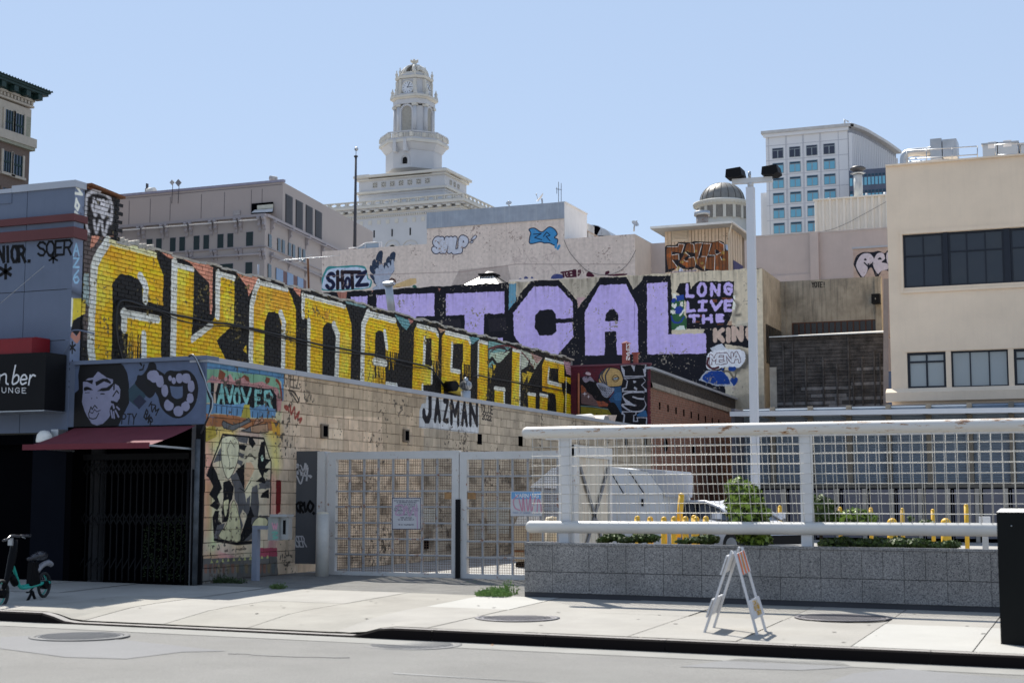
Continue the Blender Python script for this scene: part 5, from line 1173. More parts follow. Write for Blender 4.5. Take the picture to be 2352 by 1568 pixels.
# ------------------------------------------------------------------ purple lettered wall, its return and dark concrete yard
zp0, zp1 = onY(750, 672, YP)[2], onY(1760, 615, YP)[2]
def zpt(x): return zp0 + (zp1 - zp0) * (x + 31) / (31 + XS) + .02 * math.sin(x * 5.1) + .012 * math.sin(x * 17)
pb = thing('lettered_building', 'wide plastered building painted with giant lavender block letters on black', 'building', (-22, YP, 0))
b = MB(); N = 120; vs = []
for i in range(N+1):
    x = -34 + (34 + XS) * i / N; vs += [(x, YP, 0), (x, YP, zpt(x)), (x, YP+.35, zpt(x)), (x, YP+.35, zpt(x)-.6)]
b.add(vs, [(4*i+k, 4*i+4+k, 4*i+5+k, 4*i+1+k) for i in range(N) for k in range(3)])
b.build('front_wall', mb_p, pb)
MB().box(-34, XS - .4, YP + .35, YP + 22, zp1 - .8, zp1 - .6).build('roof', M('pale_bounce_roof', (.5,.48,.44)), pb)
m_dirtc = M('stained_concrete', (.38, .34, .27), .95, .18, 1.5, .35, 25, streak=.75, dirt=(.045, .042, .038), damt=.75)
YD = 61.0; xw = onY(2025, 700, YD)[0]
zs0, zs1 = zp1, onY(1800, 646, YD)[2]
MB().add([(XS, YP, 0), (XS, YD, 0), (XS, YD, zs1), (XS, YP, zs0)], [(0,1,2,3)]).add([(XS-.4, YP, zs0), (XS, YP, zs0), (XS, YD, zs1), (XS-.4, YD, zs1)], [(0,1,2,3)]).build('side_wall', m_dirtc, pb)
for i in range(5):
    z = 8.25 + i*.0; y0 = YP + .5 + i * .6
    MB().box(XS + .002, XS + .02, y0, y0 + .54, 7.0, 8.55).build('side_window', glass('grimy_glass', (.02,.018,.015), .3, .5), pb)
yc = thing('yard_wall', 'stained dark concrete wall with a long dirty window strip and the word YOTE', 'wall', (-10, YD, 0))
MB().box(XS + .002, xw, YD, YD + .3, 0, onY(1900, 641, YD)[2]).build('wall', m_dirtc, yc)
MB().box(XS + .002, XS + .22, YD - .08, YD - .003, 0, onY(1810, 646, YD)[2] - .02).build('pilaster', m_dirtc, yc)
MB().box(xw - .25, xw, YD - .08, YD - .003, 0, onY(2020, 641, YD)[2] + .02).build('pilaster', m_dirtc, yc)
wx0, wx1 = S2.y(1385, 1460, YD)[0], S2.y(2155, 1450, YD)[0]; wz1, wz0 = S2.y(1800, 1400, YD)[2], S2.y(1800, 1520, YD)[2] - .4
n = 14
for i in range(n):
    a, e = wx0 + (wx1-wx0)*i/n + .03, wx0 + (wx1-wx0)*(i+1)/n - .03
    MB().box(a, e, YD - .03, YD - .01, wz0, wz1).build('pane', glass('grimy_glass', (.02,.018,.015), .3, .5), yc)
MB().box(wx0 - .04, wx1 + .04, YD - .012, YD - .002, wz0, wz1 + .05).build('frame', M('rusty_frame', (.10, .045, .03)), yc)
text_mesh(S2, 'YOTE!', [(1555,1085),(1675,1085),(1675,1040),(1555,1040)], YD - .004, .035).build('spray_tag', m_black, yc)
fd = thing('wall_floodlight', 'black square floodlight high on the stained concrete wall', 'floodlight', S2.y(2130, 1195, YD - .3))
p = S2.y(2095, 1150, YD-.3); q = S2.y(2175, 1232, YD-.3)
MB().box(p[0], q[0], YD-.45, YD-.1, q[2], p[2]).build('housing', m_black, fd); MB().box(p[0]+.18, q[0]-.2, YD-.465, YD-.452, q[2]+.15, p[2]-.17).build('lens', m_conc, fd); MB().box((p[0]+q[0])/2-.05, (p[0]+q[0])/2+.05, YD-.1, YD-.01, q[2]+.1, q[2]+.2).build('bracket', m_black, fd)
# weathered board wall
m_board = M('weathered_boards', (.075, .066, .06), .9, .55, 3, .5, 30, streak=.4, dirt=(.02,.018,.016), damt=.5)
m_board2 = M('grey_boards', (.20, .185, .175), .9, .4, 3, .5, 30, streak=.3, dirt=(.03,.028,.026), damt=.4)
wb = thing('board_wall', 'wall of blackened weathered planks with thin vertical battens under a tin strip', 'wall', (-10.5, YP, 0))
YB = YP - .05
x0, x1 = S4.y(22, 700, YB)[0], S4.y(1058, 700, YB)[0]; zt_, zb_ = S4.y(500, 582, YB)[2], S4.y(500, 1330, YB)[2] - 1.0
n = 30; h = (zt_ - zb_) / n; rr = random.Random(3)
for i in range(n):
    z = zb_ + i*h; cuts = sorted([x0 + .02, x1] + [rr.uniform(x0+.6, x1-.6) for _ in range(2)])
    xa0 = x0 + (.02 if z > S4.y(500, 850, YB)[2] else S4.y(85, 700, YB)[0] - x0)
    cuts[0] = xa0
    for a, e in zip(cuts[:-1], cuts[1:]):
        if e - a < .05: continue
        MB().box(a + .004, e - .004, YB - rr.uniform(.02, .035), YB, z + .006, z + h - rr.uniform(.004, .014)).build('plank', m_board if rr.random() < (.9 if z > zb_ + (zt_-zb_)*.55 else .55) else m_board2, wb)
MB().box(x0, x1, YB, YB + .05, zb_, zt_).build('backing', m_black, wb)
for (a, b0, b1) in ((150,650,1250),(233,640,1250),(350,770,1250),(508,770,1250),(633,835,1250),(735,575,1040),(783,935,1250),(860,770,1250),(968,715,1250),(1020,735,1250)):
    p, q = S4.y(a, b0, YB), S4.y(a, b1 + 60, YB); MB().box(p[0]-.03, p[0]+.03, YB-.085, YB-.037, q[2]-.8, p[2]).build('batten', m_board, wb)
MB().add([S4.y(20,590,YB-.25), S4.y(1062,545,YB-.25), (x1, YB+.2, zt_+.13), (x0, YB+.2, zt_+.08)], [(0,1,2,3)]).add([S4.y(20,590,YB-.25), S4.y(1062,545,YB-.25), S4.y(1062,553,YB-.25), S4.y(20,598,YB-.25)], [(3,2,1,0)]).build('tin_strip', M('tin', (.6, .58, .54), .4, .1, 3, metal=.4), wb)
MB().box(x0 - .0, x0 + (S4.y(85,700,YB)[0] - x0), YB - .01, YB + .04, zb_, S4.y(500, 850, YB)[2]).build('plaster_edge', M('rough_plaster', (.40, .355, .29), .95, .15, 3, .6, 20, damt=.5, dirt=(.16,.12,.09)), wb)

# ------------------------------------------------------------------ beige building on the right
YBE = 55.0; m_bei = M('beige_render', (.84, .68, .51), .85, .06, .7, .25, 12, streak=.13, dirt=(.52, .41, .31), damt=.16)
bb = thing('beige_building', 'beige rendered building with dark framed windows at the right edge', 'building', (-4, YBE, 0))
xb0 = onY(2040, 600, YBE)[0]; zbt = onY(2100, 378, YBE)[2]; XR = 14
def hole(V, a0, a1, b0, b1): 
    p, q = V.y(a0, (b0+b1)/2, YBE), V.y(a1, (b0+b1)/2, YBE); return p[0], q[0], V.y((a0+a1)/2, b1, YBE)[2], V.y((a0+a1)/2, b0, YBE)[2]
zw1, zw0 = S3.y(1500, 1160, YBE)[2], S4.y(1500, 138, YBE)[2]
g1 = (S3.y(1230, 1400, YBE)[0], S3.y(1592, 1400, YBE)[0]); g2 = (S3.y(1636, 1400, YBE)[0], S3.y(2142, 1400, YBE)[0]); g3 = (S3.y(2200, 1400, YBE)[0], S3.y(2200, 1400, YBE)[0] + g2[1] - g2[0])
WX0, WX1 = g1[0], g3[1]
zl1, zl0 = S4.y(1450, 728, YBE)[2], S4.y(1450, 1055, YBE)[2]
L1 = (S4.y(1268, 900, YBE)[0], S4.y(1618, 900, YBE)[0]); L2 = (S4.y(1665, 900, YBE)[0], S4.y(2182, 900, YBE)[0]); L3 = (S4.y(2232, 900, YBE)[0], S4.y(2232, 900, YBE)[0] + L2[1] - L2[0])
# wall as blocks around the openings
holes = [(WX0, WX1, zw0, zw1), (L1[0], L1[1], zl0, zl1), (L2[0], L2[1], zl0, zl1), (L3[0], L3[1], zl0, zl1)]
xs_ = sorted({xb0, XR} | {h_[0] for h_ in holes} | {h_[1] for h_ in holes}); zs_ = sorted({0, zbt} | {h_[2] for h_ in holes} | {h_[3] for h_ in holes})
b = MB()
for i in range(len(xs_)-1):
    for j in range(len(zs_)-1):
        cx, cz = (xs_[i]+xs_[i+1])/2, (zs_[j]+zs_[j+1])/2
        if any(h_[0] < cx < h_[1] and h_[2] < cz < h_[3] for h_ in holes): continue
        b.add([(xs_[i],YBE,zs_[j]),(xs_[i+1],YBE,zs_[j]),(xs_[i+1],YBE,zs_[j+1]),(xs_[i],YBE,zs_[j+1])], [(0,1,2,3)])
for h_ in holes:
    d = YBE + .22; b.add([(h_[0],YBE,h_[2]),(h_[1],YBE,h_[2]),(h_[1],YBE,h_[3]),(h_[0],YBE,h_[3]),(h_[0],d,h_[2]),(h_[1],d,h_[2]),(h_[1],d,h_[3]),(h_[0],d,h_[3])], [(0,4,5,1),(1,5,6,2),(2,6,7,3),(3,7,4,0)])
b.add([(xb0,YBE,0),(xb0,YBE,zbt),(xb0,YBE+25,zbt),(xb0,YBE+25,0)], [(0,1,2,3)])
b.add([(xb0,YBE,zbt),(XR,YBE,zbt),(XR,YBE+25,zbt),(xb0,YBE+25,zbt)], [(0,1,2,3)])
b.build('wall', m_bei, bb)
m_nav = M('navy_frame', (.008, .012, .022), .4, .05, 2)
g_sky = glass('window_glass', (.016, .02, .028), .02, .55, .35); g_cur = glass('curtained_glass', (.34, .37, .37), .12, .5, .3)
def win(parent, x0, x1, z0, z1, cols, rows, gl, f=.07, d=.12, fm=m_nav, name='window', nocol_mid=None):
    w = MB(); Yf = YBE + d
    w.box(x0, x1, Yf, Yf+.08, z0, z0+f); w.box(x0, x1, Yf, Yf+.08, z1-f, z1); w.box(x0, x0+f, Yf, Yf+.08, z0+f, z1-f); w.box(x1-f, x1, Yf, Yf+.08, z0+f, z1-f)
    for r_ in rows[1:-1]: zz = z0 + (z1-z0)*r_; w.box(x0+f, x1-f, Yf+.003, Yf+.077, zz-f*.35, zz+f*.35)
    for c_ in range(1, cols): xx = x0 + (x1-x0)*c_/cols; w.box(xx-f*.35, xx+f*.35, Yf+.006, Yf+.074, z0+f, z1-f)
    o = w.build(name, fm, parent)
    for c_ in range(cols):
        for k in range(len(rows)-1):
            a, e = x0+(x1-x0)*c_/cols, x0+(x1-x0)*(c_+1)/cols; za, zz = z0+(z1-z0)*rows[k], z0+(z1-z0)*rows[k+1]
            MB().obox(((a+e)/2, Yf+.05, (za+zz)/2), ((e-a)/2-.005, 0, 0), (0, .004, rs.uniform(-.0003,.0003)), (0, rs.uniform(-.012,.012), (zz-za)/2-.005)).build('pane', gl, o)
    return o
win(bb, g1[0], g1[1], zw0, zw1, 2, [0, .60, 1], g_sky); win(bb, g2[0], g2[1], zw0, zw1, 3, [0, .64, 1], g_sky); win(bb, g3[0], g3[1], zw0, zw1, 3, [0, .64, 1], g_sky)
for (a, e) in ((g1[1], g2[0]), (g2[1], g3[0])): MB().box(a + .003, e - .003, YBE + .05, YBE + .2, zw0 - .1, zw1 + .02).build('mullion', m_nav, bb)
win(bb, L1[0], L1[1], zl0, zl1, 2, [0, .74, 1], g_cur, .09); win(bb, L2[0], L2[1], zl0, zl1, 3, [0, 1], g_cur, .06); win(bb, L3[0], L3[1], zl0, zl1, 3, [0, .74, 1], g_cur, .09)
MB().box(WX0 - .1, WX1, YBE - .05, YBE - .002, zw1 + .01, zw1 + .14).build('window_head', m_bei, bb); MB().box(WX0 - .1, WX0 - .01, YBE - .04, YBE - .002, zw0 - .2, zw1 + .008).build('window_head', m_bei, bb); MB().box(WX0 - .008, WX1, YBE - .06, YBE - .002, zw0 - .2, zw0 - .11).build('window_sill', m_bei, bb)
MB().box(L1[0] - .12, XR, YBE - .03, YBE - .002, zl1 + .02, zl1 + .14).build('window_head', m_bei, bb)
zq = S4.y(1500, 1090, YBE)[2]
MB().prism([(xb0-.18,YBE-.002,zq+.16),(xb0-.18,YBE-.28,zq),(xb0-.18,YBE-.28,zq-.32),(xb0-.18,YBE-.002,zq-.32)], (XR-xb0+.18, 0, 0)).build('ledge', m_bei, bb)
MB().box(xb0, XR, YBE - .1, YBE + .001, zbt - .0, zbt + .06).build('roof_edge', m_bei, bb)
# narrow recess strip beside it
MB().add([onY(2029, 640, YBE+1.5), onY(2041, 640, YBE+1.5), onY(2041, 1060, YBE+1.5), onY(2029, 1050, YBE+1.5)], [(3,2,1,0)]).build('recess_wall', M('recess_grey', (.24,.215,.21), .9, .1, 2), bb)
# roof gear
def rbox(name, label, cat, u0, u1, v0, v1, Y, dep, m, parent=None):
    p, q = onY(u0, (v0+v1)/2, Y), onY(u1, (v0+v1)/2, Y); z1 = onY((u0+u1)/2, v0, Y)[2]; z0 = onY((u0+u1)/2, v1, Y)[2]
    return p[0], q[0], z0, z1
YG = YBE + 3.5
dk = thing('roof_duct', 'shiny bent metal duct and fan housing on the beige roof', 'duct', onY(2150, 365, YG))
dpt = [onY(2077, 385, YG), onY(2077, 360, YG), onY(2086, 352, YG), onY(2105, 349, YG), onY(2132, 347, YG), onY(2146, 342, YG)]
MB().tube(spline([tuple(p) for p in dpt], False, 3), [.16]*16, 12).build('bent_duct', m_galv, dk)
x0, x1, z0, z1 = rbox('', '', '', 2140, 2166, 325, 372, YG, 1, None); MB().box(x0, x1, YG-.5, YG+.5, z0, z1).build('fan_box', m_galv, dk)
x0, x1, z0, z1 = rbox('', '', '', 2168, 2200, 326, 366, YG, 1, None); MB().box(x0, x1, YG-.5, YG+.5, z0, z1).build('fan_housing', m_galv, dk)
MB().tube([onY(2095, 352, YG+.4), onY(2140, 352, YG+.4)], .14, 10).build('straight_duct', m_galv, dk)
rl = thing('roof_railing', 'thin galvanised guard rail along the edge of the beige roof', 'railing', onY(2150, 370, YG-1.5))
for v in (341, 356): pass
for (ua, va, ub, vb_) in ((2082,347,2246,336),(2082,366,2246,355),(2086,372,2180,366)):
    MB().tube([onY(ua, va, YG-1.5), onY(ub, vb_, YG-1.5)], .02, 6).build('rail', m_galv, rl)
for u in (2083, 2128, 2187, 2245): MB().tube([onY(u, 346-(u-2082)*.067, YG-1.5), onY(u, 376-(u-2082)*.06, YG-1.5)], .02, 6).build('post', m_galv, rl)
rl2 = thing('roof_railing', 'short guard rail in front of the grey cabinets on the beige roof', 'railing', onY(2300, 360, YG-1.5))
for v in (0, 24): MB().tube([onY(2286, 333+v, YG-1.5), onY(2352, 329+v, YG-1.5)], .02, 6).build('rail', m_galv, rl2)
for u in (2286, 2338): MB().tube([onY(u, 331, YG-1.5), onY(u, 362, YG-1.5)], .02, 6).build('post', m_galv, rl2)
for k, (u0, u1, v0, v1, lb) in enumerate(((2257, 2290, 332, 362, 'left grey air handling cabinet on the beige roof'), (2292, 2338, 329, 358, 'wide grey air handling cabinet right of the first on the beige roof'), (2345, 2400, 331, 356, 'third air handling cabinet cut off by the right edge of the photo'))):
    x0, x1, z0, z1 = rbox('', '', '', u0, u1, v0, v1, YG, 1, None); t = thing('air_handler', lb, 'air handler', ((x0+x1)/2, YG, z0), 'air handling cabinets on the beige roof')
    MB().box(x0, x1, YG, YG+2, z0-.4, z1).build('cabinet', M('cabinet_grey', (.42, .47, .52), .5, .05, 1), t); MB().box(x0-.04, x1+.04, YG-.04, YG+2, z1+.002, z1+.06).build('lid', m_galv, t); MB().box(x0+.2, x0+.5, YG-.012, YG-.002, z0+.35, z0+.6).build('label_plate', m_lw, t)

# ------------------------------------------------------------------ low storage shed behind the car park
YS = 50.0; sh = thing('storage_shed', 'long low storage shed with white fascia, ribbed blue upper wall and grey lockers', 'shed', (-5, YS, 0))
xs0 = onY(1677, 1000, YS)[0]; zf1, zf0 = onY(1680, 945, YS)[2], onY(1680, 955, YS)[2]; dzs = onY(2352, 935, YS)[2] - onY(1677, 945, YS)[2]; XSE = 8.
xr_ = onY(2352, 900, YS)[0]; sl = dzs / (xr_ - xs0)
def zsh(x): return zf1 + sl * (x - xs0)
MB().prism([(xs0,YS,zsh(xs0)-.16),(XSE,YS,zsh(XSE)-.16),(XSE,YS,zsh(XSE)),(xs0,YS,zsh(xs0))], (0,.05,0)).build('fascia', M('fascia_white', (.72,.73,.75), .5, .03, 2), sh)
MB().add([(xs0,YS+.05,zsh(xs0)),(XSE,YS+.05,zsh(XSE)),(XSE,YS+6,zsh(XSE)+.3),(xs0,YS+6,zsh(xs0)+.3)], [(0,1,2,3)]).add([(xs0,YS+.06,zsh(xs0)-.15),(XSE,YS+.06,zsh(XSE)-.15),(XSE,YS+1.8,zsh(XSE)-.1),(xs0,YS+1.8,zsh(xs0)-.1)], [(3,2,1,0)]).build('roof', M('white_roof', (.62,.62,.62)), sh)
YW = YS + 1.6; m_rib = M('ribbed_blue_steel', (.25, .30, .36), .45, .06, 2, metal=.35); m_pst = M('olive_post', (.20, .175, .14), .7, .1, 3); m_lock = M('locker_grey', (.165, .16, .185), .6, .06, 2)
zmid = onY(2000, 1112, YW)[2]; zu = onY(2000, 950, YW)[2] + .3
xp = [S7.y(a, 400, YW)[0] for a in (30, 755, 1108, 1472, 1838, 2222)]; stp = (xp[5]-xp[1])/4
posts = [xp[1] + stp*k for k in range(-5, 9)]
posts = [x for x in posts if x > xs0 + .2]
edges = [xs0] + posts + [XSE]
for a, e in zip(edges[:-1], edges[1:]):
    b = MB(); n = int((zu - zmid) / .085)
    for i in range(n):
        z = zmid + i*.085; b.add([(a+.09,YW,z),(e-.09,YW,z),(e-.09,YW-.035,z+.05),(a+.09,YW-.035,z+.05),(e-.09,YW,z+.085),(a+.09,YW,z+.085)], [(0,1,2,3),(3,2,4,5)])
    b.build('ribbed_panel', m_rib, sh)
for x in posts:
    MB().box(x-.085, x+.085, YW-.16, YW-.04, zmid-.02, zu).build('post', m_pst, sh); MB().box(x-.06, x+.06, YS+.1, YW-.17, zu-.42, zu-.3).build('bracket', m_pst, sh)
MB().box(xs0, XSE, YW-.2, YW-.1, zmid-.12, zmid-.03).build('beam', m_pst, sh)
zl_ = lot_z(-5)
pl = [S7.y(a, 850, YW - .6)[0] for a in (880, 1130, 1400, 1650, 1900, 2160)]; st2 = (pl[5]-pl[0])/5
for k in range(-7, 12):
    x = pl[0] + st2*k
    if x < xs0 + .2 or x > XSE: continue
    MB().box(x-.06, x+.07, YW-.62, YW-.45, zl_, zmid-.15).build('pilaster', M('pilaster_cream', (.42,.38,.33), .7), sh)
    MB().box(x+.2, x+st2-.08, YW-.58, YW-.5, zl_+.12, zmid-.17).build('locker_door', m_lock, sh)
    MB().box(x+.125, x+.145, YW-.56, YW-.5, zl_, zmid-.2).build('gap_trim', m_lock, sh)
MB().box(xs0+.1, XSE, YW-.45, YW-.4, zl_-.1, zmid-.13).build('back_panel', m_void, sh)
MB().box(xs0, xs0+.12, YS+.2, YW+4, zl_, zu-.1).build('end_wall', M('shed_end', (.10,.10,.12)), sh)
MB().box(xs0+.13, XSE, YW+.02, YW+4, zl_, zu-.02).build('rear_core', m_core, sh)

# ------------------------------------------------------------------ tan rendered building behind
tb = thing('tan_building', 'tall tan rendered building with bubble graffiti behind the lavender letters', 'building', (-30, YT, 0))
xA, xB, xC_, xD = onY(740, 572, YT)[0], onY(981, 488, YT)[0], onY(1296, 464, YT)[0], S1.y(1965, 420, YT)[0]
zA, zB, zC, zD = onY(860, 570, YT)[2], onY(1140, 477, YT)[2], onY(1296, 464, YT)[2], S1.y(1640, 440, YT)[2]
zB = onY(1296,464,YT)[2]
for (a, e, z) in ((xA, xB, onY(900, 566, YT)[2]), (xB, xC_, zB - .85), (xC_, xD, zD)):
    b = MB(); b.add([(a,YT,0),(e,YT,0),(e,YT,z),(a,YT,z)], [(0,1,2,3)]); b.add([(a,YT,z),(e,YT,z),(e,YT+14,z),(a,YT+14,z)], [(0,1,2,3)]); b.build('front_wall', mb_t, tb)
m_flash = M('blue_flashing', (.27, .31, .37), .5, .12, 2, streak=.35, dirt=(.5,.52,.55))
MB().box(xB, xC_, YT - .06, YT + .3, zB - .849, zB).build('flashing', m_flash, tb)
MB().add([(xB,YT,9),(xB,YT+14,9),(xB,YT+14,zB-.1),(xB,YT,zB-.1)], [(3,2,1,0)]).build('side_wall', mb_t, tb)
m_wrend = M('white_render', (.80,.79,.76), .8, .04, 2, streak=.1)
e1 = onX(1350, 540, xC_)
MB().box(xC_-.3, xC_ + .003, YT + .02, onX(1348, 500, xC_)[1], zD - .5, zB - .02).build('side_wall', m_wrend, tb)
MB().box(xC_-.3, xC_ + .06, YT + .02, onX(1348, 500, xC_)[1], zB - .019, zB + .04).build('side_coping', m_wrend, tb)
b = MB(); yy2 = onX(1495, 560, xD)[1]
b.add([(xD,YT,0),(xD,yy2,0),(xD,yy2,zD-.02),(xD,YT,zD)], [(0,1,2,3)]); b.build('return_wall', M('return_render', (.62,.52,.43), .9, .05, 2), tb)
xE = S1.y(2260, 600, yy2)[0]
MB().box(xD, xE + 2, yy2, yy2 + .2, 9, S1.y(2170, 500, yy2)[2]).build('rear_wall', M('tan_plain', (.50,.425,.39), .9, .05, 2), tb)
# glassy white frame left
gf = thing('roof_windbreak', 'white framed glass windbreak on the left roof edge of the tan building', 'windbreak', T8.y(1200, 80, YT + .3))
for (a0, b0, a1, b1) in ((1500,-30,1500,140),(1545,-30,1545,140),(1185,0,1185,165),(1005,90,1005,185),(1010,95,1185,0),(810,110,1005,95),(1185,-5,1545,-30)):
    MB().tube([T8.y(a0,b0,YT+.3), T8.y(a1,b1,YT+.3)], .035, 6).build('bar', m_white, gf)
MB().add([T8.y(1010,180,YT+.32),T8.y(1185,165,YT+.32),T8.y(1185,10,YT+.32),T8.y(1010,100,YT+.32)], [(0,1,2,3)]).add([T8.y(1190,165,YT+.32),T8.y(1500,140,YT+.32),T8.y(1500,-25,YT+.32),T8.y(1190,-5,YT+.32)], [(0,1,2,3)]).build('glass', glass('pale_glass', (.30,.36,.42), .15), gf)
cable(S1, [(1325,470),(1370,570),(1440,660),(1530,745),(1650,785),(1790,770),(1900,690),(1975,560)], 'Y', YT - .08, .012, 'dark cable hanging in a wide curve across the tan wall', M('grey_cable', (.08,.07,.07)))
cable(S1, [(1385,165),(1360,280),(1370,380),(1378,450)], 'Y', YT + 1.2, .015, 'dark cable running down the white render', M('grey_cable', (.08,.07,.07)))
# rooftop dishes and antennas
def dish(u, v, Y, r, label, ang=.6):
    p = onY(u, v, Y); t = thing('satellite_dish', label, 'satellite dish', (p[0], p[1], p[2]-r*1.4))
    N_ = 16; b = MB(); d = np.array((-math.sin(ang)*.8, -math.cos(ang)*.8, .6)); d /= np.linalg.norm(d); a = np.cross(d, (0,0,1)); a /= np.linalg.norm(a); c_ = np.cross(a, d)
    vs = []
    for k in range(5):
        rr_ = r*k/4 + 1e-3
        for i in range(N_): vs.append(p + rr_*(a*math.cos(6.2832*i/N_)+c_*math.sin(6.2832*i/N_)) + d*(.3*rr_*rr_/r))
    b.add(vs, [(k*N_+i, k*N_+(i+1)%N_, (k+1)*N_+(i+1)%N_, (k+1)*N_+i) for k in range(4) for i in range(N_)], True); b.build('reflector', M('dish_grey', (.55,.55,.55), .6, .1, 3), t)
    MB().tube([p - d*.05, p - d*.1 - np.array((0,0,r*1.5))], .04, 6).build('mast', m_galv, t); MB().tube([p - c_*r*.8, p + d*r*1.1], .015, 5).build('feed_arm', m_galv, t); MB().ball(p + d*r*1.1, .04, 8, 6).build('feed_head', m_galv, t)
dish(1243, 455, YT + 1, .29, 'large round satellite dish on the tan roof', 1.0)
dish(1169, 468, YT + 1, .16, 'small satellite dish left of the large one on the tan roof', -.2)
dish(1458, 515, YT + 1, .2, 'satellite dish tilted up above the right end of the tan wall', -.9)
an = thing('whip_antenna', 'thin whip antenna pair behind the right end of the blue flashing', 'antenna', onY(1282, 465, YT + 1))
for (u, v0, v1) in ((1283, 418, 470), (1289, 421, 470), (1279, 430, 445)): MB().tube([onY(u, v0, YT+1), onY(u, v1, YT+1)], .016, 5).build('rod', M('dark_metal', (.06,.06,.07)), an)
MB().tube([onY(1277, 434, YT+1), onY(1290, 436, YT+1)], .015, 5).build('crossbar', M('dark_metal', (.06,.06,.07)), an)
ac = thing('roof_cowl', 'curved grey ventilation cowl beside the white rendered side wall', 'cowl', S1.y(1620, 430, YT + 6))
MB().prism([S1.y(1550,435,YT+6), S1.y(1660,432,YT+6), S1.y(1660,370,YT+6), S1.y(1640,345,YT+6), S1.y(1600,335,YT+6), S1.y(1550,335,YT+6)], (0,2,0)).build('hood', m_galv, ac)
MB().cyl(S1.y(1600,425,YT+5.95), S1.y(1600,425,YT+6.3), .5, 16).build('opening', m_void, ac); MB().prism([S1.y(1662,432,YT+6), S1.y(1745,425,YT+6), S1.y(1720,390,YT+6), S1.y(1690,370,YT+6), S1.y(1662,368,YT+6)], (0,2,0)).build('tail', m_galv, ac)
eb = thing('roof_cabinet', 'narrow grey cabinet standing at the end of the white side wall', 'cabinet', S1.y(1520, 440, YT + 4)); MB().box(S1.y(1505,400,YT+4)[0], S1.y(1545,400,YT+4)[0], YT+4, YT+5, 13, S1.y(1520,325,YT+4)[2]).build('box', M('cab_pale', (.5,.5,.48)), eb)
# roof hut
YH = 64; hx0, hx1 = XF0, XF1
hz1 = S2.y(500, 530, YH)[2]; hz0 = 9.8
ht = thing('roof_hut', 'tan metal clad roof hut with brown and gold graffiti and overhanging roof', 'hut', (hx0, YH, hz0))
m_hut = M('hut_tan', (.55,.46,.355), .6, .04, 2); n = 19; w_ = (hx1-hx0)/n
for i in range(n):
    a = hx0 + i*w_; MB().box(a+.012, a+w_-.012, YH - (.02 if i % 2 else 0), YH + .05, hz0, hz1).build('cladding_panel', mb_f, ht)
MB().box(hx0, hx1, YH+.03, YH+3, hz0, hz1).build('core', M('hut_shadow', (.2,.165,.13)), ht)
ysd = onX(S2.uv(915,700)[0], 500, hx1)[1]; n = 10
for i in range(n):
    y0, y1 = YH + .06 + (ysd-YH-.06)*i/n, YH + .06 + (ysd-YH-.06)*(i+1)/n; MB().box(hx1, hx1+.05 - (.02 if i%2 else 0), y0+.02, y1-.02, hz0, hz1-.05).build('cladding_panel', m_hut, ht)
MB().box(hx1+.055, hx1+.06, YH+.5, YH+2.4, 10, S2.x(850, 850, hx1)[2]).build('painted_patch', M('indigo_paint', (.05,.05,.14)), ht)
v0 = S2.y(298, 560, YH-.03); v1 = S2.y(435, 660, YH-.03)
fr = MB(); fr.box(v0[0]-.05, v1[0]+.05, YH-.05, YH-.03, v1[2]-.05, v0[2]+.05); lf = fr.build('vent_frame', m_hut, ht)
for i in range(9):
    z = v1[2] + (v0[2]-v1[2])*(i+.2)/9; MB().add([(v0[0],YH-.055,z),(v1[0],YH-.055,z),(v1[0],YH-.1,z+.03),(v0[0],YH-.1,z+.03),(v0[0],YH-.055,z+.09),(v1[0],YH-.055,z+.09)], [(0,1,2,3),(3,2,5,4)]).build('louvre', m_hut, lf)
rp = [S2.y(95, 525, YH-.9), S2.y(825, 487, YH-.9)]
zr_ = rp[1][2]; rx0, rx1 = rp[0][0], rp[1][0]
MB().box(rx0, rx1 + .02, YH-.9, YH+3.6, zr_-.1, zr_).build('roof', M('roof_edge_white', (.66,.65,.62), .5), ht)
MB().box(rx0+.02, rx1, YH-.88, YH+3.6, zr_-.12, zr_-.102).build('soffit', M('soffit_grey', (.30,.29,.28)), ht)
MB().tube([(rx1+.06,YH-.85,zr_-.06),(rx1+.06,YH+3.6,zr_-.08)], .045, 8).build('gutter', m_white, ht); MB().tube([(rx1,YH-.8,zr_-.15),(hx1+.03,YH-.1,zr_-.45),(hx1+.03,YH-.1,hz0)], .04, 6).build('downspout', M('pale_tan', (.6,.53,.43)), ht)
sv = thing('roof_vent', 'rusting galvanised vent stack on the roof hut in front of the cupola', 'vent', S2.y(565, 490, YH+1)); p = S2.y(565, 500, YH+1)
MB().cyl((p[0], YH+1, zr_), (p[0], YH+1, S2.y(565,445,YH+1)[2]), .27, 14).build('shaft', M('rusty_galv', (.30,.27,.25), .6, .2, 6, rust=.9), sv); MB().cyl((p[0], YH+1, S2.y(565,445,YH+1)[2]+.004), (p[0], YH+1, S2.y(565,403,YH+1)[2]), .36, 14).build('cap', m_galv, sv)

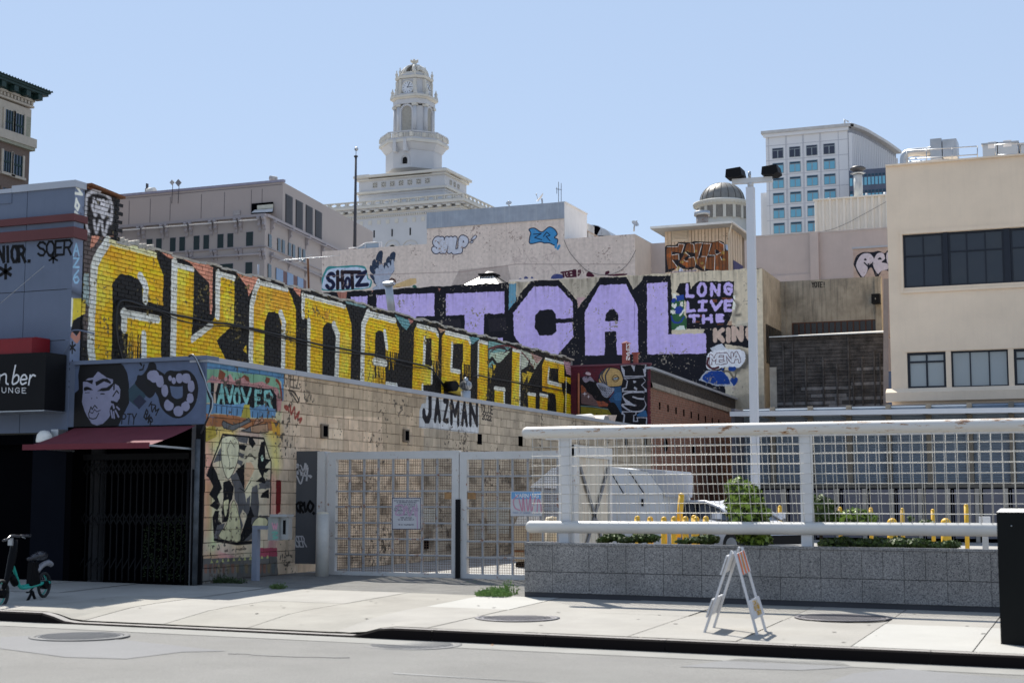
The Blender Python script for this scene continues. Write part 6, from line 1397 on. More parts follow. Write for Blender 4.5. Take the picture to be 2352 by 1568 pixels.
# pinkish wall, corrugated house, panel
YK = 75; m_pink = M('pinkish_render', (.50,.425,.39), .9, .05, 1.5, streak=.12, dirt=(.28,.24,.23))
pk = thing('parapet_wall', 'pinkish beige rendered wall with one pilaster behind the lamp post', 'wall', (-12, YK, 0))
xa, xz = onY(1690, 600, YK)[0], onY(2100, 600, YK)[0]; za, zz_ = S2.y(915,640,YK)[2], S2.y(2215,560,YK)[2]
za = (za+zz_)/2
MB().box(xa, xz, YK, YK+.4, 8, za).build('wall', m_pink, pk); px0, px1 = S2.y(1545,700,YK)[0], S2.y(1620,700,YK)[0]
MB().box(px0, px1, YK-.25, YK-.002, 8, za+.02).build('pilaster', m_pink, pk); MB().box(xa, px0-.003, YK-.08, YK-.002, S2.y(1300,985,YK)[2]-2, S2.y(1300,978,YK)[2]).build('plinth', m_pink, pk); MB().box(px1+.003, xz, YK-.08, YK-.002, S2.y(1700,1010,YK)[2]-2, S2.y(1900,1000,YK)[2]).build('plinth', m_pink, pk)
MB().box(xa, xz, YK-.03, YK+.43, za+.001, za+.07).build('coping', M('pink_cap', (.5,.45,.42)), pk)
YQ = 77; cx0, cx1 = S2.y(1580,450,YQ)[0], S2.y(2260,450,YQ)[0] + 2; cz1 = S2.y(1900,286,YQ)[2]
cr = thing('corrugated_penthouse', 'pale corrugated metal penthouse above the pinkish wall', 'penthouse', (cx0, YQ, za))
n = int((cx1-cx0)/.36); m_cor = M('corrugated_cream', (.70,.66,.58), .55, .04, 2)
for i in range(n):
    a = cx0 + i*.36; MB().prism([(a,YQ,za-.2),(a+.05,YQ-.09,za-.2),(a+.15,YQ-.09,za-.2),(a+.2,YQ,za-.2),(a+.36,YQ,za-.2),(a+.36,YQ+.05,za-.2),(a,YQ+.05,za-.2)], (0,0,cz1-za+.2)).build('corrugated_sheet', m_cor, cr)
MB().box(cx0, cx1, YQ+.051, YQ+5, za, cz1-.02).build('core', m_cor, cr); MB().box(cx0-.05, cx1, YQ-.14, YQ+5, cz1+.001, cz1+.08).build('cap', m_cor, cr)
cable(S2, [(1640,585),(1750,560),(1880,505),(2000,440),(2120,375),(2225,315)], 'Y', YQ - .2, .01, 'thin cable slanting up across the corrugated penthouse', M('grey_cable', (.08,.07,.07)))
ex = thing('exhaust_stack', 'tall white and sooty exhaust stack with mushroom cap', 'chimney', S3.y(828, 840, YQ+1)); p = S3.y(828, 845, YQ+1); zA_ = S3.y(828,620,YQ+1)[2]; zB_ = S3.y(828,553,YQ+1)[2]; R_ = .23
MB().cyl((p[0],YQ+1,p[2]-.3), (p[0],YQ+1,zA_), R_, 20).build('pipe', M('sooty_white', (.55,.55,.53), .5, .2, 2, rust=.5, streak=.4, dirt=(.05,.05,.05)), ex)
MB().lathe((p[0],YQ+1,zA_), [(R_*1.1,-.1),(R_*1.1,.1),(R_*1.75,.18),(R_*1.8,.24),(R_*1.2,.34),(R_*.4,.39),(.001,.4)], 20).build('cap', M('sooty_cap', (.06,.06,.065), .5, .3, 4), ex); MB().lathe((p[0],YQ+1,zA_), [(R_*1.02,-.08),(R_*1.7,-.02),(R_*1.02,.01)], 20).build('collar', m_galv, ex)
for k, (a, lb) in enumerate(((560, 'short white pipe stub left of the exhaust stack'), (903, 'short white pipe stub just right of the exhaust stack'), (1070, 'white pipe elbow against the beige building'))):
    p = S3.y(a, 850, YQ+1); tag(MB().cyl((p[0],YQ+1,p[2]-.2),(p[0],YQ+1,S3.y(a, (845,803,795)[k],YQ+1)[2]), (.05,.06,.09)[k], 10).build('vent_pipe', m_white), lb, 'pipe')
# white letter panel
YZ = 68; fp = thing('graffiti_panel', 'tan box wall with white bubble letters FE at the edge of the beige building', 'wall panel', S3.y(900, 1500, YZ))
me_ = Mural('Y', YZ, S3.y(780,1400,YZ)[0], S3.y(1140,1400,YZ)[0], 9, S3.y(940,1298,YZ)[2], 60, (176, 158, 148))
DK = (22, 26, 40); LW = (196, 190, 200)
me_.blob(S3, [(785,1440),(810,1370),(870,1335),(950,1335),(1010,1325),(1060,1345),(1100,1325),(1120,1500),(1080,1500),(1040,1500),(990,1568),(940,1470),(870,1568),(830,1540),(800,1480)], DK)
me_.blob(S3, [(805,1450),(850,1360),(920,1345),(960,1380),(960,1420),(915,1460),(905,1510),(870,1560),(840,1530)], LW); me_.blob(S3, [(965,1400),(1000,1345),(1050,1345),(1065,1395),(1035,1425),(1090,1440),(1090,1490),(1040,1500),(1000,1530),(960,1460)], LW); me_.blob(S3, [(1080,1345),(1120,1340),(1120,1430),(1085,1430)], LW)
me_.blob(S3, [(875,1405),(890,1390),(900,1410)], DK); me_.blob(S3, [(1000,1400),(1020,1380),(1035,1400)], DK); me_.line(S3, [(880,1430),(920,1470),(915,1440)], DK, .06); me_.wear(5, .01, .05, (120,110,110), .01)
MB().box(me_.s0, me_.s1, YZ, YZ+1.5, 9, me_.z1).build('panel', me_.mat('panel_paint', 0, .8, .2), fp); MB().box(me_.s0-.03, me_.s1, YZ-.05, YZ+1.5, me_.z1+.001, me_.z1+.09).build('cap', m_cap, fp)
# skylight and roof bits above lavender wall
YL_ = YP + 3.2; sky_ = thing('skylight', 'low pyramid skylight with pale glass panes behind the lettered wall', 'skylight', S1.y(590, 860, YL_+1))
ap0, ap1 = S1.y(545, 780, YL_+1), S1.y(650, 780, YL_+1); bl, br_ = S1.y(290, 875, YL_), S1.y(770, 852, YL_); zb2 = br_[2] - .3; zt2 = ap0[2]
F = [(bl[0], YL_, zb2), (br_[0], YL_, zb2), (br_[0], YL_+3.4, zb2), (bl[0], YL_+3.4, zb2)]; Tq = [(ap0[0], YL_+1.5, zt2), (ap1[0], YL_+1.5, zt2), (ap1[0], YL_+1.9, zt2), (ap0[0], YL_+1.9, zt2)]
for f in range(4):
    a, e, g_, h_ = map(np.array, (F[f], F[(f+1)%4], Tq[(f+1)%4], Tq[f])); n = 6
    for i in range(n):
        q = [a+(e-a)*(i+.05)/n, a+(e-a)*(i+.95)/n, h_+(g_-h_)*(i+.95)/n, h_+(g_-h_)*(i+.05)/n]; MB().add(q, [(0,1,2,3)]).build('pane', M('skylight_pane', (.62,.56,.50), .3, .08, 2), sky_)
    for i in range(n+1): MB().tube([a+(e-a)*i/n, h_+(g_-h_)*i/n], .018, 4).build('glazing_bar', m_black, sky_)
MB().box(ap0[0]-.1, ap1[0]+.1, YL_+1.3, YL_+2.1, zt2+.003, zt2+.08).build('ridge_box', m_black, sky_); MB().lathe(((ap0[0]+ap1[0])/2, YL_+1.7, zt2+.085), [(.35,0),(.15,.12),(.001,.14)], 4).build('cap', M('skylight_pane', (.62,.56,.50)), sky_)
rc = thing('roof_curb', 'pale flat roof curb right of the pyramid skylight', 'roof curb', S1.y(950, 830, YL_)); MB().box(S1.y(830,830,YL_)[0], S1.y(1060,830,YL_)[0], YL_, YL_+1, 10, S1.y(950,824,YL_)[2]).build('slab', M('skylight_pane', (.62,.56,.50)), rc)
# steel flue behind the yellow wall
Xf = -19.5; fu = thing('steel_flue', 'shiny steel flue pipe leaning slightly above the yellow letters', 'flue', R6.x(720, 640, Xf)); a = R6.x(722, 700, Xf); e = R6.x(682, 375, Xf)
MB().cyl(a, e, .115, 16).build('pipe', m_galv, fu); MB().cyl(e, R6.x(678, 347, Xf), .155, 16).build('cap', m_galv, fu)
# tv antenna
Xa = -22.; ta = thing('tv_antenna', 'wide thin television antenna on a rusty mast behind the yellow wall', 'antenna', R4.x(2033, 1110, Xa)); a, e = R4.x(2035, 1160, Xa), R4.x(2025, 825, Xa)
MB().tube([a, e], .03, 6).build('mast', m_rust, ta); c0, c1 = R4.x(1790, 842, Xa), R4.x(2321, 812, Xa)
MB().tube([R4.x(1790,842,Xa), R4.x(2195,812,Xa)], .01, 4).build('boom', m_galv, ta); MB().tube([R4.x(1900,885,Xa), R4.x(2060,790,Xa)], .007, 4).build('boom', m_galv, ta)
for i in range(8):
    p = R4.x(1805+52*i, 841-4*i, Xa); L_2 = .18 + .05*i; MB().tube([p + np.array((-L_2, -L_2*.2, -.04)), p + np.array((L_2, L_2*.2, .04))], .004, 4).build('element', m_galv, ta)
hp = tag(MB().tube([R4.x(1578, 880, -20), R4.x(1578, 1010, -20)], .025, 5).build('vent_pipe', m_cap), 'thin grey pipe rising behind the yellow letter wall', 'pipe')
# turbine ventilator
Xt = -14.7; a = R6.x(1375, 1440, Xt); c_ = R6.x(1380, 1285, Xt); tv = thing('turbine_vent', 'round spinning turbine vent on a short steel pipe with scribbled tag', 'roof vent', a)
dist_ = np.linalg.norm(c_ - CAMP); Rv = 57 * R6.k / FPX * dist_; zz1 = R6.x(1380, 1330, Xt)[2]
MB().cyl((c_[0], c_[1], a[2]-.3), (c_[0], c_[1], zz1), Rv*.78, 18).build('pipe', m_galv, tv)
for i in range(22):
    t_ = 6.2832*i/22; b = MB(); vs = []
    for k in range(7):
        ph = math.pi*(k/6)*.92+.08; r_ = Rv*math.sin(ph); z = zz1 + Rv*.85 + Rv*.85*-math.cos(ph)
        for dt in (0, .2): vs.append((c_[0] + (r_+dt*.0)*math.cos(t_+dt+.25*k/6), c_[1] + (r_+(.02 if dt else 0))*math.sin(t_+dt+.25*k/6), z))
    b.add(vs, [(2*k, 2*k+1, 2*k+3, 2*k+2) for k in range(6)]); b.build('fin', m_galv, tv)
MB().ball((c_[0], c_[1], zz1+Rv*.85), Rv*.8, 12, 8).build('core', M('dark_metal', (.06,.06,.07)), tv)
MB().lathe((c_[0], c_[1], zz1+Rv*1.6), [(.001,.09),(Rv*.35,.06),(Rv*.4,0)][::-1], 12).build('top_cap', m_galv, tv)
# white lying vent hood at the far end of the block wall
Xh = -14.6; a, e = S5.x(470, 785, Xh), S5.x(620, 770, Xh); lh = thing('vent_hood', 'rust streaked white duct lying behind the far end of the block wall', 'vent hood', a)
MB().cyl(a, e, .17, 14).build('duct', m_whiter, lh); MB().prism([S5.x(612,795,Xh), S5.x(640,735,Xh), S5.x(722,735,Xh), S5.x(700,805,Xh)], (.5,0,0)).build('hood_box', M('hood_rust', (.6,.48,.4), .6, .2, 5, rust=.9), lh); MB().prism([S5.x(705,805,Xh+.5), S5.x(725,737,Xh+.5), S5.x(755,740,Xh+.5), S5.x(780,812,Xh+.5)], (.1,0,0)).build('flap', m_galv, lh)
a = S5.x(312, 730, Xh); hb = thing('roof_vent', 'small domed rusty vent cap just above the block wall left of the lying duct', 'vent', a); MB().lathe((a[0],a[1],a[2]-.12), [(.16,-.1),(.17,.02),(.13,.12),(.001,.16)], 14).build('dome', M('hood_rust', (.6,.48,.4)), hb); MB().cyl((a[0],a[1],a[2]-.5),(a[0],a[1],a[2]-.2),.12,12).build('neck', m_galv, hb)
# ------------------------------------------------------------------ grey office building with bracketed cornices
def facing(ax): return np.array(ax, float) / np.linalg.norm(ax)
m_gry = M('office_grey', (.40,.35,.325), .9, .05, .15, streak=.08, dirt=(.2,.18,.17), grain=0)
m_gryd = M('office_trim', (.36,.325,.33), .8, .05, .3, grain=0)
m_jnt = M('office_joint', (.20,.18,.18), .9)
g_off = glass('office_glass', (.03,.05,.055), .05, .8)
yo = 125.; ob = thing('grey_office', 'grey office block with curled brackets under its cornices left of the tower', 'building', (-75, 120, 0))
dr = np.array((-.155, .988, 0.))          # direction of its right hand face
def wallq(p0, d, L, z0, z1, th=0.): 
    p0 = np.array(p0, float); q = p0 + d * L
    return [(p0[0],p0[1],z0),(q[0],q[1],z0),(q[0],q[1],z1),(p0[0],p0[1],z1)]
cu = onY(650, 418, 125); cl = onY(609, 493, 120)
ztu, ztl = cu[2], cl[2]
XL_ = np.array((-1., 0, 0))
def block(c0, zt, Lf, Lr, name):
    b = MB(); c0 = np.array(c0, float); a = c0 + XL_*Lf; r_ = c0 + dr*Lr; bk = a + dr*Lr
    P_ = [a, c0, r_, bk]; b.add([(p[0],p[1],0) for p in P_] + [(p[0],p[1],zt) for p in P_], [(0,1,5,4),(1,2,6,5),(2,3,7,6),(3,0,4,7),(4,5,6,7)]); b.build(name, m_gry, ob)
block(cu, ztu, 60, 28, 'upper_block'); block(cl, ztl, 60, 40, 'lower_block')
nr = np.array((dr[1], -dr[0], 0.))        # outward normal of right face
def fplate(V, a0, b0, a1, b1, Y, m, d=.12, name='window', sub=None):
    p, q = V.y(a0, b0, Y), V.y(a1, b1, Y); x0, x1 = sorted((p[0], q[0])); z0, z1 = sorted((p[2], q[2]))
    w = MB(); w.box(x0-.05, x1+.05, Y-.05, Y-.002, z0-.05, z1+.05); o = w.build(name, m_gryd, ob)
    MB().box(x0, x1, Y-.06, Y-.052, z0, z1).build('pane', m, o)
def rplate(V, pts, c0, m, off=.1, name='window'):
    q = [onP(*V.uv(*p), np.array((c0[0], c0[1], 0)) + nr*off, nr) for p in pts]
    o = MB().prism(q, nr*-.05).build(name, m, ob); return o
for (a0, a1, b0, b1) in ((445,498,665,800),(573,623,655,790),(660,707,650,775),(785,833,642,762),(870,918,635,757),(998,1048,625,747),(1087,1135,618,740),(1213,1265,610,731),(1303,1353,603,723),(1472,1532,590,712),(1235,1350,880,1000),(1465,1525,863,985)):
    fplate(R4, a0, b0, a1, b1, 120, g_off)
for i, (a0, a1, t0, b0) in enumerate(((1675,1700,605,727),(1757,1780,642,762),(1797,1820,657,778),(1853,1875,683,803),(1890,1912,698,815),(1945,1965,725,840),(1983,2004,742,855),(1670,1697,873,1000))):
    sl_ = (a1-a0)*.45; rplate(R4, [(a0,b0),(a1,b0+sl_),(a1,t0+sl_),(a0,t0)], cl, g_off)
gb = glass('blue_sky_glass', (.10,.17,.30), .02, 1)
for (a0, a1, t0, b0) in ((1742,1803,910,1040),(1840,1895,948,1073),(1933,1985,988,1095)):
    rplate(R4, [(a0,b0),(a1,b0+25),(a1,t0+25),(a0,t0)], cl, gb)
for (a0, a1, t0, b0) in ((1803,1840,935,1060),(1895,1933,975,1090),(1985,2010,1010,1110)): rplate(R4, [(a0,b0),(a1,b0+20),(a1,t0+20),(a0,t0)], cl, M('brown_pier', (.16,.10,.10)), .06, 'brown_panel')
for (a0, a1, t0, b0) in ((1827,1887,243,520),(1920,1979,293,568),(2010,2068,340,612),(2095,2151,385,655)):
    s_ = (a1-a0)*.53; o = rplate(R4, [(a0,b0),(a1,b0+s_),(a1,t0+s_),(a0,t0)], cu, M('louvre_dark', (.04,.04,.05), .5), .05, 'louvre')
    q0, q1 = onP(*R4.uv(a0,b0), cu+nr*.1, nr), onP(*R4.uv(a1,b0+s_), cu+nr*.1, nr); zt_ = onP(*R4.uv(a0,t0), cu+nr*.1, nr)[2]; zb_ = q0[2]
    L3_ = np.linalg.norm((q1-q0)[:2])
    for k in range(16): 
        z = zb_ + (zt_-zb_)*(k+.5)/16; MB().bar((q0[0],q0[1],z), (q1[0],q1[1],z), .05, .08).build('slat', M('louvre_slat', (.07,.07,.08), .5), o)
# joints
b = MB()
for a in (415, 605, 785, 1065, 1273, 1515, 1612): 
    p = R4.y(a, 300, 125); b.box(p[0]-.04, p[0]+.04, 124.985, 124.997, ztl, ztu-.5)
p = R4.y(300, 290, 125); b.box(cu[0]-60, cu[0]-.1, 124.985, 124.997, R4.y(1200,215,125)[2], R4.y(1200,213,125)[2]+.05)
b.build('panel_joint', m_jnt, ob)
MB().box(cu[0]-60, cu[0]+.1, 124.9, 125.3, ztu+.002, ztu+.25).build('roof_edge', M('lilac_cap', (.30,.29,.36)), ob)
# cornice beam, brackets and rods
MB().box(cl[0]-60, cl[0]+.2, 119.65, 119.95, ztl-.2, ztl+.06).build('cornice', m_gryd, ob)
MB().obox(cl + dr*20 + nr*.17 + np.array((0,0,-.07)), dr*20, nr*.15, (0,0,.13)).build('cornice', m_gryd, ob)
zw_ = R4.y(1600, 712, 120)[2]
MB().box(cl[0]-60, cl[0]+.1, 119.88, 119.95, zw_-.1, zw_-.0).build('string_course', m_gryd, ob); MB().obox(cl + dr*20 + nr*.06 + np.array((0,0,zw_-.05-ztl)), dr*20, nr*.04, (0,0,.05)).build('string_course', m_gryd, ob)
def bracket(p, out, side, s=1.):
    s *= .43
    out, side = np.array(out, float), np.array(side, float); prof = [(0,0),(1.3,0),(1.45,-.35),(1.2,-.8),(.9,-.9),(.75,-1.5),(.95,-1.9),(.6,-2.3),(.35,-2.0),(.3,-2.9),(0,-3.3)]
    q = [np.array(p) + out*x*s*.85 + np.array((0,0,z*s)) - side*.13 for (x, z) in prof]; 
    MB().prism(q, side*.26).build('bracket', m_gryd, ob)
for a in (300, 513, 722, 938, 1160, 1385, 1595):
    p = R4.y(a, 500, 119.95); bracket((p[0], 119.95, ztl-.2), (0,-1,0), (1,0,0)); bracket((p[0]+.5, 119.95, ztl-.2), (0,-1,0), (1,0,0), .9)
    if a > 900: p2 = R4.y(a+5, 760, 119.9); bracket((p2[0], 119.95, R4.y(a, 745 if a>1300 else 760, 119.95)[2]), (0,-1,0), (1,0,0), .75); bracket((p2[0]+.4, 119.95, R4.y(a, 745 if a>1300 else 760, 119.95)[2]), (0,-1,0), (1,0,0), .7)
xs9 = [R4.y(a, 500, 119.4)[0] for a in (300,513,722,938,1160,1385,1570)]
for a, e in zip(xs9[:-1], xs9[1:]): MB().tube([(a+.2,119.4,ztl-.55),(e-.05,119.4,ztl-.55)], .07, 6).build('rod', M('rod_pale', (.6,.57,.54)), ob)
z2_ = R4.y(1300, 792, 119)[2]; MB().tube([(R4.y(930,800,119)[0],119.7,z2_),(cl[0]-.2,119.7,z2_)], .10, 6).build('rod', m_gryd, ob)
for k in range(7):
    p = cl + dr*(1.5+4.6*k) + nr*.02; bracket((p[0],p[1],ztl-.2), nr, dr); bracket((p[0],p[1],z2_+.4), nr, dr, .75)
MB().tube([cl + nr*.5 + dr*1 + np.array((0,0,-.5)), cl + nr*.5 + dr*32 + np.array((0,0,-.5))], .07, 6).build('rod', m_gryd, ob); MB().tube([cl + nr*.3 + dr*1 + np.array((0,0,z2_-ztl)), cl + nr*.3 + dr*32 + np.array((0,0,z2_-ztl))], .10, 6).build('rod', m_gryd, ob)
# recess with louvre and service door
p, q = R4.y(1520, 430, 124.9), R4.y(1712, 318, 124.9); MB().box(p[0], q[0], 124.8, 124.95, p[2], q[2]).build('opening', m_void, ob)
p, q = R4.y(1572, 385, 124.7), R4.y(1710, 338, 124.7); MB().box(p[0], q[0], 124.6, 124.75, p[2], q[2]).build('white_box', M('cream_box', (.55,.54,.45)), ob)
MB().add([R4.y(1515,415,123), R4.y(1705,405,123), R4.y(1712,375,124.7), R4.y(1545,388,124.7)], [(0,1,2,3)]).build('canopy', M('rod_pale', (.6,.57,.54)), ob)
p, q = R4.y(1350, 440, 124.9), R4.y(1413, 392, 124.9); MB().box(p[0], q[0], 124.85, 124.95, p[2], q[2]).build('service_door', M('door_pale', (.40,.37,.36)), ob)
# roof gear
for (ac_, bc_, r_, lb, c_) in ((797,140,.27,'smaller diamond shaped panel antenna on the grey office roof', (.42,.42,.41)), (854,143,.36,'larger diamond shaped panel antenna on the grey office roof', (.22,.22,.23))):
    p = R4.y(ac_, bc_, 124.5); t = thing('panel_antenna', lb, 'antenna', (p[0], p[1], ztu)); MB().prism([p+np.array((-r_,0,0)), p+np.array((0,0,-r_)), p+np.array((r_,0,0)), p+np.array((0,0,r_))], (0,.12,0)).build('panel', M('pan%d' % ac_, c_, .6), t); MB().tube([p - np.array((0,-.2,0)), R4.y(ac_, 330, 124.5)], .035, 5).build('mast', M('dark_metal', (.06,.06,.07)), t)
d_ = R4.y(1713, 105, 126); t = thing('round_antenna', 'small round drum antenna at the right roof corner of the grey office', 'antenna', (d_[0], 126, ztu)); MB().cyl(d_ + np.array((-.2,-.3,0)), d_ + np.array((.2,.3,0)), .24, 18).build('drum', M('drum_grey', (.42,.40,.38)), t); MB().tube([d_ + np.array((.3,0,.1)), R4.y(1742, 150, 126)], .03, 5).build('mast', m_galv, t)
d_ = R4.y(612, 215, 126); t = thing('roof_drum', 'white domed drum on the left roof of the grey office', 'antenna', d_); MB().cyl((d_[0]-.4,126,d_[2]-.15), (d_[0]+.4,126,d_[2]-.15), .45, 20).build('dome', M('dome_white', (.6,.6,.56)), t)
t = thing('roof_mast', 'short dark mast beside the white drum on the grey office', 'mast', R4.y(566, 230, 126)); MB().box(R4.y(562,200,126)[0], R4.y(571,200,126)[0], 126, 126.3, ztu, R4.y(566,150,126)[2]).build('pole', M('dark_metal', (.06,.06,.07)), t); MB().box(R4.y(556,200,126)[0], R4.y(562,200,126)[0]-.02, 126, 126.3, R4.y(560,225,126)[2], R4.y(560,195,126)[2]).build('box', M('dark_metal', (.06,.06,.07)), t)
# flagpole
YFp = 110.; fp_ = thing('flagpole', 'tall dark flagpole with a round silver ball in front of the tower base', 'flagpole', onY(815, 570, YFp)); kf = YFp/3440*1.1
MB().cyl(onY(814, 640, YFp), onY(817.5, 360, YFp), .16, 10, .09).build('pole', M('dark_metal', (.06,.06,.07)), fp_); MB().cyl(onY(817.5, 360, YFp), onY(818, 345, YFp), .035, 6).build('finial_rod', m_galv, fp_); MB().ball(onY(818.5, 342.5, YFp), .17, 14, 10).build('ball', m_galv, fp_); MB().cyl(onY(817.5,361,YFp), onY(817.5,358,YFp), .17, 10).build('truck', M('dark_metal', (.06,.06,.07)), fp_)

# ------------------------------------------------------------------ white wedding-cake tower
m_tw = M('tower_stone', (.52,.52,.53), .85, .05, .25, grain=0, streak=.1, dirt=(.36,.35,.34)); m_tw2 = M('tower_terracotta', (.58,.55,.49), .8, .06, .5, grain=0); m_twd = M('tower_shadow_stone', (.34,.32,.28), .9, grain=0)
DT = 320.
def zt5(b): return 1.6 + (1150 - (R5.oy + b*R5.k)) / 3440 * DT * 1.0
cR = onP(*R5.uv(789, 300), np.array((0,0,0)) + FW*0 + np.array((FW[0]*0,0,0)) + np.array(ray(*R5.uv(789,300)))*0 + CAMP + ray(*R5.uv(789,300))*DT, FW)
TX, TY = float((CAMP + ray(*R5.uv(789,300))*DT)[0]), float((CAMP + ray(*R5.uv(789,300))*DT)[1])
ct = thing('clock_tower', 'white stone city hall tower with a clock, balcony and ornate open dome', 'tower', (TX, TY, 0))
def octo(h, c): k = h - c; return [(-k,-h),(k,-h),(h,-k),(h,k),(k,h),(-k,h),(-h,k),(-h,-k)]
def oct_prism(h, c, z0, z1, name, m=m_tw, h2=None, c2=None):
    a = octo(h, c); e = octo(h2 or h, c2 or c if c2 is None else c2); b = MB()
    vs = [(TX+x,TY+y,z0) for x, y in a] + [(TX+x,TY+y,z1) for x, y in e]
    b.add(vs, [tuple(range(7,-1,-1)), tuple(range(8,16))] + [(i,(i+1)%8,8+(i+1)%8,8+i) for i in range(8)]); return b.build(name, m, ct)
Z = zt5
hS, cS = 3.87, 1.69; hC, cC = 3.26, 1.54; hB, cB = 5.66, 3.6
oct_prism(hB, cB, Z(930), Z(790), 'base_octagon'); 
oct_prism(hB+.1, cB, Z(790), Z(740), 'balcony_cove', m_tw, hB+1.0, cB+.35); oct_prism(hB+1.25, cB+.4, Z(739), Z(716), 'balcony_slab', m_tw2); oct_prism(hB+1.0, cB+.4, Z(715), Z(700), 'balcony_plinth')
# balustrade
bo = octo(hB+.95, cB+.4); 
for i in range(8):
    p, q = np.array(bo[i]), np.array(bo[(i+1)%8]); L_3 = np.linalg.norm(q-p); n = max(3, int(L_3/.38)); b = MB()
    for k in range(n):
        x, y = p + (q-p)*k/n; s_ = .28 if k in (0, n) or k % 7 == 0 else .1; b.box(TX+x-s_, TX+x+s_, TY+y-s_, TY+y+s_, Z(700)+.01, Z(660)-.15)
    o = b.build('balusters', m_tw2, ct); o['kind'] = 'stuff'
    MB().bar((TX+p[0],TY+p[1],Z(657)+.013*(i%2)), (TX+q[0],TY+q[1],Z(657)+.013*(i%2)), .35+.02*(i%2), .25).build('handrail', m_tw, ct)
for s_ in (-1, 1):
    for (ox, oy) in ((s_*1.2, -hB-.9), ): MB().box(TX+ox-.35, TX+ox+.35, TY+oy-.45, TY+oy+.9, Z(810), Z(716)).build('console', m_tw, ct)
oct_prism(hS-.4, cS-.05, Z(700), Z(425), 'shaft_core'); oct_prism(hS-.1, cS, Z(700), Z(640), 'shaft_plinth')
for s_ in (-1, 1):
    for t_ in (0, 1):
        for (u_, h_) in ((2.0, 3.5),):
            pass
# columns at each corner of the octagon
for i, (x, y) in enumerate(octo(hS-.32, cS-.0)):
    MB().cyl((TX+x,TY+y,Z(640)), (TX+x,TY+y,Z(432)), .42, 12).build('column', m_tw, ct); MB().box(TX+x-.52,TX+x+.52,TY+y-.52,TY+y+.52,Z(432)+.01,Z(412)).build('capital', m_tw2, ct); MB().box(TX+x-.5,TX+x+.5,TY+y-.5,TY+y+.5,Z(662),Z(641)).build('column_base', m_tw, ct)
# arched niches on the four main sides
for (nx, ny) in ((0,-1),(1,0),(0,1),(-1,0)):
    side = np.array((-ny, nx)); f0 = hS-.4
    def P3(s_, z, d): v = np.array((nx,ny))*(f0+d) + side*s_; return (TX+v[0], TY+v[1], z)
    w_ = 1.12; zb_, zs_ = Z(640), Z(470); arc = [(w_*math.cos(t), zs_ + w_*math.sin(t)) for t in [math.pi*k/10 for k in range(11)]]
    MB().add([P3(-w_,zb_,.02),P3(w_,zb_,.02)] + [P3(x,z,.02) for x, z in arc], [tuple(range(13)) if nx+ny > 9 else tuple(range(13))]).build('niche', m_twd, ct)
    q = [(w_*1.25*math.cos(t), zs_ + w_*1.25*math.sin(t)) for t in [math.pi*k/10 for k in range(11)]]
    b = MB(); 
    for k in range(10): b.bar(P3(q[k][0],q[k][1],.15), P3(q[k+1][0],q[k+1][1],.15), .3, .42)
    b.bar(P3(w_*1.25,zb_,.15), P3(w_*1.25,zs_,.15), .42, .3); b.bar(P3(-w_*1.25,zb_,.15), P3(-w_*1.25,zs_,.15), .42, .3); b.build('arch_frame', m_tw, ct)
    b = MB()
    for k in range(6): v = P3(-.95+.38*k, 0, .6); b.box(v[0]-.09,v[0]+.09,v[1]-.09,v[1]+.09,Z(668),Z(645))
    b.build('niche_balusters', m_tw2, ct)['kind'] = 'stuff'; MB().bar(P3(-1.2,Z(641),.6),P3(1.2,Z(641),.6),.3,.2).build('niche_rail', m_tw, ct)
oct_prism(hS+.05, cS, Z(411), Z(375), 'architrave'); oct_prism(hS+.1, cS, Z(374), Z(362), 'cornice_lower', m_tw2, hS+.55, cS+.15); oct_prism(hS+.6, cS+.15, Z(361), Z(345), 'cornice', m_tw2); oct_prism(hS+.1, cS, Z(344), Z(330), 'blocking')
oct_prism(hC-.1, cC, Z(331), Z(205), 'clock_stage'); oct_prism(hC+.25, cC+.05, Z(204), Z(186), 'clock_cornice', m_tw2, hC+.4, cC+.1); oct_prism(hC-.2, cC, Z(185), Z(165), 'attic')
for (x, y) in octo(hC-.05, cC):
    MB().box(TX+x-.3,TX+x+.3,TY+y-.3,TY+y+.3,Z(331),Z(212)).build('pilaster', m_tw2, ct)
    v = np.array((x,y))*1.05; MB().lathe((TX+v[0],TY+v[1],Z(185)), [(.32,0),(.2,.5),(.34,.8),(.3,1.1),(.1,1.3),(.16,1.6),(.02,1.9)], 8).build('urn', m_tw2, ct)
for (x, y) in octo(hS+.2, cS+.1): 
    MB().lathe((TX+x,TY+y,Z(344)), [(.5,0),(.4,.6),(.25,.8),(.4,1.15),(.2,1.5),(.1,1.9),(.02,2.1)], 8).build('urn', m_tw2, ct)
m_clk = M('clock_white', (.66,.68,.72), .5)
for (nx, ny) in ((0,-1),(1,0),(-1,0),(0,1)):
    side = np.array((-ny, nx)); f0 = hC-.1; zc_ = Z(277)
    def P4(s_, dz, d): v = np.array((nx,ny))*(f0+d) + side*s_; return np.array((TX+v[0], TY+v[1], zc_+dz))
    cd = MB().cyl(P4(0,0,.02), P4(0,0,.12), 1.33, 32).build('clock_face', m_clk, ct)
    b = MB(); rp_ = [P4(1.42*math.cos(6.2832*k/32), 1.42*math.sin(6.2832*k/32), .12) for k in range(33)]; b.tube(rp_, .12, 5); b.build('clock_rim', m_tw2, cd)
    for k in range(12):
        t = 6.2832*k/12; MB().bar(P4(.85*math.cos(t),.85*math.sin(t),.14), P4(1.18*math.cos(t),1.18*math.sin(t),.14), .07, .04).build('hour_mark', m_black, cd)
    for (t, l, w2) in ((math.radians(90-28), 1.1, .13), (math.radians(-2), .8, .17)): MB().bar(P4(-.15*math.cos(t),-.15*math.sin(t),.17), P4(l*math.cos(t),l*math.sin(t),.17), w2, .04).build('hand', m_black, cd)
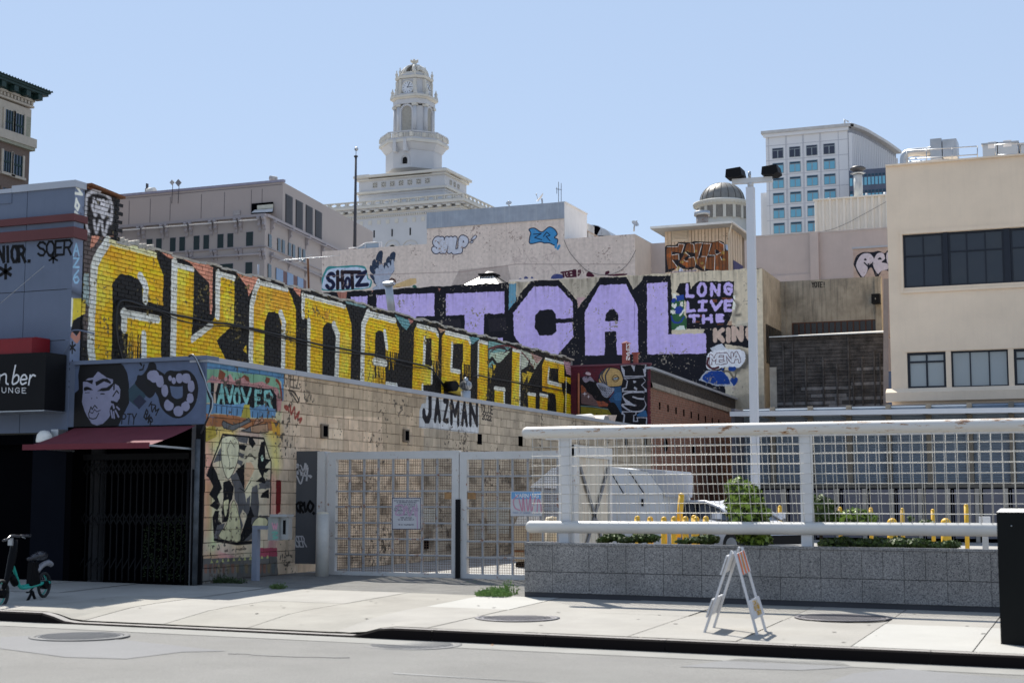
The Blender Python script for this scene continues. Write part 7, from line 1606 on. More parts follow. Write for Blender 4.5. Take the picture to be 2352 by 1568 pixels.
# dome with open ribs
Rd = 2.75; zd0 = Z(165); zd1 = Z(72); Hd = zd1 - zd0
MB().lathe((TX,TY,zd0), [(Rd+.2,-.1),(Rd+.25,.3),(Rd,.5)], 24).build('dome_base', m_tw2, ct)
for i in range(8):
    t = 6.2832*i/8 + .39; pts = [(TX+Rd*math.cos(ph)*math.cos(t), TY+Rd*math.cos(ph)*math.sin(t), zd0+.4+(Hd-.5)*math.sin(ph)) for ph in [math.pi/2*k/8 for k in range(9)]]
    MB().tube(pts, [.34,.33,.32,.3,.28,.26,.24,.22,.2], 6).build('dome_rib', m_tw2, ct)
rd_ = random.Random(2)
for i in range(8):
    if i in (5,): continue
    t0 = 6.2832*i/8 + .39; b = MB()
    for k in range(26):
        ph = rd_.uniform(.0, 1.15); t = t0 + .785*rd_.random(); b.ball((TX+Rd*.93*math.cos(ph)*math.cos(t), TY+Rd*.93*math.cos(ph)*math.sin(t), zd0+.4+(Hd-.5)*.95*math.sin(ph)), rd_.uniform(.2,.36), 6, 4)
    b.build('openwork_panel', m_tw2, ct)['kind'] = 'stuff'
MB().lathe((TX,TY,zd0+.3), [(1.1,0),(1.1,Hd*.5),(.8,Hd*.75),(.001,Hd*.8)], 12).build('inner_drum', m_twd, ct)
MB().lathe((TX,TY,zd1), [(.9,-.3),(.95,.0),(.4,.3),(.6,.6),(.9,.75),(.7,1.0),(.001,1.1)], 10).build('finial', m_tw2, ct)
for k in range(5): t = 6.28*k/5; MB().ball((TX+.7*math.cos(t),TY+.7*math.sin(t),zd1+1.0), .25, 6, 5).build('finial_leaf', m_tw2, ct)
# arched door in base octagon
b = MB(); xA_ = (onP(*R5.uv(716,880), (TX,TY-hB,0), (0,-1,0)))[0]; w_ = .55; zb_, zs_ = Z(902), Z(868)
q = [(xA_-w_,TY-hB-.05,zb_),(xA_+w_,TY-hB-.05,zb_)] + [(xA_+w_*math.cos(t),TY-hB-.05,zs_+w_*math.sin(t)) for t in [math.pi*k/8 for k in range(9)]]
b.add(q, [tuple(range(11))]); b.build('arched_opening', m_black, ct)
b = MB(); q = [(xA_+1.0*math.cos(t),TY-hB-.06,zs_+1.0*math.sin(t)) for t in [math.pi*k/8 for k in range(9)]]
for k in range(8): b.bar(q[k], q[k+1], .3, .35)
b.bar((xA_-1.0,TY-hB-.06,zb_),(xA_-1.0,TY-hB-.06,zs_),.35,.3); b.bar((xA_+1.0,TY-hB-.06,zb_),(xA_+1.0,TY-hB-.06,zs_),.35,.3); b.build('arch_surround', m_tw, ct)
# second tier with pierced rosettes
yB2 = TY - 9.; c2 = onY(*R5.uv(1025, 885), yB2); a2 = onY(*R5.uv(360, 915), yB2); zt2_, zb2_ = c2[2], onY(*R5.uv(1025,1130), yB2)[2]
dep = onX(*R5.uv(1195, 985), c2[0])[1] - yB2
MB().box(a2[0], c2[0], yB2, yB2+dep, zb2_-3, zt2_-.9).build('second_tier', m_tw, ct)
def zy(b, Y=None, a=1000): return onY(*R5.uv(a, b), Y or yB2)[2]
for (ba, bb_, ex_) in ((886, 905, .9), (915, 925, .45), (1012, 1030, .5), (1042, 1050, .2)):
    z1_, z0_ = zy(ba), zy(bb_); MB().box(a2[0]-ex_, c2[0]+ex_, yB2-ex_, yB2+dep+ex_, z0_, z1_).build('moulding', m_tw2 if ex_ > .4 else m_tw, ct)
xw_, = (a2[0],)
for (a0, a1) in ((348, 440), (930, 1035)):
    p, q = onY(*R5.uv(a0, 900), yB2), onY(*R5.uv(a1, 900), yB2); MB().box(p[0], q[0], yB2-.3, yB2+2, zt2_-1.0, zt2_+.35).build('corner_block', m_tw, ct)
p, q = onX(*R5.uv(1140, 940), c2[0]), onX(*R5.uv(1205, 990), c2[0]); MB().box(c2[0]-2, c2[0]+.35, p[1], q[1], zt2_-1, zt2_+.35).build('corner_block', m_tw, ct)
def rosette(c, side, out, r):
    c, side, out = np.array(c, float), np.array(side, float), np.array(out, float); up = np.array((0,0,1.)); b = MB(); b.obox(c + out*.02, side*r, out*.05, up*r); o = b.build('rosette', m_tw2, ct)
    for k in range(8):
        t = 6.2832*k/8 + .39*0; d = side*math.cos(t) + up*math.sin(t); e = side*-math.sin(t) + up*math.cos(t); L_4 = r*(1.18 if k % 2 else .95)
        q = [c + out*.09 + d*r*.18, c + out*.09 + d*L_4 + e*r*.2, c + out*.09 + d*L_4 - e*r*.2]; MB().add(q, [(0,1,2)]).build('piercing', m_black, o)
for a, b_ in ((484,1008),(551,1003),(618,997),(686,991),(754,986),(823,979),(892,973)): p = onY(*R5.uv(a, b_), yB2-.05); rosette(p, (1,0,0), (0,-1,0), .5)
for a, b_ in ((1073,988),(1103,1004),(1132,1020)): p = onX(*R5.uv(a, b_), c2[0]+.05); rosette(p, (0,1,0), (1,0,0), .5)
# main block with deep cornice and pierced parapet
yB1 = TY - 16.; c1_ = onY(*R5.uv(1172, 1108), yB1); xl_ = onY(*R5.uv(20, 1190), yB1)[0]; zc1 = c1_[2]; dep1 = 46.
MB().box(xl_, c1_[0]-1.1, yB1+1.1, yB1+dep1, 5, zc1-1).build('main_block', m_tw, ct)
def zm(b): return onY(*R5.uv(1172, b), yB1)[2]
for (ba, bb_, ex_, m_) in ((1108,1128,1.1,m_tw2),(1128.2,1140,.6,m_tw),(1160,1172,.25,m_tw2),(1172.3,1185,0.,m_tw),(1200,1210,-.3,m_tw2)):
    MB().box(xl_, c1_[0]-.9+ex_, yB1+.9-ex_, yB1+dep1, zm(bb_), zm(ba)).build('cornice', m_, ct)
p_ = onY(*R5.uv(200, 1200), yB1)[0]; stx = (onY(*R5.uv(981,1165), yB1)[0] - onY(*R5.uv(222,1222), yB1)[0])/11
for k in range(-3, 14):
    x = onY(*R5.uv(222,1222), yB1)[0] + stx*k
    if x > c1_[0] - 1: continue
    MB().box(x-.42, x+.42, yB1-.05, yB1+1., zm(1158), zm(1142)).build('modillion', m_tw2, ct)
for k in range(14): y = yB1 + 2 + stx*k; MB().box(c1_[0]-1.2, c1_[0]+.05, y-.42, y+.42, zm(1158), zm(1142)).build('modillion', m_tw2, ct)
b = MB()
for k in range(110): x = c1_[0]-1.2 - k*.5; b.box(x-.16, x+.16, yB1+.85, yB1+1.15, zm(1199), zm(1186))
b.build('dentils', m_tw2, ct)['kind'] = 'stuff'
# pierced parapet: rings between rails
zr1, zr0 = zm(1064), zm(1104)
MB().box(xl_, c1_[0], yB1+.3, yB1+.6, zr0-.1, zr0+.12).build('parapet_rail', m_tw2, ct); MB().box(xl_, c1_[0], yB1+.25, yB1+.65, zr1-.2, zr1).build('parapet_rail', m_tw2, ct)
MB().box(c1_[0]-.35, c1_[0], yB1+.7, yB1+dep1, zr0-.1, zr0+.12).build('parapet_rail', m_tw2, ct); MB().box(c1_[0]-.35, c1_[0]+.05, yB1+.7, yB1+dep1, zr1-.2, zr1).build('parapet_rail', m_tw2, ct)
hh = (zr1-zr0-.3)/2
def ring(c, side): 
    b = MB(); pts = [np.array(c) + np.array(side)*stx*.36*math.cos(6.2832*k/14) + np.array((0,0,hh*math.sin(6.2832*k/14))) for k in range(15)]; b.tube(pts, .14, 5)
    e = np.array(c) + np.array(side)*stx*.5; b.obox(e, np.array(side)*.16, np.array((side[1],side[0],0))*.15, (0,0,hh)); b.build('parapet_ring', m_tw2, ct)
for k in range(24): ring((c1_[0] - stx*(k+.5)-.3, yB1+.45, (zr0+zr1)/2), (1,0,0))
for k in range(14): ring((c1_[0]-.17, yB1+1 + stx*(k+.5), (zr0+zr1)/2), (0,1,0))
for a, b_ in ((207,1410),(338,1398),(477,1388),(617,1378),(758,1368)):
    p = onY(*R5.uv(a, b_), yB1+1.1); MB().box(p[0]-.14, p[0]+.14, yB1+1.04, yB1+1.09, p[2]-.75, p[2]+.75).build('slit_window', m_black if a > 400 else m_twd, ct)
for k in range(11):
    p = onY(*R5.uv(172+68.5*k, 1322-5.2*k), yB1+1.1); MB().box(p[0]-.38, p[0]+.38, yB1+1.0, yB1+1.09, p[2]-.42, p[2]+.42).build('stone_block', m_tw2, ct)
for a in (617, 757):
    p = onY(*R5.uv(a, 1500), yB1+1.0); b = MB()
    for rr_, w3 in ((1.75,.12),(.85,.2)):
        q = [(p[0]+rr_*math.cos(t), yB1+1.02, p[2]+rr_*math.sin(t)) for t in [math.pi*k/14 for k in range(15)]]
        for k in range(14): b.bar(q[k], q[k+1], .12, w3)
    b.build('arch_moulding', m_tw2, ct); MB().add([(p[0]+.75*math.cos(t), yB1+1.06, p[2]+.75*math.sin(t)) for t in [math.pi*k/10 for k in range(11)]], [tuple(range(10,-1,-1))]).build('arched_window', m_black, ct)

# ------------------------------------------------------------------ dark corniced brick tower at the left edge
XK = -95.; lb_ = thing('corniced_tower', 'tall brown brick building with a dark green cornice at the left edge', 'building', (-105, 110, 0))
ye = onX(70, 300, XK)[1]
def zx(b, a=290, V=R1): return V.x(a, b, XK)[2]
m_bb = M('brown_brick', (.16,.12,.10), .9, .2, 6, .3, 20, grain=.2); m_tc = M('terracotta_cream', (.42,.38,.32), .85, .08, 2, grain=.02); m_gc = M('copper_green_dark', (.012,.035,.033), .6, .2, 3); m_win = glass('blue_black_glass', (.015,.03,.06), .03, .9)
zband0, zband1 = zx(800, 275), zx(715, 275)
MB().box(XK-30, XK, ye-40, ye, 0, zband0).build('brick_shaft', m_bb, lb_); MB().box(XK-30, XK+.02, ye-40, ye+.02, zband1, zx(430,290)).build('upper_storey', m_tc, lb_)
MB().box(XK-30, XK+.35, ye-40, ye+.35, zband0+.002, zband0+.3).build('egg_band', M('carved_band', (.28,.28,.22), .9, .3, 8, .8, 12), lb_); MB().box(XK-30, XK+.45, ye-40, ye+.45, zband0+.305, zband1+.25).build('belt_cornice', m_tc, lb_)
zc0 = zx(415,290); MB().box(XK-30, XK+.2, ye-40, ye+.2, zc0, zc0+.2).build('frieze', m_tc, lb_); MB().box(XK-30, XK+.25, ye-40, ye+.25, zc0+.58, zc0+.8).build('frieze', m_tc, lb_); MB().box(XK-30, XK+.02, ye-40, ye+.02, zc0+.201, zc0+.579).build('dentil_course', M('carved_band', (.28,.28,.22)), lb_)
for k in range(50): y = ye - .1 - k*.48; MB().box(XK+.03, XK+.22, y-.14, y+.14, zc0+.24, zc0+.55).build('dentil', m_tc, lb_)
zg0 = zc0 + .81
MB().box(XK-30, XK+.3, ye-40, ye+.3, zg0, zg0+.45).build('green_frieze', m_gc, lb_); MB().box(XK-30, XK+1.1, ye-40, ye+1.1, zg0+.46, zg0+.7).build('green_cornice', m_gc, lb_); MB().box(XK-30, XK+1.25, ye-40, ye+1.25, zg0+.705, zg0+.9).build('green_cornice', m_gc, lb_); MB().box(XK-30, XK+1.4, ye-40, ye+1.4, zg0+.905, zg0+.97).build('green_cornice', m_gc, lb_)
for k in range(16): y = ye + .1 - k*1.7; MB().box(XK+.31, XK+1.0, y-.3, y+.3, zg0-.1, zg0+.45).build('bracket', m_gc, lb_)
for k in range(60): y = ye+1.3 - k*.4; MB().box(XK+1.32, XK+1.38, y-.05, y+.05, zg0+.971, zg0+1.06).build('cresting', m_gc, lb_)
def xwin(a0, a1, t0, b0, fr_=m_tc):
    q = [R1.x(a0, b0, XK+.04), R1.x(a1, b0+(a1-a0)*.40, XK+.04)]; y0, y1 = q[0][1], q[1][1]; z0 = q[0][2]; z1 = R1.x(a0, t0, XK+.04)[2]
    o = MB().box(XK+.021, XK+.03, y0, y1, z0, z1).build('window', m_win, lb_)
    for k in range(4): yy = y0 + (y1-y0)*k/3; MB().box(XK+.031, XK+.09, yy-.05, yy+.05, z0, z1).build('glazing_bar', m_gc, o)
    MB().box(XK+.031, XK+.1, y0, y1, (z0+z1)/2-.08, (z0+z1)/2+.08).build('meeting_rail', m_gc, o)
    for yy in (y0-.18, y1+.18): MB().box(XK+.02, XK+.16, yy-.12, yy+.12, z0-.1, z1+.1).build('jamb', fr_, o)
    MB().box(XK+.02, XK+.3, y0-.4, y1+.4, z0-.35, z0-.11).build('sill', m_tc, o)
xwin(40, 108, 415, 628); xwin(132, 204, 450, 665); xwin(25, 92, 790, 975); xwin(112, 192, 822, 1005); xwin(10, 85, 1120, 1400, m_bb)
q = [R1.x(228, 665, XK+.05), R1.x(272, 675, XK+.05)]; MB().box(XK+.02, XK+.1, q[0][1], q[1][1], q[0][2], R1.x(228, 485, XK)[2]).build('carved_panel', M('carved_band', (.28,.28,.22)), lb_)

# ------------------------------------------------------------------ domed cupola
dC = 150.; p = CAMP + ray(*S2.uv(747, 300))*dC; QX, QY = p[0], p[1]; kk = dC/3440*S2.k*1.0
def zq_(b): return 1.6 + (1150 - S2.uv(747, b)[1])/3440*dC
cu_ = thing('domed_cupola', 'round white cupola with shuttered openings and a ribbed metal dome', 'cupola', (QX, QY, zq_(500)))
Rdm = 203*kk; hd = zq_(140)-zq_(312)
MB().lathe((QX,QY,zq_(318)), [(Rdm*math.cos(t), hd*math.sin(t)) for t in [math.pi/2*k/12 for k in range(13)]][:-1] + [(.001, hd)], 40).build('dome', M('lead_dome', (.22,.205,.18), .45, .15, 1.2, streak=.4, dirt=(.4,.38,.34), metal=.35), cu_)
for i in range(18):
    t = 6.2832*i/18; MB().tube([(QX+Rdm*1.005*math.cos(a)*math.cos(t), QY+Rdm*1.005*math.cos(a)*math.sin(t), zq_(318)+hd*math.sin(a)) for a in [math.pi/2*k/8 for k in range(8)]], .035, 4).build('dome_seam', M('lead_seam', (.10,.09,.08)), cu_)
m_cup = M('cupola_white', (.60,.57,.50), .8, .04, 1)
MB().lathe((QX,QY,0), [(Rdm*1.02, zq_(318)), (Rdm*1.08, zq_(322)), (Rdm*1.3, zq_(335)), (Rdm*1.32, zq_(350)), (Rdm*1.18, zq_(372)), (Rdm*1.1, zq_(388))], 48).build('cornice', m_cup, cu_)
for i in range(44): t = 6.2832*i/44; MB().obox((QX+Rdm*1.2*math.cos(t), QY+Rdm*1.2*math.sin(t), zq_(362)), (Rdm*.09*math.cos(t), Rdm*.09*math.sin(t), 0), (-.09*math.sin(t), .09*math.cos(t), 0), (0,0,.07)).build('modillion', m_cup, cu_)
MB().lathe((QX,QY,0), [(Rdm*1.08, zq_(388)), (Rdm*1.08, zq_(640)), (Rdm*1.4, zq_(642)), (Rdm*1.4, zq_(720))], 48).build('drum', m_cup, cu_)
for i in range(16):
    t = 6.2832*i/16 + .12; c = np.array((QX+Rdm*1.085*math.cos(t), QY+Rdm*1.085*math.sin(t), (zq_(378)+zq_(492))/2)); s_ = np.array((-math.sin(t), math.cos(t), 0)); n_ = np.array((math.cos(t), math.sin(t), 0)); H_ = (zq_(378)-zq_(492))/2
    o = MB().obox(c, s_*.30, n_*.04, (0,0,H_)).build('shutter', M('shutter_grey', (.17,.155,.14)), cu_)
    for k in range(12): MB().obox(c + np.array((0,0,-H_+H_*2*(k+.5)/12)) + n_*.05, s_*.29, n_*.03, (0,0,H_*.05)).build('slat', M('shutter_slat', (.30,.28,.25)), o)
    t2 = t + 6.2832/32; MB().obox((QX+Rdm*1.1*math.cos(t2), QY+Rdm*1.1*math.sin(t2), (zq_(380)+zq_(500))/2), np.array((-math.sin(t2), math.cos(t2), 0))*.16, np.array((math.cos(t2), math.sin(t2), 0))*.09, (0,0,H_*1.05)).build('pilaster', m_cup, cu_)

# ------------------------------------------------------------------ white office tower
YO = 150.; wt = thing('white_office_tower', 'white office tower with rows of blue windows and a curved finned side', 'building', (-35, YO, 0))
m_wo = M('white_panels', (.74,.73,.73), .7, .03, .2, grain=0); m_wj = M('panel_joint_grey', (.5,.5,.53), .8, grain=0)
xO0, xO1 = onY(1746, 500, YO)[0], onY(1947, 300, YO)[0]; zO = onY(1947, 292, YO)[2]; xO00 = onY(1760, 400, YO)[0]
MB().box(xO0, xO1, YO, YO+40, 0, zO).build('main_block', m_wo, wt) if False else MB().box(xO00-.0, xO1, YO, YO+40, 0, zO).build('main_block', m_wo, wt)
MB().box(xO0-.0, xO00-.003, YO+.5, YO+40, 0, zO-6).build('side_block', m_wo, wt)
MB().box(xO00-.4, xO1+.3, YO-.4, YO+.98, zO+.002, zO+.3).build('roof_cornice', M('cornice_grey', (.55,.53,.51)), wt); MB().box(xO00-.2, xO1+.1, YO-.25, YO-.003, zO-.35, zO).build('cornice_step', m_wo, wt)
m_ob = glass('sky_blue_glass', (.15,.42,.56), .06, .6); m_od = glass('dark_blue_glass', (.012,.05,.085), .06, .5); m_on = glass('night_glass', (.03,.035,.06), .06, .5)
cols = [(50,152),(203,305),(357,460),(512,618)]; colx = [(S3.y(a,500,YO)[0], S3.y(e,500,YO)[0]) for a, e in cols]
zrow0 = S3.y(565, 355, YO)[2]; pitch = (S3.y(565,355,YO)[2] - S3.y(570,765,YO)[2])/3; hw = S3.y(565,355,YO)[2] - S3.y(565,450,YO)[2]
for r_ in range(9):
    z1 = zrow0 - pitch*r_; z0 = z1 - hw
    for (a, e) in colx:
        o = MB().box(a-.0, e, YO-.05, YO-.002, z0, z1).build('window', M('mullion_grey', (.30,.34,.36), .6, grain=0), wt)
        MB().box(a+.06, e-.06, YO-.07, YO-.052, z1-hw*.2, z1-.04).build('upper_pane', m_on if r_ == 0 else m_od, o)
        mid = (a+e)/2
        for (p, q) in ((a+.06, mid-.05), (mid+.05, e-.06)): MB().box(p, q, YO-.07, YO-.052, z0+.04, z1-hw*.27).build('pane', m_on if r_ == 0 else m_ob, o)
b = MB()
for r_ in range(10):
    for dz in (.55,): z = zrow0 - pitch*r_ + dz*pitch*.35; b.box(xO00, xO1, YO-.02, YO-.003, z-.03, z+.03)
b.build('panel_joint', m_wj, wt)
b = MB()
for (a, e) in colx:
    for x in (a-.35, e+.35): b.box(x-.03, x+.03, YO-.023, YO-.004, 5, zO)
b.build('panel_joint', m_wj, wt)
# curved right side
cv = []
us = [(1947,291.7),(1975,302),(2000,316),(2030,334),(2058,354)]
NC = 26; tot = []
for i in range(NC+1):
    t = i/NC; ang = t*.55; x = xO1 + 9.5*math.sin(ang)*1.6; y = YO + 40*t; tot.append((x, y))
# plan curve follows the seen roof line
ptsC = []
for (u, v) in us: p = onZ(u, v, zO+.3) if False else None
for (u, v) in us:
    r_ = ray(u, v); k = (zO - 1.6)/r_[2]; ptsC.append((r_[0]*k, r_[1]*k))
cvp = spline(ptsC, False, 7)
b = MB(); vs = []
for (x, y) in cvp: vs += [(x,y,0),(x,y,zO)]
b.add(vs, [(2*i,2*i+2,2*i+3,2*i+1) for i in range(len(cvp)-1)]); b.build('curved_wall', M('fin_grey', (.30,.31,.34), .7, grain=0), wt)
b = MB()
for i, (x, y) in enumerate(cvp[1:-1]): MB().box(x-.05, x+.28, y-.12, y+.12, 8, zO-.6).build('fin', m_wo, wt)
b = MB(); vs = []
for (x, y) in cvp: vs += [(x-.2,y,zO+.002),(x+.6,y,zO+.002),(x+.6,y,zO+.31),(x-.2,y,zO+.31)]
b.add(vs, [(4*i+k,4*i+4+k,4*i+4+(k+1)%4,4*i+(k+1)%4) for i in range(len(cvp)-1) for k in range(4)]); b.build('curved_cornice', M('cornice_grey', (.38,.37,.36)), wt)
# banded glass wing seen beside the stack
YN = 146.; xg0, xg1 = onY(1951, 420, YN)[0], onY(2060, 420, YN)[0]; gz = [onY(2000, v, YN)[2] for v in (388, 396, 404, 424, 436, 444, 462, 480)]
gw = thing('glass_wing', 'dark and sky blue banded glass wing between the white tower and beige building', 'building', (xg0, YN, 0))
MB().box(xg0, xg1, YN, YN+20, 0, gz[0]).build('core', M('navy_band', (.09,.11,.16), .4, grain=0), gw)
n = 13
for i in range(n):
    a, e = xg0+(xg1-xg0)*i/n+.05, xg0+(xg1-xg0)*(i+1)/n-.05
    for (z1, z0, m_) in ((gz[2]+.2, gz[2]-.0, m_od), (gz[2]-.1, gz[3], m_ob), (gz[4], gz[5]+.1, m_od), (gz[5], gz[6], m_ob), (gz[6]-1.4, gz[6]-2.6, m_ob)): MB().box(a, e, YN-.05, YN-.002, z0, z1).build('pane', m_, gw)
for (u, v0, lb) in ((1941, 275, 'left small hooked davit on the white tower roof'), (1955, 283, 'right small hooked davit on the white tower roof')):
    t = thing('roof_davit', lb, 'davit', onY(u-1, 293, YO+1)); MB().tube([onY(u-1, 293, YO+1), onY(u-1, v0, YO+1), onY(u+8, v0+5, YO+1)], .1, 5).build('arm', m_galv, t)
# ------------------------------------------------------------------ granite planter with pipe fence
YQ0 = 20.32
pa, pe = onY(1205, 1245, YQ0), onY(2290, 1262, YQ0); slp = (pe[2]-pa[2])/(pe[0]-pa[0]); XPE = 9.
def ptop(x): return pa[2] + slp*(x-pa[0])
m_gran, gn, gl, gb_ = newmat('speckled_granite')
gp = gn.new('ShaderNodeNewGeometry'); v1_ = gn.new('ShaderNodeTexVoronoi'); v1_.inputs['Scale'].default_value = 95; gl.new(gp.outputs['Position'], v1_.inputs['Vector'])
rm = gn.new('ShaderNodeValToRGB'); rm.color_ramp.interpolation = 'CONSTANT'; e_ = rm.color_ramp.elements; e_[0].color = (.07,.07,.074,1); e_[1].position = .3; e_[1].color = (.185,.18,.175,1); k_ = e_.new(.62); k_.color = (.27,.262,.25,1); k2_ = e_.new(.88); k2_.color = (.09,.088,.09,1)
gl.new(v1_.outputs['Color'], rm.inputs['Fac']); nz_ = gn.new('ShaderNodeTexNoise'); nz_.inputs['Scale'].default_value = 1.2; nz_.inputs['Detail'].default_value = 6; gl.new(gp.outputs['Position'], nz_.inputs['Vector'])
mr2 = gn.new('ShaderNodeMapRange'); mr2.inputs[1].default_value = .3; mr2.inputs[2].default_value = .7; mr2.inputs[3].default_value = .75; mr2.inputs[4].default_value = 1.25; gl.new(nz_.outputs['Fac'], mr2.inputs[0])
mx_ = gn.new('ShaderNodeMix'); mx_.data_type = 'RGBA'; mx_.blend_type = 'MULTIPLY'; mx_.inputs[0].default_value = 1; gl.new(rm.outputs['Color'], mx_.inputs[6]); gl.new(mr2.outputs[0], mx_.inputs[7]); gl.new(mx_.outputs[2], gb_.inputs['Base Color']); gb_.inputs['Roughness'].default_value = .45
pn = thing('granite_planter', 'long planter wall faced with speckled grey granite slabs along the pavement', 'planter', (-4, YQ0, .2))
zj = lambda x: ptop(x) - .035 - .375
jt = [S6.y(a, 1250, YQ0)[0] for a in (152,405,735,905,1068,1238,1405,1578,1752,1925,2100)]; d_j = (jt[-1]-jt[4])/6
xt = jt + [jt[-1]+d_j*k for k in range(1, 60) if jt[-1]+d_j*k < XPE]; xb = [jt[0], jt[1], jt[2], jt[4]] + [jt[4]+2*d_j*k for k in range(1, 40) if jt[4]+2*d_j*k < XPE]
def zbt_(x): return pave_z(x, YQ0) + .07
for row, (xx, f0, f1) in enumerate(((xt, zj, lambda x: ptop(x)-.035), (xb, zbt_, lambda x: zj(x)-.005))):
    for a, e in zip(xx[:-1], xx[1:]):
        a += .003; e -= .003; o_ = rs.uniform(-.0015, .0015); y = YQ0 + o_
        MB().add([(a,y,f0(a)+.003),(e,y,f0(e)+.003),(e,y,f1(e)-.002),(a,y,f1(a)-.002),(a,y+.04,f0(a)+.003),(e,y+.04,f0(e)+.003),(e,y+.04,f1(e)-.002),(a,y+.04,f1(a)-.002)], [(0,1,2,3),(0,4,5,1),(1,5,6,2),(2,6,7,3),(3,7,4,0)]).build('granite_slab', m_gran, pn)
x0 = jt[0]
for k in range(40):
    a = x0 + k*.74*1.0; e = min(a+.737, XPE)
    if a >= XPE: break
    MB().prism([(a,YQ0-.012,ptop(a)-.033),(e,YQ0-.012,ptop(e)-.033),(e,YQ0-.012,ptop(e)),(a,YQ0-.012,ptop(a))], (0,.3,0)).build('coping_slab', m_gran, pn)
MB().prism([(x0,YQ0+.012,-.05),(XPE,YQ0+.012,-.05),(XPE,YQ0+.012,ptop(XPE)-.04),(x0,YQ0+.012,ptop(x0)-.04)], (0,.25,0)).build('core', M('dark_joint', (.05,.05,.055)), pn)
MB().prism([(x0+.003,YQ0+.3,0),(XPE,YQ0+.3,0),(XPE,YQ0+.3,ptop(XPE)-.06),(x0+.003,YQ0+.3,ptop(x0)-.06)], (0,.9,0)).build('soil', M('soil', (.05,.035,.025), 1, .3, 10), pn)
MB().box(x0, x0+.02, YQ0+.31, YQ0+1.2, 0, ptop(x0)-.02).build('end_slab', m_gran, pn)
YFN = 20.55
a, e = onY(1203, 994, YFN), onY(2352, 975, YFN); c_, d_ = onY(1212, 1209, YFN), onY(2290, 1216, YFN)
def lz(p, q, x): return p[2] + (q[2]-p[2])*(x-p[0])/(q[0]-p[0])
m_pipe, hn, hl, hb_ = newmat('rust_streaked_pipe')
hp_ = hn.new('ShaderNodeNewGeometry'); sx_ = hn.new('ShaderNodeSeparateXYZ'); hl.new(hp_.outputs['Position'], sx_.inputs[0])
mp_ = hn.new('ShaderNodeMapping'); mp_.inputs['Scale'].default_value = (1.6, 6, 6); hl.new(hp_.outputs['Position'], mp_.inputs['Vector'])
n1 = hn.new('ShaderNodeTexNoise'); n1.inputs['Scale'].default_value = 2.2; n1.inputs['Detail'].default_value = 9; n1.inputs['Roughness'].default_value = .72; hl.new(mp_.outputs[0], n1.inputs['Vector'])
mh = hn.new('ShaderNodeMapRange'); mh.inputs[1].default_value = a[2]-.09; mh.inputs[2].default_value = a[2]+.09; mh.inputs[3].default_value = -.02; mh.inputs[4].default_value = .05; hl.new(sx_.outputs[2], mh.inputs[0])
ad = hn.new('ShaderNodeMath'); hl.new(n1.outputs['Fac'], ad.inputs[0]); hl.new(mh.outputs[0], ad.inputs[1])
cr_ = hn.new('ShaderNodeValToRGB'); q_ = cr_.color_ramp.elements; q_[0].color = (.60,.575,.53,1); q_[0].position = .585; q_[1].color = (.13,.045,.02,1); q_[1].position = .68; m5 = q_.new(.62); m5.color = (.42,.25,.13,1); hl.new(ad.outputs[0], cr_.inputs['Fac']); hl.new(cr_.outputs['Color'], hb_.inputs['Base Color']); hb_.inputs['Roughness'].default_value = .5
m_pip2 = M('scuffed_white_pipe', (.56,.55,.52), .45, .05, 1.5, grain=.05, damt=.25, dirt=(.3,.29,.28))
fn = thing('pipe_fence', 'white mesh fence with thick round top and bottom pipes standing in the granite planter', 'fence', (-4, YFN, 1))
def roundpipe(x0_, p, q, r, name, m, cap=True):
    pts = [(x0_ - r*.75 + .002, YFN, lz(p,q,x0_)), (x0_ - r*.5, YFN, lz(p,q,x0_)), (x0_, YFN, lz(p,q,x0_)), (x0_ + 3, YFN, lz(p,q,x0_+3)), (x0_+9, YFN, lz(p,q,x0_+9)), (XPE, YFN, lz(p,q,XPE))]
    MB().tube(pts, [r*.55, r*.85, r, r, r, r], 28).build(name, m, fn)
roundpipe(a[0]+.05, a, e, .088, 'top_pipe', m_pipe); roundpipe(c_[0]+.05, c_, d_, .088, 'bottom_pipe', m_pip2)
MB().prism([(a[0]+.35,YFN-.02,lz(a,e,a[0])-.105),(XPE,YFN-.02,lz(a,e,XPE)-.105),(XPE,YFN-.02,lz(a,e,XPE)-.085),(a[0]+.35,YFN-.02,lz(a,e,a[0])-.085)], (0,.07,0)).build('top_flange', m_white, fn)
px = [onY(1294, 1100, YFN)[0], onY(1850, 1100, YFN)[0]]; px += [px[1]+(px[1]-px[0])*k for k in (1, 2, 3)]
for x in px:
    MB().box(x-.078, x+.078, YFN+.02, YFN+.15, lz(c_,d_,x)+.05, lz(a,e,x)-.06).build('post', m_white, fn); MB().box(x-.075, x+.075, YFN+.0, YFN+.13, ptop(x)-.05, lz(c_,d_,x)-.05).build('post', m_white, fn)
m_wire = M('mesh_wire_paint', (.56,.54,.49), .5, .06, 3)
rows = [S6.y(900, b_, YFN)[2] for b_ in (262,345,432,520,606,691,776,862)]; dx = .146
for L5, (yy, off, phase, xs_0) in enumerate(((YFN-.06, 0, 0, a[0]+.17), (YFN+.30, .0, .07, a[0]+.45))):
    w = MB(); k = 0; x = xs_0
    while x < XPE-.1:
        ln = .02 + .018*math.sin(x*.9) + rs.uniform(-.004,.004); dl = slp*(x-a[0])*.3
        w.tube([(x-ln, yy, lz(a,e,x)-.09), (x-ln*.3, yy+.004*math.sin(k), (lz(a,e,x)+lz(c_,d_,x))/2), (x+ln, yy, lz(c_,d_,x)+.075)], .0042, 4); x += dx; k += 1
    for z in rows:
        w.tube([(xs_0-.02, yy-.008, z), (xs_0+3, yy-.008, z+.003), (0, yy-.008, z-.004), (XPE, yy-.008, z-.01)], .0042, 4)
    w.build('wire_mesh', m_wire, fn)['kind'] = 'stuff'
x = px[0] + (px[1]-px[0])*1.55
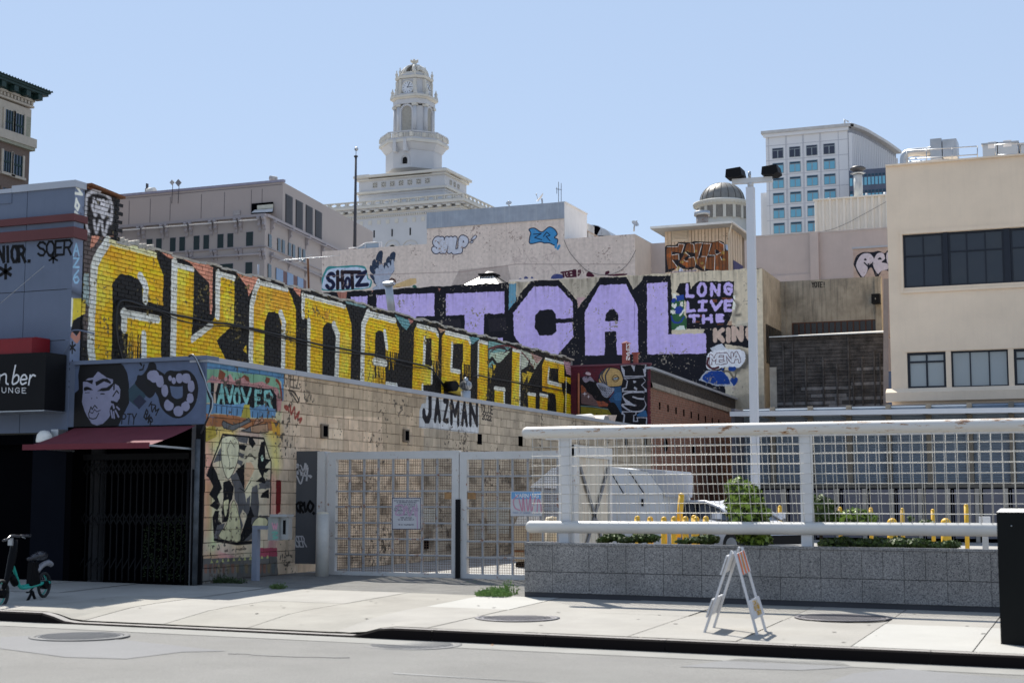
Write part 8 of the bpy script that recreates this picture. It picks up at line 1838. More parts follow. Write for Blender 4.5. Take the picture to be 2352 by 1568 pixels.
tag(MB().tube([(x+1.62-.02, YFN-.1, lz(c_,d_,x)+.08),(x+1.3, YFN-.1, lz(c_,d_,x)+.05),(x+1.15,YFN-.1,lz(c_,d_,x)-.02)], .004, 4).build('loose_wire', m_wire), 'curled loose wire end resting on the lower fence pipe', 'wire')
# ------------------------------------------------------------------ planting
def bush(name, label, cat, blobs, n, size, m1, m2, stem=None, seed=1, m_dark=m_leafd):
    r_ = random.Random(seed); c = np.mean([b_[0] for b_ in blobs], axis=0); t = thing(name, label, cat, (c[0], c[1], min(b_[0][2]-b_[1][2] for b_ in blobs)))
    A_, B_ = MB(), MB()
    vol = [b_[1][0]*b_[1][1]*b_[1][2] for b_ in blobs]; tot = sum(v_**.67 for v_ in vol)
    for (cc, rr_), v_ in zip(blobs, vol):
        for i in range(int(n*v_**.67/tot)):
            d = np.array([r_.gauss(0,1) for _ in range(3)]); d /= np.linalg.norm(d); rad = r_.random()**.35*(1+.18*math.sin(d[0]*7+d[2]*9)); p = np.array(cc) + d*np.array(rr_)*rad
            u_ = np.array([r_.gauss(0,1) for _ in range(3)]); u_ /= np.linalg.norm(u_); w_ = np.cross(u_, d+.01); w_ /= np.linalg.norm(w_); s_ = size*r_.uniform(.6,1.3)
            (A_ if (rad > .72 and r_.random() < .7) else B_).add([p-u_*s_, p+w_*s_*.6-u_*s_*.2, p+u_*s_*.9, p-w_*s_*.6-u_*s_*.2], [(0,1,2,3)])
    A_.build('foliage', m1, t)['kind'] = 'stuff'; B_.build('inner_foliage', m2, t)['kind'] = 'stuff'
    if stem is not None: MB().tube([stem, (c[0], c[1], c[2])], [.03, .015], 6).build('stem', M('bark', (.07,.05,.035)), t)
    return t
m_lf = M('sunlit_vine_leaf', (.22,.32,.045), .5, .4, 40, grain=0)
def bl(V, a_, b_, ra, rb, Y=20.9, ry=.25): p = V.y(a_, b_, Y); k = V.k/3440*Y*1.04; return (p, (ra*k, ry, rb*k))
yb_ = 21.1
bush('shrub', 'tall leafy shrub with bright green top behind the mesh left of the lamp post base', 'shrub', [bl(S6,2090,650,100,85,yb_,.3), bl(S6,2180,700,80,90,yb_,.3), bl(S6,2140,780,150,110,yb_,.36), bl(S6,2180,890,170,110,yb_,.38), bl(S6,2210,1010,140,110,yb_,.36), bl(S6,2250,1110,120,40,yb_,.3)], 16000, .055, m_lf, m_leafd, (S6.y(2200,1140,yb_)), 3)
bush('shrub', 'dark shrub climbing the mesh just right of the middle fence post', 'shrub', [bl(S7,500,860,95,80,yb_), bl(S7,520,950,130,70,yb_), bl(S7,410,880,30,60,yb_), bl(S7,420,800,25,16,yb_)], 6000, .045, m_leaf, m_leafd, S7.y(500,1230,yb_), 4)
bush('shrub', 'low spreading shrub with a pale top between two yellow posts behind the mesh', 'shrub', [bl(S7,800,940,120,40,yb_), bl(S7,870,980,110,40,yb_), bl(S7,700,985,90,30,yb_)], 4500, .045, m_lf, m_leafd, None, 5)
bush('creeping_plant', 'dark creeping plant under the lower pipe near the left end of the planter', 'plant', [bl(S6,960,1080,90,28,yb_), bl(S6,1080,1105,90,22,yb_), bl(S6,1240,1085,120,40,yb_), bl(S6,880,1105,60,18,yb_)], 4200, .034, m_leaf, m_leafd, None, 6)
bush('creeping_plant', 'creeping plant under the lower pipe among the clustered yellow bollards', 'plant', [bl(S6,1810,1100,90,40,yb_), bl(S6,1690,1105,80,20,yb_), bl(S6,1600,1120,60,10,yb_)], 2000, .034, m_leaf, m_leafd, None, 7)
bush('creeping_plant', 'long tangle of creeping plants filling the gap under the lower pipe on the right', 'plant', [bl(S7,560,1205,80,40,yb_), bl(S7,700,1195,90,50,yb_), bl(S7,860,1205,100,40,yb_), bl(S7,1010,1200,120,45,yb_), bl(S7,1200,1200,140,45,yb_), bl(S7,1360,1205,120,42,yb_), bl(S7,1540,1220,110,25,yb_), bl(S7,1660,1210,70,32,yb_)], 11000, .034, m_leaf, m_leafd, None, 8)
bush('creeping_plant', 'small sprig of leaves poking above the lower pipe near the far right', 'plant', [bl(S7,1440,1000,60,14,yb_), bl(S7,1300,975,18,26,yb_)], 170, .026, m_leaf, m_leafd, None, 9)
def weed(V, a_, b_, w_, h_, n, label, seed, m=None):
    c = V.z(a_, b_, pave_z(V.z(a_, b_, .25)[0], 20.5)); t = thing('weed', label, 'weed', c); r_ = random.Random(seed); b = MB()
    for i in range(n):
        p = c + np.array((r_.uniform(-w_,w_), r_.uniform(-.12,.12), 0)); h2 = h_*r_.uniform(.4,1.1)*(1-.6*abs(p[0]-c[0])/w_); dx_, dy_ = r_.uniform(-.06,.06), r_.uniform(-.05,.05)
        b.add([p+np.array((-.006,0,0)), p+np.array((.006,0,0)), p+np.array((dx_*.5+.005,dy_*.5,h2*.6)), p+np.array((dx_,dy_,h2))], [(0,1,2,3)])
        if r_.random() < .8: q = p + np.array((dx_*.5,dy_*.5,h2*r_.uniform(.3,.9))); b.add([q, q+np.array((r_.uniform(-.04,.04),r_.uniform(-.03,.03),r_.uniform(0,.03))), q+np.array((0,.01,.022))], [(0,1,2)])
    b.build('blades', m or M('weed_green', (.15,.25,.06), .6, .4, 30), t)['kind'] = 'stuff'
weed(R8, 2010, 1455, .24, .17, 420, 'bushy green weed growing at the foot of the gate beside the planter', 1)
weed(R8, 2140, 1440, .12, .28, 60, 'sparse tall weed stalks right of the bushy weed', 2)
weed(R8, 1840, 1345, .1, .05, 60, 'flat patch of weeds at the bottom rail of the right gate leaf', 3)
weed(R8, 1240, 1322, .08, .04, 40, 'tiny weeds at the bottom rail of the left gate leaf', 4)
weed(T2, 1110, 1440, .1, .1, 120, 'small dark weed in the shade near the grey steel panel', 5, m_leaf)
weed(T2, 300, 1370, .5, .16, 400, 'shaded weeds along the foot of the painted block wall', 6, m_leafd)
# ------------------------------------------------------------------ yard gate
YGT = 23.4; m_gr, m_bar = m_whiter, M('gate_bar_rusting', (.35,.355,.365), .6, .1, 3, rust=.9)
def plate(V, a0, b0, a1, b1, Y, d, name, m, parent): p, q = V.y(a0, b0, Y), V.y(a1, b1, Y); return MB().box(p[0], q[0], Y, Y+d, q[2], p[2]).build(name, m, parent)
def leaf(label, a0, a1, i0, i1, cols, rws, it, ib, ot, ob_):
    t = thing('yard_gate_leaf', label, 'gate', R8.y((a0+a1)/2, ob_, YGT))
    X0, X1, I0, I1 = [R8.y(v_, 700, YGT)[0] for v_ in (a0,a1,i0,i1)]; am = (a0+a1)/2; ZT, ZB, JT, JB = [R8.y(am, v_, YGT)[2] for v_ in (ot, ob_, it, ib)]
    for nm, q in (('stile', (X0,I0,ZB,ZT)), ('stile', (I1,X1,ZB,ZT)), ('rail', (I0+.001,I1-.001,JT,ZT)), ('rail', (I0+.001,I1-.001,ZB,JB))): MB().box(q[0], q[1], YGT, YGT+.1, q[2], q[3]).build(nm, m_gr, t)
    for a_ in cols: x = R8.y(a_, 500, YGT)[0]; MB().box(x-.015, x+.015, YGT+.02, YGT+.06, JB, JT).build('bar', m_bar, t)
    for b_ in rws: z = R8.y(am, b_, YGT)[2]; MB().box(I0, I1, YGT+.012, YGT+.064, z-.0135, z+.0135).build('bar', m_bar, t)
    w = MB(); s_ = .043; rr_ = .0026
    for i in range(int((I1-I0)/s_)): x = I0+s_*(i+.5); w.box(x-rr_, x+rr_, YGT+.075, YGT+.078, JB, JT)
    for i in range(int((JT-JB)/s_)): z = JB+s_*(i+.5); w.box(I0, I1, YGT+.079, YGT+.082, z-rr_, z+rr_)
    w.build('wire_mesh', M('rusty_wire', (.13,.08,.05), .8, .3, 8), t)['kind'] = 'stuff'; return t
g1_ = leaf('left leaf of the white barred yard gate carrying the parking notice', 505, 1692, 578, 1628, (700,830,960,1092,1225,1357,1490), (365,508,650,795,940,1083), 218, 1240, 150, 1315)
g2_ = leaf('right leaf of the white barred yard gate disappearing behind the planter', 1700, 2700, 1765, 2640, (1903,2037,2172,2310,2445,2580), (372,515,663,812,965,1112), 218, 1262, 148, 1340)
for a_ in (1565, 1772): plate(R8, a_, 520, a_+65, 580, YGT+.005, .05, 'lock_plate', M('rusty_plate', (.35,.20,.09), .8, .3, 8), g1_ if a_ < 1600 else g2_)
lk = tag(MB().box(R8.y(1665,600,YGT-.06)[0], R8.y(1698,600,YGT-.06)[0], YGT-.07, YGT-.004, R8.y(1680,1330,YGT)[2], R8.y(1680,582,YGT)[2]).build('gate_astragal', m_black), 'black vertical strip covering the joint between the two gate leaves', 'strip')
gp_ = thing('gate_post', 'wide light grey gate post at the left end of the yard gate', 'post', R8.y(450, 1300, YGT)); plate(R8, 418, 150, 472, 1300, YGT, .2, 'post', m_gr, gp_)
plate(R8, 474, 152, 500, 1290, YGT+.12, .08, 'side_face', m_cream, gp_)
sp = thing('sheet_metal_fence', 'dark grey steel fence panel sprayed with silver and black tags', 'panel', R8.y(260, 1180, YGT)); plate(R8, 104, 150, 415, 1165, YGT+.05, .04, 'sheet', M('panel_grey', (.085,.09,.10), .6, .05, 2), sp)
def tags(V, items, Y, m, parent, name='spray_tag'):
    for pts, w_ in items: stroke_mesh(V, pts, Y, w_, True).build(name, m, parent)
m_silv = M('silver_spray', (.48,.48,.50), .6)
tags(R8, [([(110,300),(140,350),(170,260),(180,340)],.05), ([(195,350),(180,300),(215,260),(225,330),(200,350)],.045), ([(240,350),(235,270),(262,300),(240,310)],.04), ([(275,360),(262,280),(290,340),(310,265)],.045), ([(325,280),(300,360),(350,370)],.035), ([(330,300),(320,410)],.035), ([(355,375),(358,378)],.05), ([(290,370),(265,440),(225,365),(170,360),(145,400),(175,440),(212,420),(205,390),(185,400)],.028)], YGT+.046, m_silv, sp)
tags(R8, [([(145,620),(160,690),(180,640)],.05), ([(190,660),(215,630),(195,620),(190,680),(215,690)],.04), ([(250,610),(225,640),(245,690)],.045), ([(262,700),(262,610),(290,630),(265,650),(290,700)],.04), ([(300,610),(310,690),(340,620)],.04), ([(350,600),(380,640),(355,690),(330,650),(350,600)],.045), ([(382,705),(386,710)],.05)], YGT+.045, m_black, sp)
b = text_mesh(R8, 'ERASER', [(135,1010),(320,1010),(290,915),(150,915)], YGT+.045, .022, .15); b.build('spray_tag', m_silv, sp)
bw = thing('gate_bollard', 'round cream painted steel bollard in front of the left gate post', 'bollard', R8.y(458, 1325, YGT-.4)); p = R8.y(458, 1328, YGT-.4); q = R8.y(460, 715, YGT-.4); MB().cyl((p[0],p[1],p[2]), (p[0],p[1],q[2]), .115, 20).build('pipe', M('chipped_cream', (.55,.53,.48), .5, .1, 3, damt=.5, dirt=(.3,.3,.32)), bw); MB().lathe((p[0],p[1],q[2]), [(.115,.001),(.09,.03),(.001,.045)], 20).build('cap', m_cream, bw)
s1 = thing('parking_notice', 'white parking notice with black border and pink scribble on the left gate leaf', 'sign', R8.y(1220, 710, YGT-.03)); Ysg = YGT-.03
plate(R8, 1088, 565, 1352, 855, Ysg, .012, 'plate', M('sign_white_dirty', (.58,.58,.60), .5, .06, 3), s1)
b = MB()
for (a0,b0,a1,b1) in ((1093,570,1347,570),(1347,570,1347,850),(1347,850,1093,850),(1093,850,1093,570)): s = stroke_mesh(R8, [(a0,b0),(a1,b1)], Ysg-.002, .012); b.add(s.v, s.f)
b.build('border', M('notice_ink', (.02,.02,.06)), s1); b = MB()
for i, (tx, yy, x0_, x1_) in enumerate((('UNAUTHORIZED VEHICLES PARKED',598,1110,1332),('IN DESIGNATED ACCESSIBLE',614,1130,1312),('SPACES NOT DISPLAYING',634,1145,1300),('DISTINGUISHING PLACARDS OR',652,1120,1320),('SPECIAL PLATES ISSUED',670,1112,1328),('FOR PERSONS WITH DISABILITIES',688,1110,1328),('WILL BE TOWED',706,1150,1260),('AT THE OWNERS EXPENSE',724,1130,1290),('TOWED VEHICLES',752,1165,1270),('MAY BE RECLAIMED AT',770,1145,1290),('OR BY TELEPHONING',815,1150,1285))):
    s = text_mesh(R8, tx, [(x0_,yy),(x1_,yy),(x1_,yy-9),(x0_,yy-9)], Ysg-.003, .0035, .3); b.add(s.v, s.f)
b.build('lettering', M('notice_ink', (.02,.02,.06)), s1); m_pkt = M('pink_marker', (.55,.35,.50), .6)
tags(U5, [([(160,230),(240,225),(250,330),(160,330),(200,250)],.022), ([(260,330),(290,230),(330,350),(380,240),(400,350)],.022), ([(415,210),(420,350),(425,500)],.02)], Ysg-.005, m_pkt, s1, 'scribble')
s2 = thing('warning_sign', 'white sign with blue WARNING header and red scribble behind the fence end', 'sign', U5.y(1740, 200, YGT-.03)); plate(U5, 1550, 52, 1925, 352, Ysg, .012, 'plate', M('sign_white_dirty', (.58,.58,.60)), s2); plate(U5, 1560, 60, 1915, 145, Ysg-.002, .0015, 'header', M('header_blue', (.16,.36,.62), .5), s2)
text_mesh(U5, 'WARNING', [(1610,125),(1885,128),(1885,85),(1610,82)], Ysg-.004, .012, .35).build('lettering', m_lw, s2); text_mesh(U5, 'TOWED AT OWNERS EXPENSE', [(1575,318),(1900,325),(1900,308),(1575,302)], Ysg-.004, .004, .35).build('small_lettering', M('faded_blue', (.25,.32,.45)), s2)
tags(U5, [([(1640,100),(1585,160),(1600,250),(1660,280)],.016), ([(1650,140),(1690,290),(1700,130),(1720,290)],.016), ([(1740,140),(1760,290),(1790,110),(1800,290),(1850,130)],.016), ([(1870,300),(1880,150),(1910,200),(1920,300)],.016)], Ysg-.006, M('red_pink_marker', (.62,.24,.34), .6), s2, 'scribble')
# opened inner leaf with cross brace
XO = onY(1310, 1100, YGT)[0]; t = thing('open_gate_leaf', 'rust streaked white gate leaf swung open with a dark cross brace', 'gate', (XO, YGT+1, .3)); yA_, yB_ = YGT+.05, onX(1400, 1100, XO)[1]; zA2 = onX(1310, 1020, XO)[2]
MB().box(XO-.05, XO+.05, yA_, yA_+.25, .25, zA2).build('post', m_gr, t); MB().box(XO-.05, XO+.05, yB_-.14, yB_, .3, zA2-.04).build('stile', m_gr, t); MB().box(XO-.06, XO+.055, yA_, yB_, zA2-.2, zA2-.003).build('rail', m_gr, t)
for k in range(7): y0 = yA_+.26+(yB_-yA_-.42)*k/7; MB().box(XO-.02, XO+.02, y0+.006, y0+(yB_-yA_-.42)/7-.006, .4, zA2-.21).build('board', M('cream_board', (.62,.56,.46), .6, .08, 2, streak=.6, dirt=(.40,.22,.10)), t)
for (za_, zb2_) in ((.5, zA2-.35), (zA2-.35, .5)): MB().bar((XO+.05, yA_+.3, za_), (XO+.05, yB_-.2, zb2_), .02, .07).build('brace', M('brace_grey', (.2,.2,.21)), t)
# keypad pedestal
pz_ = onZ(590, 1338, .25); kp = thing('keypad_pedestal', 'bent grey blue post carrying a tagged metal box beside the painted wall', 'pedestal', pz_); Yk = pz_[1]; m_kp = M('pedestal_blue', (.24,.27,.34), .5, .08, 3)
p, q = T2.y(820, 605, Yk), T2.y(1010, 655, Yk); MB().box(p[0]-.05, p[0]+.05, Yk-.05, Yk+.05, pz_[2]-.03, p[2]).build('post', m_kp, kp); MB().box(p[0]+.051, q[0], Yk-.05, Yk+.05, q[2], p[2]).build('arm', m_kp, kp)
p, q = T2.y(1010, 490, Yk), T2.y(1135, 800, Yk); MB().box(p[0], q[0], Yk-.08, Yk+.1, q[2], p[2]).build('box', M('box_grey_green', (.33,.35,.33), .5, .1, 4), kp); p3 = T2.y(1250, 790, Yk); MB().box(q[0]+.003, p3[0], Yk-.02, Yk+.1, p3[2], p[2]).build('hood', M('hood_metal', (.35,.36,.36), .4, .1, 3, metal=.5), kp); p4 = T2.y(1045, 470, Yk)
MB().box(p4[0], p3[0]+.02, Yk-.12, Yk+.12, p[2]+.002, p4[2]+.02).build('lid', m_galv, kp); MB().box(q[0]+.06, p3[0]-.05, Yk-.024, Yk-.021, q[2]+.1, p[2]-.05).build('slot', m_black, kp)
tags(T2, [([(1030,570),(1050,650),(1060,580),(1080,650),(1095,575)],.02)], Yk-.083, M('pink_spray', (.75,.35,.45)), kp); tags(T2, [([(1030,700),(1060,690),(1100,700),(1040,740),(1100,760),(1040,780)],.025)], Yk-.083, M('mint_spray', (.2,.5,.4)), kp)
# ------------------------------------------------------------------ lamp post in the car park
YLM = 34.; pl_ = onY(1738, 1240, YLM); zt_l = onY(1731, 430, YLM)[2]; lp_ = thing('lamp_post', 'tall square white car park lamp post with two black floodlights on a cross arm', 'lamp post', (pl_[0], YLM, lot_z(-7)))
m_post = M('post_white', (.64,.65,.68), .5, .03, 1); xl_ = pl_[0]; MB().box(xl_-.095, xl_+.085, YLM-.09, YLM+.09, lot_z(-7), zt_l).build('shaft', m_post, lp_); MB().box(xl_-.2, xl_+.2, YLM-.2, YLM+.2, lot_z(-7), lot_z(-7)+.7).build('footing', m_conc, lp_)
p, q = S2.y(838, 137, YLM), S2.y(1200, 112, YLM); zc2 = (p[2]+q[2])/2; dd_ = (q-p); MB().bar(p, q, .12, .12).build('cross_arm', m_white, lp_); MB().cyl((xl_,YLM,zt_l+.001), (xl_,YLM,zc2-.05), .07, 10).build('neck', m_whiter, lp_); MB().cyl((xl_-.02,YLM,zc2+.07), (xl_-.02,YLM,zc2+.22), .035, 8).build('photocell', m_galv, lp_)
for (a0, b0, a1, b1, rot) in ((792,15,940,118,-.15),(1115,-8,1265,92,-.05)):
    p, q = S2.y(a0, b1, YLM), S2.y(a1, b0, YLM); c = (p+q)/2; w_, h_ = (q[0]-p[0])/2, (q[2]-p[2])/2
    MB().prism([(p[0],YLM-.22,p[2]+.02),(p[0]+w_*1.5,YLM-.22,p[2]-.0),(q[0],YLM-.22,p[2]+h_*.5),(q[0]-.04,YLM-.22,q[2]),(p[0]+.02,YLM-.22,q[2]-.03)], (0,.5,0)).build('floodlight', m_black, lp_); MB().cyl((c[0],YLM,p[2]-.0), (c[0],YLM,zc2), .035, 8).build('knuckle', m_black, lp_)
# ------------------------------------------------------------------ yellow bollards
def bollard(V, a_, b_, Y, r_, label, grp): p = V.y(a_, b_, Y); z0 = lot_z(p[0]); t = thing('yellow_bollard', label, 'bollard', (p[0], Y, z0), grp); MB().cyl((p[0],Y,z0), (p[0],Y,p[2]-r_), r_, 14).build('post', m_yel, t); MB().lathe((p[0],Y,p[2]-r_), [(r_*math.cos(k*.26), r_*math.sin(k*.26)) for k in range(6)]+[(.001,r_)], 14).build('cap', m_yel, t); return t
G1, G2 = 'domed yellow bollards clustered behind the planter', 'slim yellow posts in front of the storage shed'
for i, (a_, b_, Y) in enumerate(((1172,885,27),(1288,892,27.4),(1412,893,27),(1503,890,27),(1606,890,27),(1684,878,28.5),(1704,892,27),(1790,888,27))):
    bollard(S6, a_, b_, Y, .056, ('first domed bollard from the left in front of the white container','second domed bollard from the left in front of the white container','third domed bollard from the left at the corner of the white container','domed bollard standing at the foot of the leaning yellow post','domed bollard just right of the leaning yellow post','domed bollard half hidden behind another one at the car door','front one of the overlapping pair of domed bollards at the car door','rightmost domed bollard of the cluster in front of the white car')[i], G1)
for i, (a_, b_) in enumerate(((117,855),(660,868),(938,873),(1222,878),(1498,887),(1798,842))):
    bollard(S7, a_, b_, 38 if i < 5 else 36, .05, ('slim yellow post left of the middle fence post','slim yellow post rising out of the dark shrub','slim yellow post behind the pale low shrub','slim yellow post right of the left yellow dome','slim yellow post left of the right yellow dome','tallest slim yellow post near the black cabinet')[i], G2)
for i, a_ in enumerate((1130, 1614)): bollard(S7, a_, 970, 31, .10, ('fat yellow domed bollard on the left of the pair','fat yellow domed bollard on the right of the pair')[i], 'fat domed yellow bollards')
p, q = S6.y(1542, 1080, 27.3), S6.y(1568, 705, 27.3); t = thing('leaning_bollard', 'tall yellow post leaning to the right in front of the white car', 'bollard', p); MB().cyl(p, q, .055, 14).build('post', m_yel, t); MB().ball(q, .055, 12, 8).build('cap', m_yel, t)
p, q = S7.y(1915, 1020, 33), S7.y(2008, 958, 33); t = thing('white_meter', 'small white box on a post beside the black cabinet', 'meter', (p[0], 33, .25)); MB().box(p[0], q[0], 33, 33.3, p[2]-.1, q[2]).build('box', m_lw, t); MB().box((p[0]+q[0])/2-.06, (p[0]+q[0])/2+.06, 33.1, 33.2, .2, p[2]-.101).build('stand', m_galv, t)
# containers, cart, car
Yt = 33.; m_cont = M('container_white', (.60,.61,.62), .5, .04, 1, streak=.1, dirt=(.4,.38,.35)); zb0_ = .35
t = thing('white_container', 'white steel container with a sloping roof and chamfered right end behind the mesh', 'container', S6.y(1150, 1100, Yt))
def pz3(V, L6, Y, dy, name, m, par, zmin=None): q = [V.y(a_, b_, Y) for a_, b_ in L6]; q = [np.array((v_[0], Y, max(v_[2], zmin) if zmin else v_[2])) for v_ in q]; MB().prism(q[::-1], (0, dy, 0)).build(name, m, par)
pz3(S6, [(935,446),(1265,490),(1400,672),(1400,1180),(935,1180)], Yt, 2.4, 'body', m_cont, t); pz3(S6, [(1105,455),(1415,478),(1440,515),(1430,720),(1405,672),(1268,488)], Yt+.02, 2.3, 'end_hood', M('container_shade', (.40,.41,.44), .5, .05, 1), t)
MB().bar(S6.y(935,690,Yt-.01), S6.y(1395,690,Yt-.01), .02, .05).build('rib', m_cont, t); MB().tube([S6.y(935,500,Yt-.03), S6.y(1050,690,Yt-.03)], .012, 4).build('stay', m_black, t); MB().tube([S6.y(1100,490,Yt-.03), S6.y(1235,690,Yt-.03)], .012, 4).build('stay', m_black, t); MB().box(S6.y(1207,750,Yt-.05)[0], S6.y(1222,750,Yt-.05)[0], Yt-.05, Yt-.002, S6.y(1210,800,Yt)[2], S6.y(1210,735,Yt)[2]).build('latch', m_black, t)
for k in range(4): x = S6.y(1415+k*14, 900, Yt+.5)[0]; MB().box(x-.03, x+.03, Yt+.5, Yt+.6, .3, S6.y(1430,520+k*8,Yt)[2]).build('frame_post', m_cont, t)
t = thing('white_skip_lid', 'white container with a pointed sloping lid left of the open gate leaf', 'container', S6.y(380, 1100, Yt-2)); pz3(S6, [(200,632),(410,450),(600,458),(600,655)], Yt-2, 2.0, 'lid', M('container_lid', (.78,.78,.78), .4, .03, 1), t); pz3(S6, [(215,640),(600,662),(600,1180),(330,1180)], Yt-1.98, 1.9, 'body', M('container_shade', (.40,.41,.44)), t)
Yc = 27.5; t = thing('waste_bin', 'rusting cream waste bin on castors seen through the right gate leaf', 'waste bin', U5.y(1650, 990, Yc)); pz3(U5, [(1590,470),(1900,470),(1900,900),(1600,900)], Yc, 1.2, 'bin', M('rusty_cream_bin', (.42,.34,.24), .7, .15, 3, rust=.6, streak=.6, dirt=(.2,.1,.05)), t)
pz3(U5, [(1600,450),(1640,360),(1720,350),(1730,450)], Yc+.02, .8, 'lid', m_whiter, t); pz3(U5, [(1585,760),(1900,760),(1900,785),(1585,785)], Yc-.04, .03, 'rib', m_rust, t)
for a_ in (1625, 1690): p = U5.y(a_, 950, Yc+.1); MB().cyl((p[0]-.03,Yc+.2,p[2]), (p[0]+.03,Yc+.2,p[2]), .1, 12).build('castor', m_black, t)
p = U5.y(2050, 640, 24.6); q = U5.y(2050, 365, 24.6); t = thing('cream_bollard', 'cream domed bollard just behind the left end of the fence', 'bollard', (p[0], 24.6, .25)); MB().cyl((p[0],24.6,.25), (p[0],24.6,q[2]-.05), .12, 18).build('post', m_cream, t); MB().lathe((p[0],24.6,q[2]-.05), [(.12,.001),(.1,.05),(.001,.07)], 18).build('cap', m_cream, t)
def car(p0, yaw, label):
    t = thing('parked_car', label, 'car', p0); R_m = np.array([[math.cos(yaw),-math.sin(yaw),0],[math.sin(yaw),math.cos(yaw),0],[0,0,1]])
    def T(v_): return np.array(p0) + R_m @ np.array(v_, float)
    sec = [(-2.15,.35,.62,.70),(-2.1,.3,.95,.80),(-1.5,.25,1.0,.86),(-.6,.22,.97,.88),(.6,.22,.94,.88),(1.3,.25,.86,.86),(1.9,.3,.74,.78),(2.15,.36,.58,.62)]
    b = MB(); vs = []
    for (x, zl, zh, w_) in sec:
        zm2 = (zl+zh)/2
        for (y, z) in ((-w_*.92,zl),(-w_,zm2),(-w_*.95,zh-.05),(-w_*.7,zh),(w_*.7,zh),(w_*.95,zh-.05),(w_,zm2),(w_*.92,zl)): vs.append(T((x,y,z)))
    n_s = len(sec); b.add(vs, [(8*i+k, 8*i+(k+1)%8, 8*i+8+(k+1)%8, 8*i+8+k) for i in range(n_s-1) for k in range(8)] + [tuple(range(7,-1,-1)), tuple(8*(n_s-1)+k for k in range(8))], True); b.build('body', M('car_white', (.62,.63,.66), .25, .02, 1, spec=.6), t)
    cab_ = [(-1.9,.95,.72,.98),(-1.35,.92,.6,1.22),(-.6,.9,.58,1.30),(.1,.9,.58,1.30),(.7,.9,.62,1.16),(1.25,.88,.72,.90)]
    g_ = MB(); vs = []
    for (x, zb3, wt_, zt3) in cab_: vs += [T((x,-.84,zb3)), T((x,-wt_,zt3-.03)), T((x,wt_,zt3-.03)), T((x,.84,zb3))]
    g_.add(vs, [(4*i+k,4*i+4+k,4*i+5+k,4*i+1+k) for i in range(5) for k in range(3)]); g_.build('windows', glass('car_glass', (.012,.018,.03), .03, .8), t)
    for s_ in (-1, 1):
        MB().tube([T((x, s_*(wt_+.02), zt3)) for (x, zb3, wt_, zt3) in cab_], .045, 6).build('roof_pillar', M('car_white', (.62,.63,.66)), t); MB().bar(T((-.1,s_*.845,.9)), T((-.15,s_*.61,1.27)), .03, .06).build('door_pillar', m_black, t)
        MB().obox(T((.95,s_*.98,.98)), R_m@np.array((.06,0,0)), R_m@np.array((0,.1,0)), (0,0,.07)).build('mirror', M('car_white', (.62,.63,.66)), t); MB().obox(T((1.95,s_*.62,.64)), R_m@np.array((.18,0,0)), R_m@np.array((0,.14,0)), (0,0,.06)).build('headlight', glass('lamp_glass', (.5,.5,.5), .1, .8), t)
        for x in (-1.35, 1.35):
            w2 = MB().cyl(T((x,s_*.68,.31)), T((x,s_*.89,.31)), .31, 20).build('wheel', M('tyre', (.02,.02,.02), .8), t); MB().cyl(T((x,s_*.891,.31)), T((x,s_*.905,.31)), .19, 14).build('rim', m_galv, w2)
    r_ = MB(); vs = []
    for (x, zb3, wt_, zt3) in cab_[1:5]: vs += [T((x,-wt_-.01,zt3-.02)), T((x,-wt_*.5,zt3+.02)), T((x,wt_*.5,zt3+.02)), T((x,wt_+.01,zt3-.02))]
    r_.add(vs, [(4*i+k,4*i+4+k,4*i+5+k,4*i+1+k) for i in range(3) for k in range(3)], True); r_.build('roof', M('car_white', (.62,.63,.66)), t); MB().obox(T((2.14,0,.45)), R_m@np.array((.03,0,0)), R_m@np.array((0,.5,0)), (0,0,.1)).build('grille', m_black, t)
p = onY(1660, 1240, 35); car((p[0], 35, lot_z(-8)), -.62, 'white hatchback parked behind the yellow bollards and the shrub')
# ------------------------------------------------------------------ folding barricade
def fz_(a_, b_): 
    p = S8.z(a_, b_, .15)
    for _ in range(3): p = S8.z(a_, b_, pave_z(p[0], p[1]))
    return p
F = [fz_(395,1115), fz_(478,1072), fz_(866,1136), fz_(942,1102)]; ym, yn = (F[0][1]+F[2][1])/2, (F[1][1]+F[3][1])/2
Aq = S8.y(640, 384, ym), S8.y(706, 350, yn); Aq = [np.array((Aq[0][0], ym, Aq[0][2])), np.array((Aq[1][0], yn, Aq[1][2]))]
bc = thing('folding_barricade', 'white folding sidewalk barricade with orange striped top board standing open on the pavement', 'barricade', (F[0]+F[2])/2); m_bc = M('barricade_white', (.60,.60,.61), .5, .05, 3, damt=.2, dirt=(.35,.3,.26))
for f, ap in ((F[0], Aq[0]), (F[1], Aq[1]), (F[2], Aq[0]+np.array((.03,0,0))), (F[3], Aq[1]+np.array((.03,0,0)))): MB().bar(f, ap, .022, .042, (0,1,0)).build('leg', m_bc, bc)
def board(fa, aa, fb, ab_, t0, t1, name, m, off, ext=.05):
    P1, P2, P3_, P4_ = fa+(aa-fa)*t0, fb+(ab_-fb)*t0, fb+(ab_-fb)*t1, fa+(aa-fa)*t1; s_ = (P2-P1)/np.linalg.norm(P2-P1)*ext; n_ = np.cross(P2-P1, P4_-P1); n_ /= np.linalg.norm(n_); n_ *= off
    return MB().prism([P1-s_+n_, P2+s_+n_, P3_+s_+n_, P4_-s_+n_], n_*.7).build(name, m, bc), (P1, P2, P3_, P4_, n_)
o, Q = board(F[2], Aq[0], F[3], Aq[1], .70, .95, 'striped_board', m_bc, .022); P1, P2, P3_, P4_, n_ = Q
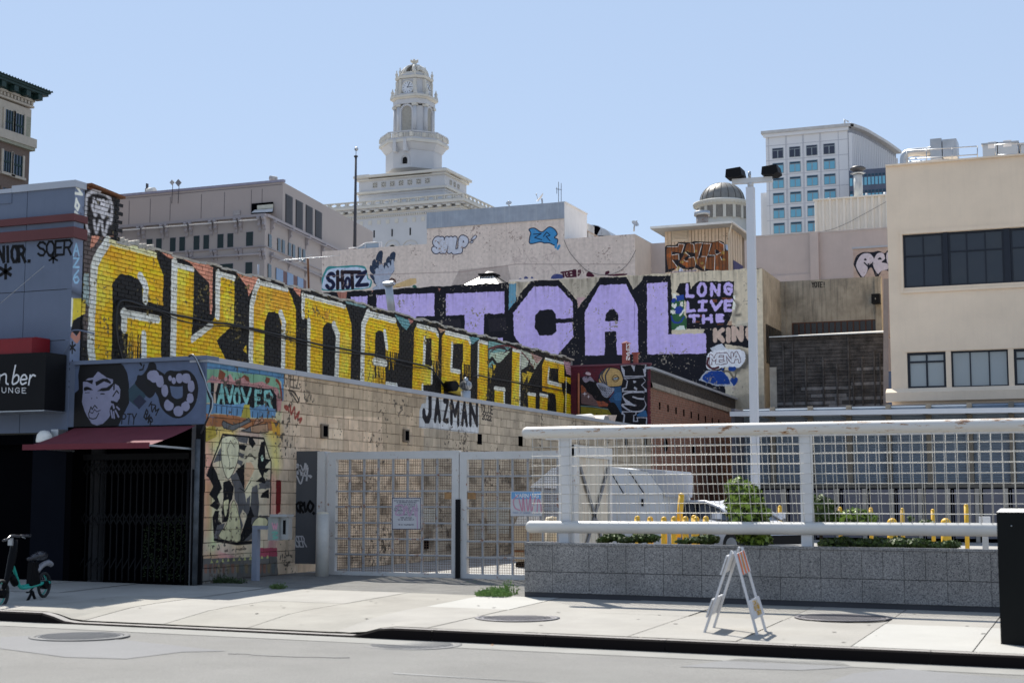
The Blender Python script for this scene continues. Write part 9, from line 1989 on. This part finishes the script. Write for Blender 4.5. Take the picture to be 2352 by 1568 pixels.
for k in range(3):
    u0, u1 = .02+.36*k, .2+.36*k; f_ = lambda u, w: P1*(1-u)*(1-w)+P2*u*(1-w)+P3_*u*w+P4_*(1-u)*w + n_*1.85
    MB().add([f_(u0,0), f_(u1,0), f_(min(u1+.1,1),1), f_(u0+.1,1)], [(0,1,2,3),(3,2,1,0)][:1]).build('stripe', M('barricade_orange', (.78,.16,.03), .5, .1, 5), o)
MB().add([f_(.35,.2), f_(.45,.2), f_(.6,.9), f_(.5,.9)], [(0,1,2,3)]).build('stripe', M('ochre_tag', (.6,.35,.05)), o)
o, Q = board(F[2], Aq[0], F[3], Aq[1], .18, .40, 'lower_board', m_bc, .022); P1, P2, P3_, P4_, n_ = Q
b = MB(); f_ = lambda u, w: P1*(1-u)*(1-w)+P2*u*(1-w)+P3_*u*w+P4_*(1-u)*w + n_*1.9
for (tx, u0, u1, w0, w1) in (('CALL', .2,.8,.68,.9), ('BEFORE', .15,.85,.4,.62), ('OVER', .3,.8,.12,.34)):
    for i, c2_ in enumerate(tx):
        for st in FONT[c2_]:
            qs = [f_(u0+(u1-u0)*(i+.8*x)/len(tx), w0+(w1-w0)*y) for x, y in st]
            for g0, g1 in zip(qs[:-1], qs[1:]): b.bar(g0, g1, .006, .003)
b.build('lettering', M('ochre_tag', (.6,.35,.05)), o)
board(F[0], Aq[0], F[1], Aq[1], .70, .93, 'upper_left_board', m_bc, -.022); board(F[0], Aq[0], F[1], Aq[1], .18, .40, 'lower_left_board', m_bc, -.022)
# ------------------------------------------------------------------ shared bike
w0, w1 = onZ(*U1.uv(40, 1390), pave_z(-14, 16.5)), onZ(*U1.uv(705, 1225), pave_z(-13, 18)); dB = np.array((-.2, .98, 0.)); dB /= np.linalg.norm(dB); nB = np.array((-dB[1], dB[0], 0)); nB = nB if nB[1] < 0 else -nB
def B(a_, b_, o_=0.): return onP(*U1.uv(a_, b_), w1, nB) + nB*o_
bk = thing('shared_bike', 'black shared electric bike with mint green frame line and veo lettering at the left edge', 'bike', w1); m_mint = M('mint_paint', (.02,.34,.27), .4); m_bk = M('bike_black', (.003,.003,.004), .5, spec=.1)
def wheel(ca, cb_, rx, rim_r):
    c = B(ca, cb_); r_ = np.linalg.norm(B(ca, cb_+rx)-c); up = np.array((0,0,1.)); pts = [c + r_*(dB*math.cos(t)+up*math.sin(t)) for t in [6.2832*k/32 for k in range(33)]]
    w_ = MB().tube(pts, r_*.13, 8).build('tyre', M('tyre', (.02,.02,.02), .8), bk); pr_ = [c + r_*.83*(dB*math.cos(t)+up*math.sin(t)) + nB*.03 for t in [6.2832*k/32 for k in range(33)]]
    MB().tube(pr_, .011, 5).build('rim', m_mint, bk); MB().cyl(c-nB*.05, c+nB*.05, .06, 12).build('hub', m_bk, bk)
    for k in range(12): t_ = 6.2832*k/12; MB().tube([c, c + r_*.83*(dB*math.cos(t_)+up*math.sin(t_))], .002, 3).build('spoke', m_galv, bk)
wheel(710, 1015, 185, 1); wheel(20, 1160, 205, 1)
MB().tube(spline([tuple(B(*p)) for p in ((205,650),(200,690),(240,810),(285,960),(310,1030),(355,1065),(430,1060),(560,1030),(700,985),(800,975))], False, 4), .024, 8).build('frame_tube', m_mint, bk)
MB().bar(B(350,1055,.02), B(800,978,.02), .03, .055).build('chain_guard', m_mint, bk)
MB().tube([B(20,1150), B(120,900), B(180,650), B(215,480), B(235,290)], [.03,.04,.055,.055,.045], 10).build('steering_column', m_bk, bk); MB().tube([B(180,880), B(250,1000)], .05, 8).build('down_tube', m_bk, bk)
MB().prism([B(470,1040,.05), B(640,1010,.05), B(600,800,.05), B(610,650,.05), B(500,650,.05), B(490,800,.05)], nB*-.07).build('battery_case', m_bk, bk)
b = MB()
for pts in ([(522,910),(548,918),(518,942)], [(530,865),(545,820),(568,830),(555,872),(530,865)], [(548,845),(560,848)]): b.tube([B(x, y, .056) for x, y in pts], .004, 4)
b.build('lettering', m_lw, bk); b = MB(); b.tube([B(x, y, .056) for x, y in ((565,735),(550,765),(565,795),(580,765),(565,735))], .004, 4); b.build('lettering', m_mint, bk)
MB().tube(spline([tuple(B(*p)) for p in ((460,605),(540,575),(620,550),(690,540),(715,570))], False, 4), [.03]*4+[.05]*4+[.065]*4+[.06]*4+[.03], 10).build('saddle', M('saddle', (.03,.03,.035), .22), bk); MB().tube([B(570,600), B(560,720)], .025, 8).build('seat_post', m_bk, bk)
MB().tube(spline([tuple(B(*p)) for p in ((600,795),(650,725),(720,675),(790,660),(825,690))], False, 4), .04, 8).build('rear_fender', M('fender_grey', (.25,.25,.27), .2), bk); MB().ball(B(820,690), .03, 8, 6).build('tail_light', M('tail_red', (.3,.01,.01)), bk)
MB().tube(spline([tuple(B(*p)) for p in ((50,305),(120,280),(190,225),(320,235),(330,225),(490,222))], False, 3), .018, 8).build('handlebar', M('bar_dark', (.05,.05,.055), .2), bk); MB().tube([B(350,240), B(405,268)], .009, 5).build('brake_lever', m_galv, bk); MB().obox(B(170,320), dB*.02, nB*.03, (0,0,.05)).build('display', m_galv, bk)
for a_ in (430, 580): MB().tube([B(520,1120), B(a_,1300)], .022, 6).build('kickstand_leg', m_bk, bk)
MB().tube([B(540,1050), B(470,1135), B(425,1135)], .012, 5).build('pedal_crank', m_bk, bk)
# ------------------------------------------------------------------ black cabinet at the right edge
cB = onZ(2299, 1481, pave_z(-1, 16)); yaw = -.42; ux, uy = np.array((math.cos(yaw), math.sin(yaw), 0)), np.array((-math.sin(yaw), math.cos(yaw), 0)); hC2 = onY(2299, 1176, cB[1])[2] - cB[2]
t = thing('black_cabinet', 'black street cabinet with a pale slotted lid cut off by the right edge', 'cabinet', cB); b = MB(); Wc, Dc = .9, .5; q = [cB, cB+ux*Wc, cB+ux*Wc+uy*Dc, cB+uy*Dc]; up = np.array((0,0,1.))
b.add([p for p in q] + [p+up*hC2 for p in q], [(0,3,2,1),(4,5,6,7),(0,1,5,4),(1,2,6,5),(2,3,7,6),(3,0,4,7)]); b.build('housing', M('cabinet_black', (.005,.006,.006), .5, .1, 3, spec=.12), t)
MB().add([p+up*(hC2+.003) for p in q]+[cB+uy*.06+ux*.02+up*(hC2+.04), cB+ux*Wc+uy*.06+up*(hC2+.04), cB+ux*Wc+uy*Dc+up*(hC2+.05), cB+uy*Dc+ux*.02+up*(hC2+.05)], [(0,1,5,4),(4,5,6,7),(3,0,4,7),(1,2,6,5)]).build('lid', M('lid_pale', (.42,.42,.42), .5), t)
for k in range(26): MB().obox(cB+ux*(.06+.033*k)+uy*.25+up*(hC2+.048), ux*.006, uy*.18, up*.006).build('lid_slot', m_black, t)
MB().ball(cB+ux*.17-uy*.005+up*(hC2-.14), .008, 8, 6).build('lock', m_galv, t)
# litter
p = onZ(2180*.98+55, 1518, road_z(-1)); 
for i, (u, v, lb) in enumerate(((2203, 1518, 'dry orange leaf lying against the kerb near the right edge'), (1130, 1483, 'scrap of pale litter in the gutter by the dropped kerb'), (332, 1432, 'small dry leaf in the gutter below the driveway'))):
    p = onZ(u, v, road_z(-1 if i == 0 else -8)+.01); r_ = .035 if i == 0 else .02; tag(MB().add([p+np.array((-r_,0,0)),p+np.array((0,-r_*.8,.01)),p+np.array((r_,0,.005)),p+np.array((.3*r_,r_*.7,r_*1.2)),p+np.array((-.4*r_,r_*.7,r_))], [(0,1,2,3,4)]).build('leaf_litter', M('dry_leaf', (.55,.28,.13) if i != 1 else (.6,.6,.58))), lb, 'litter')
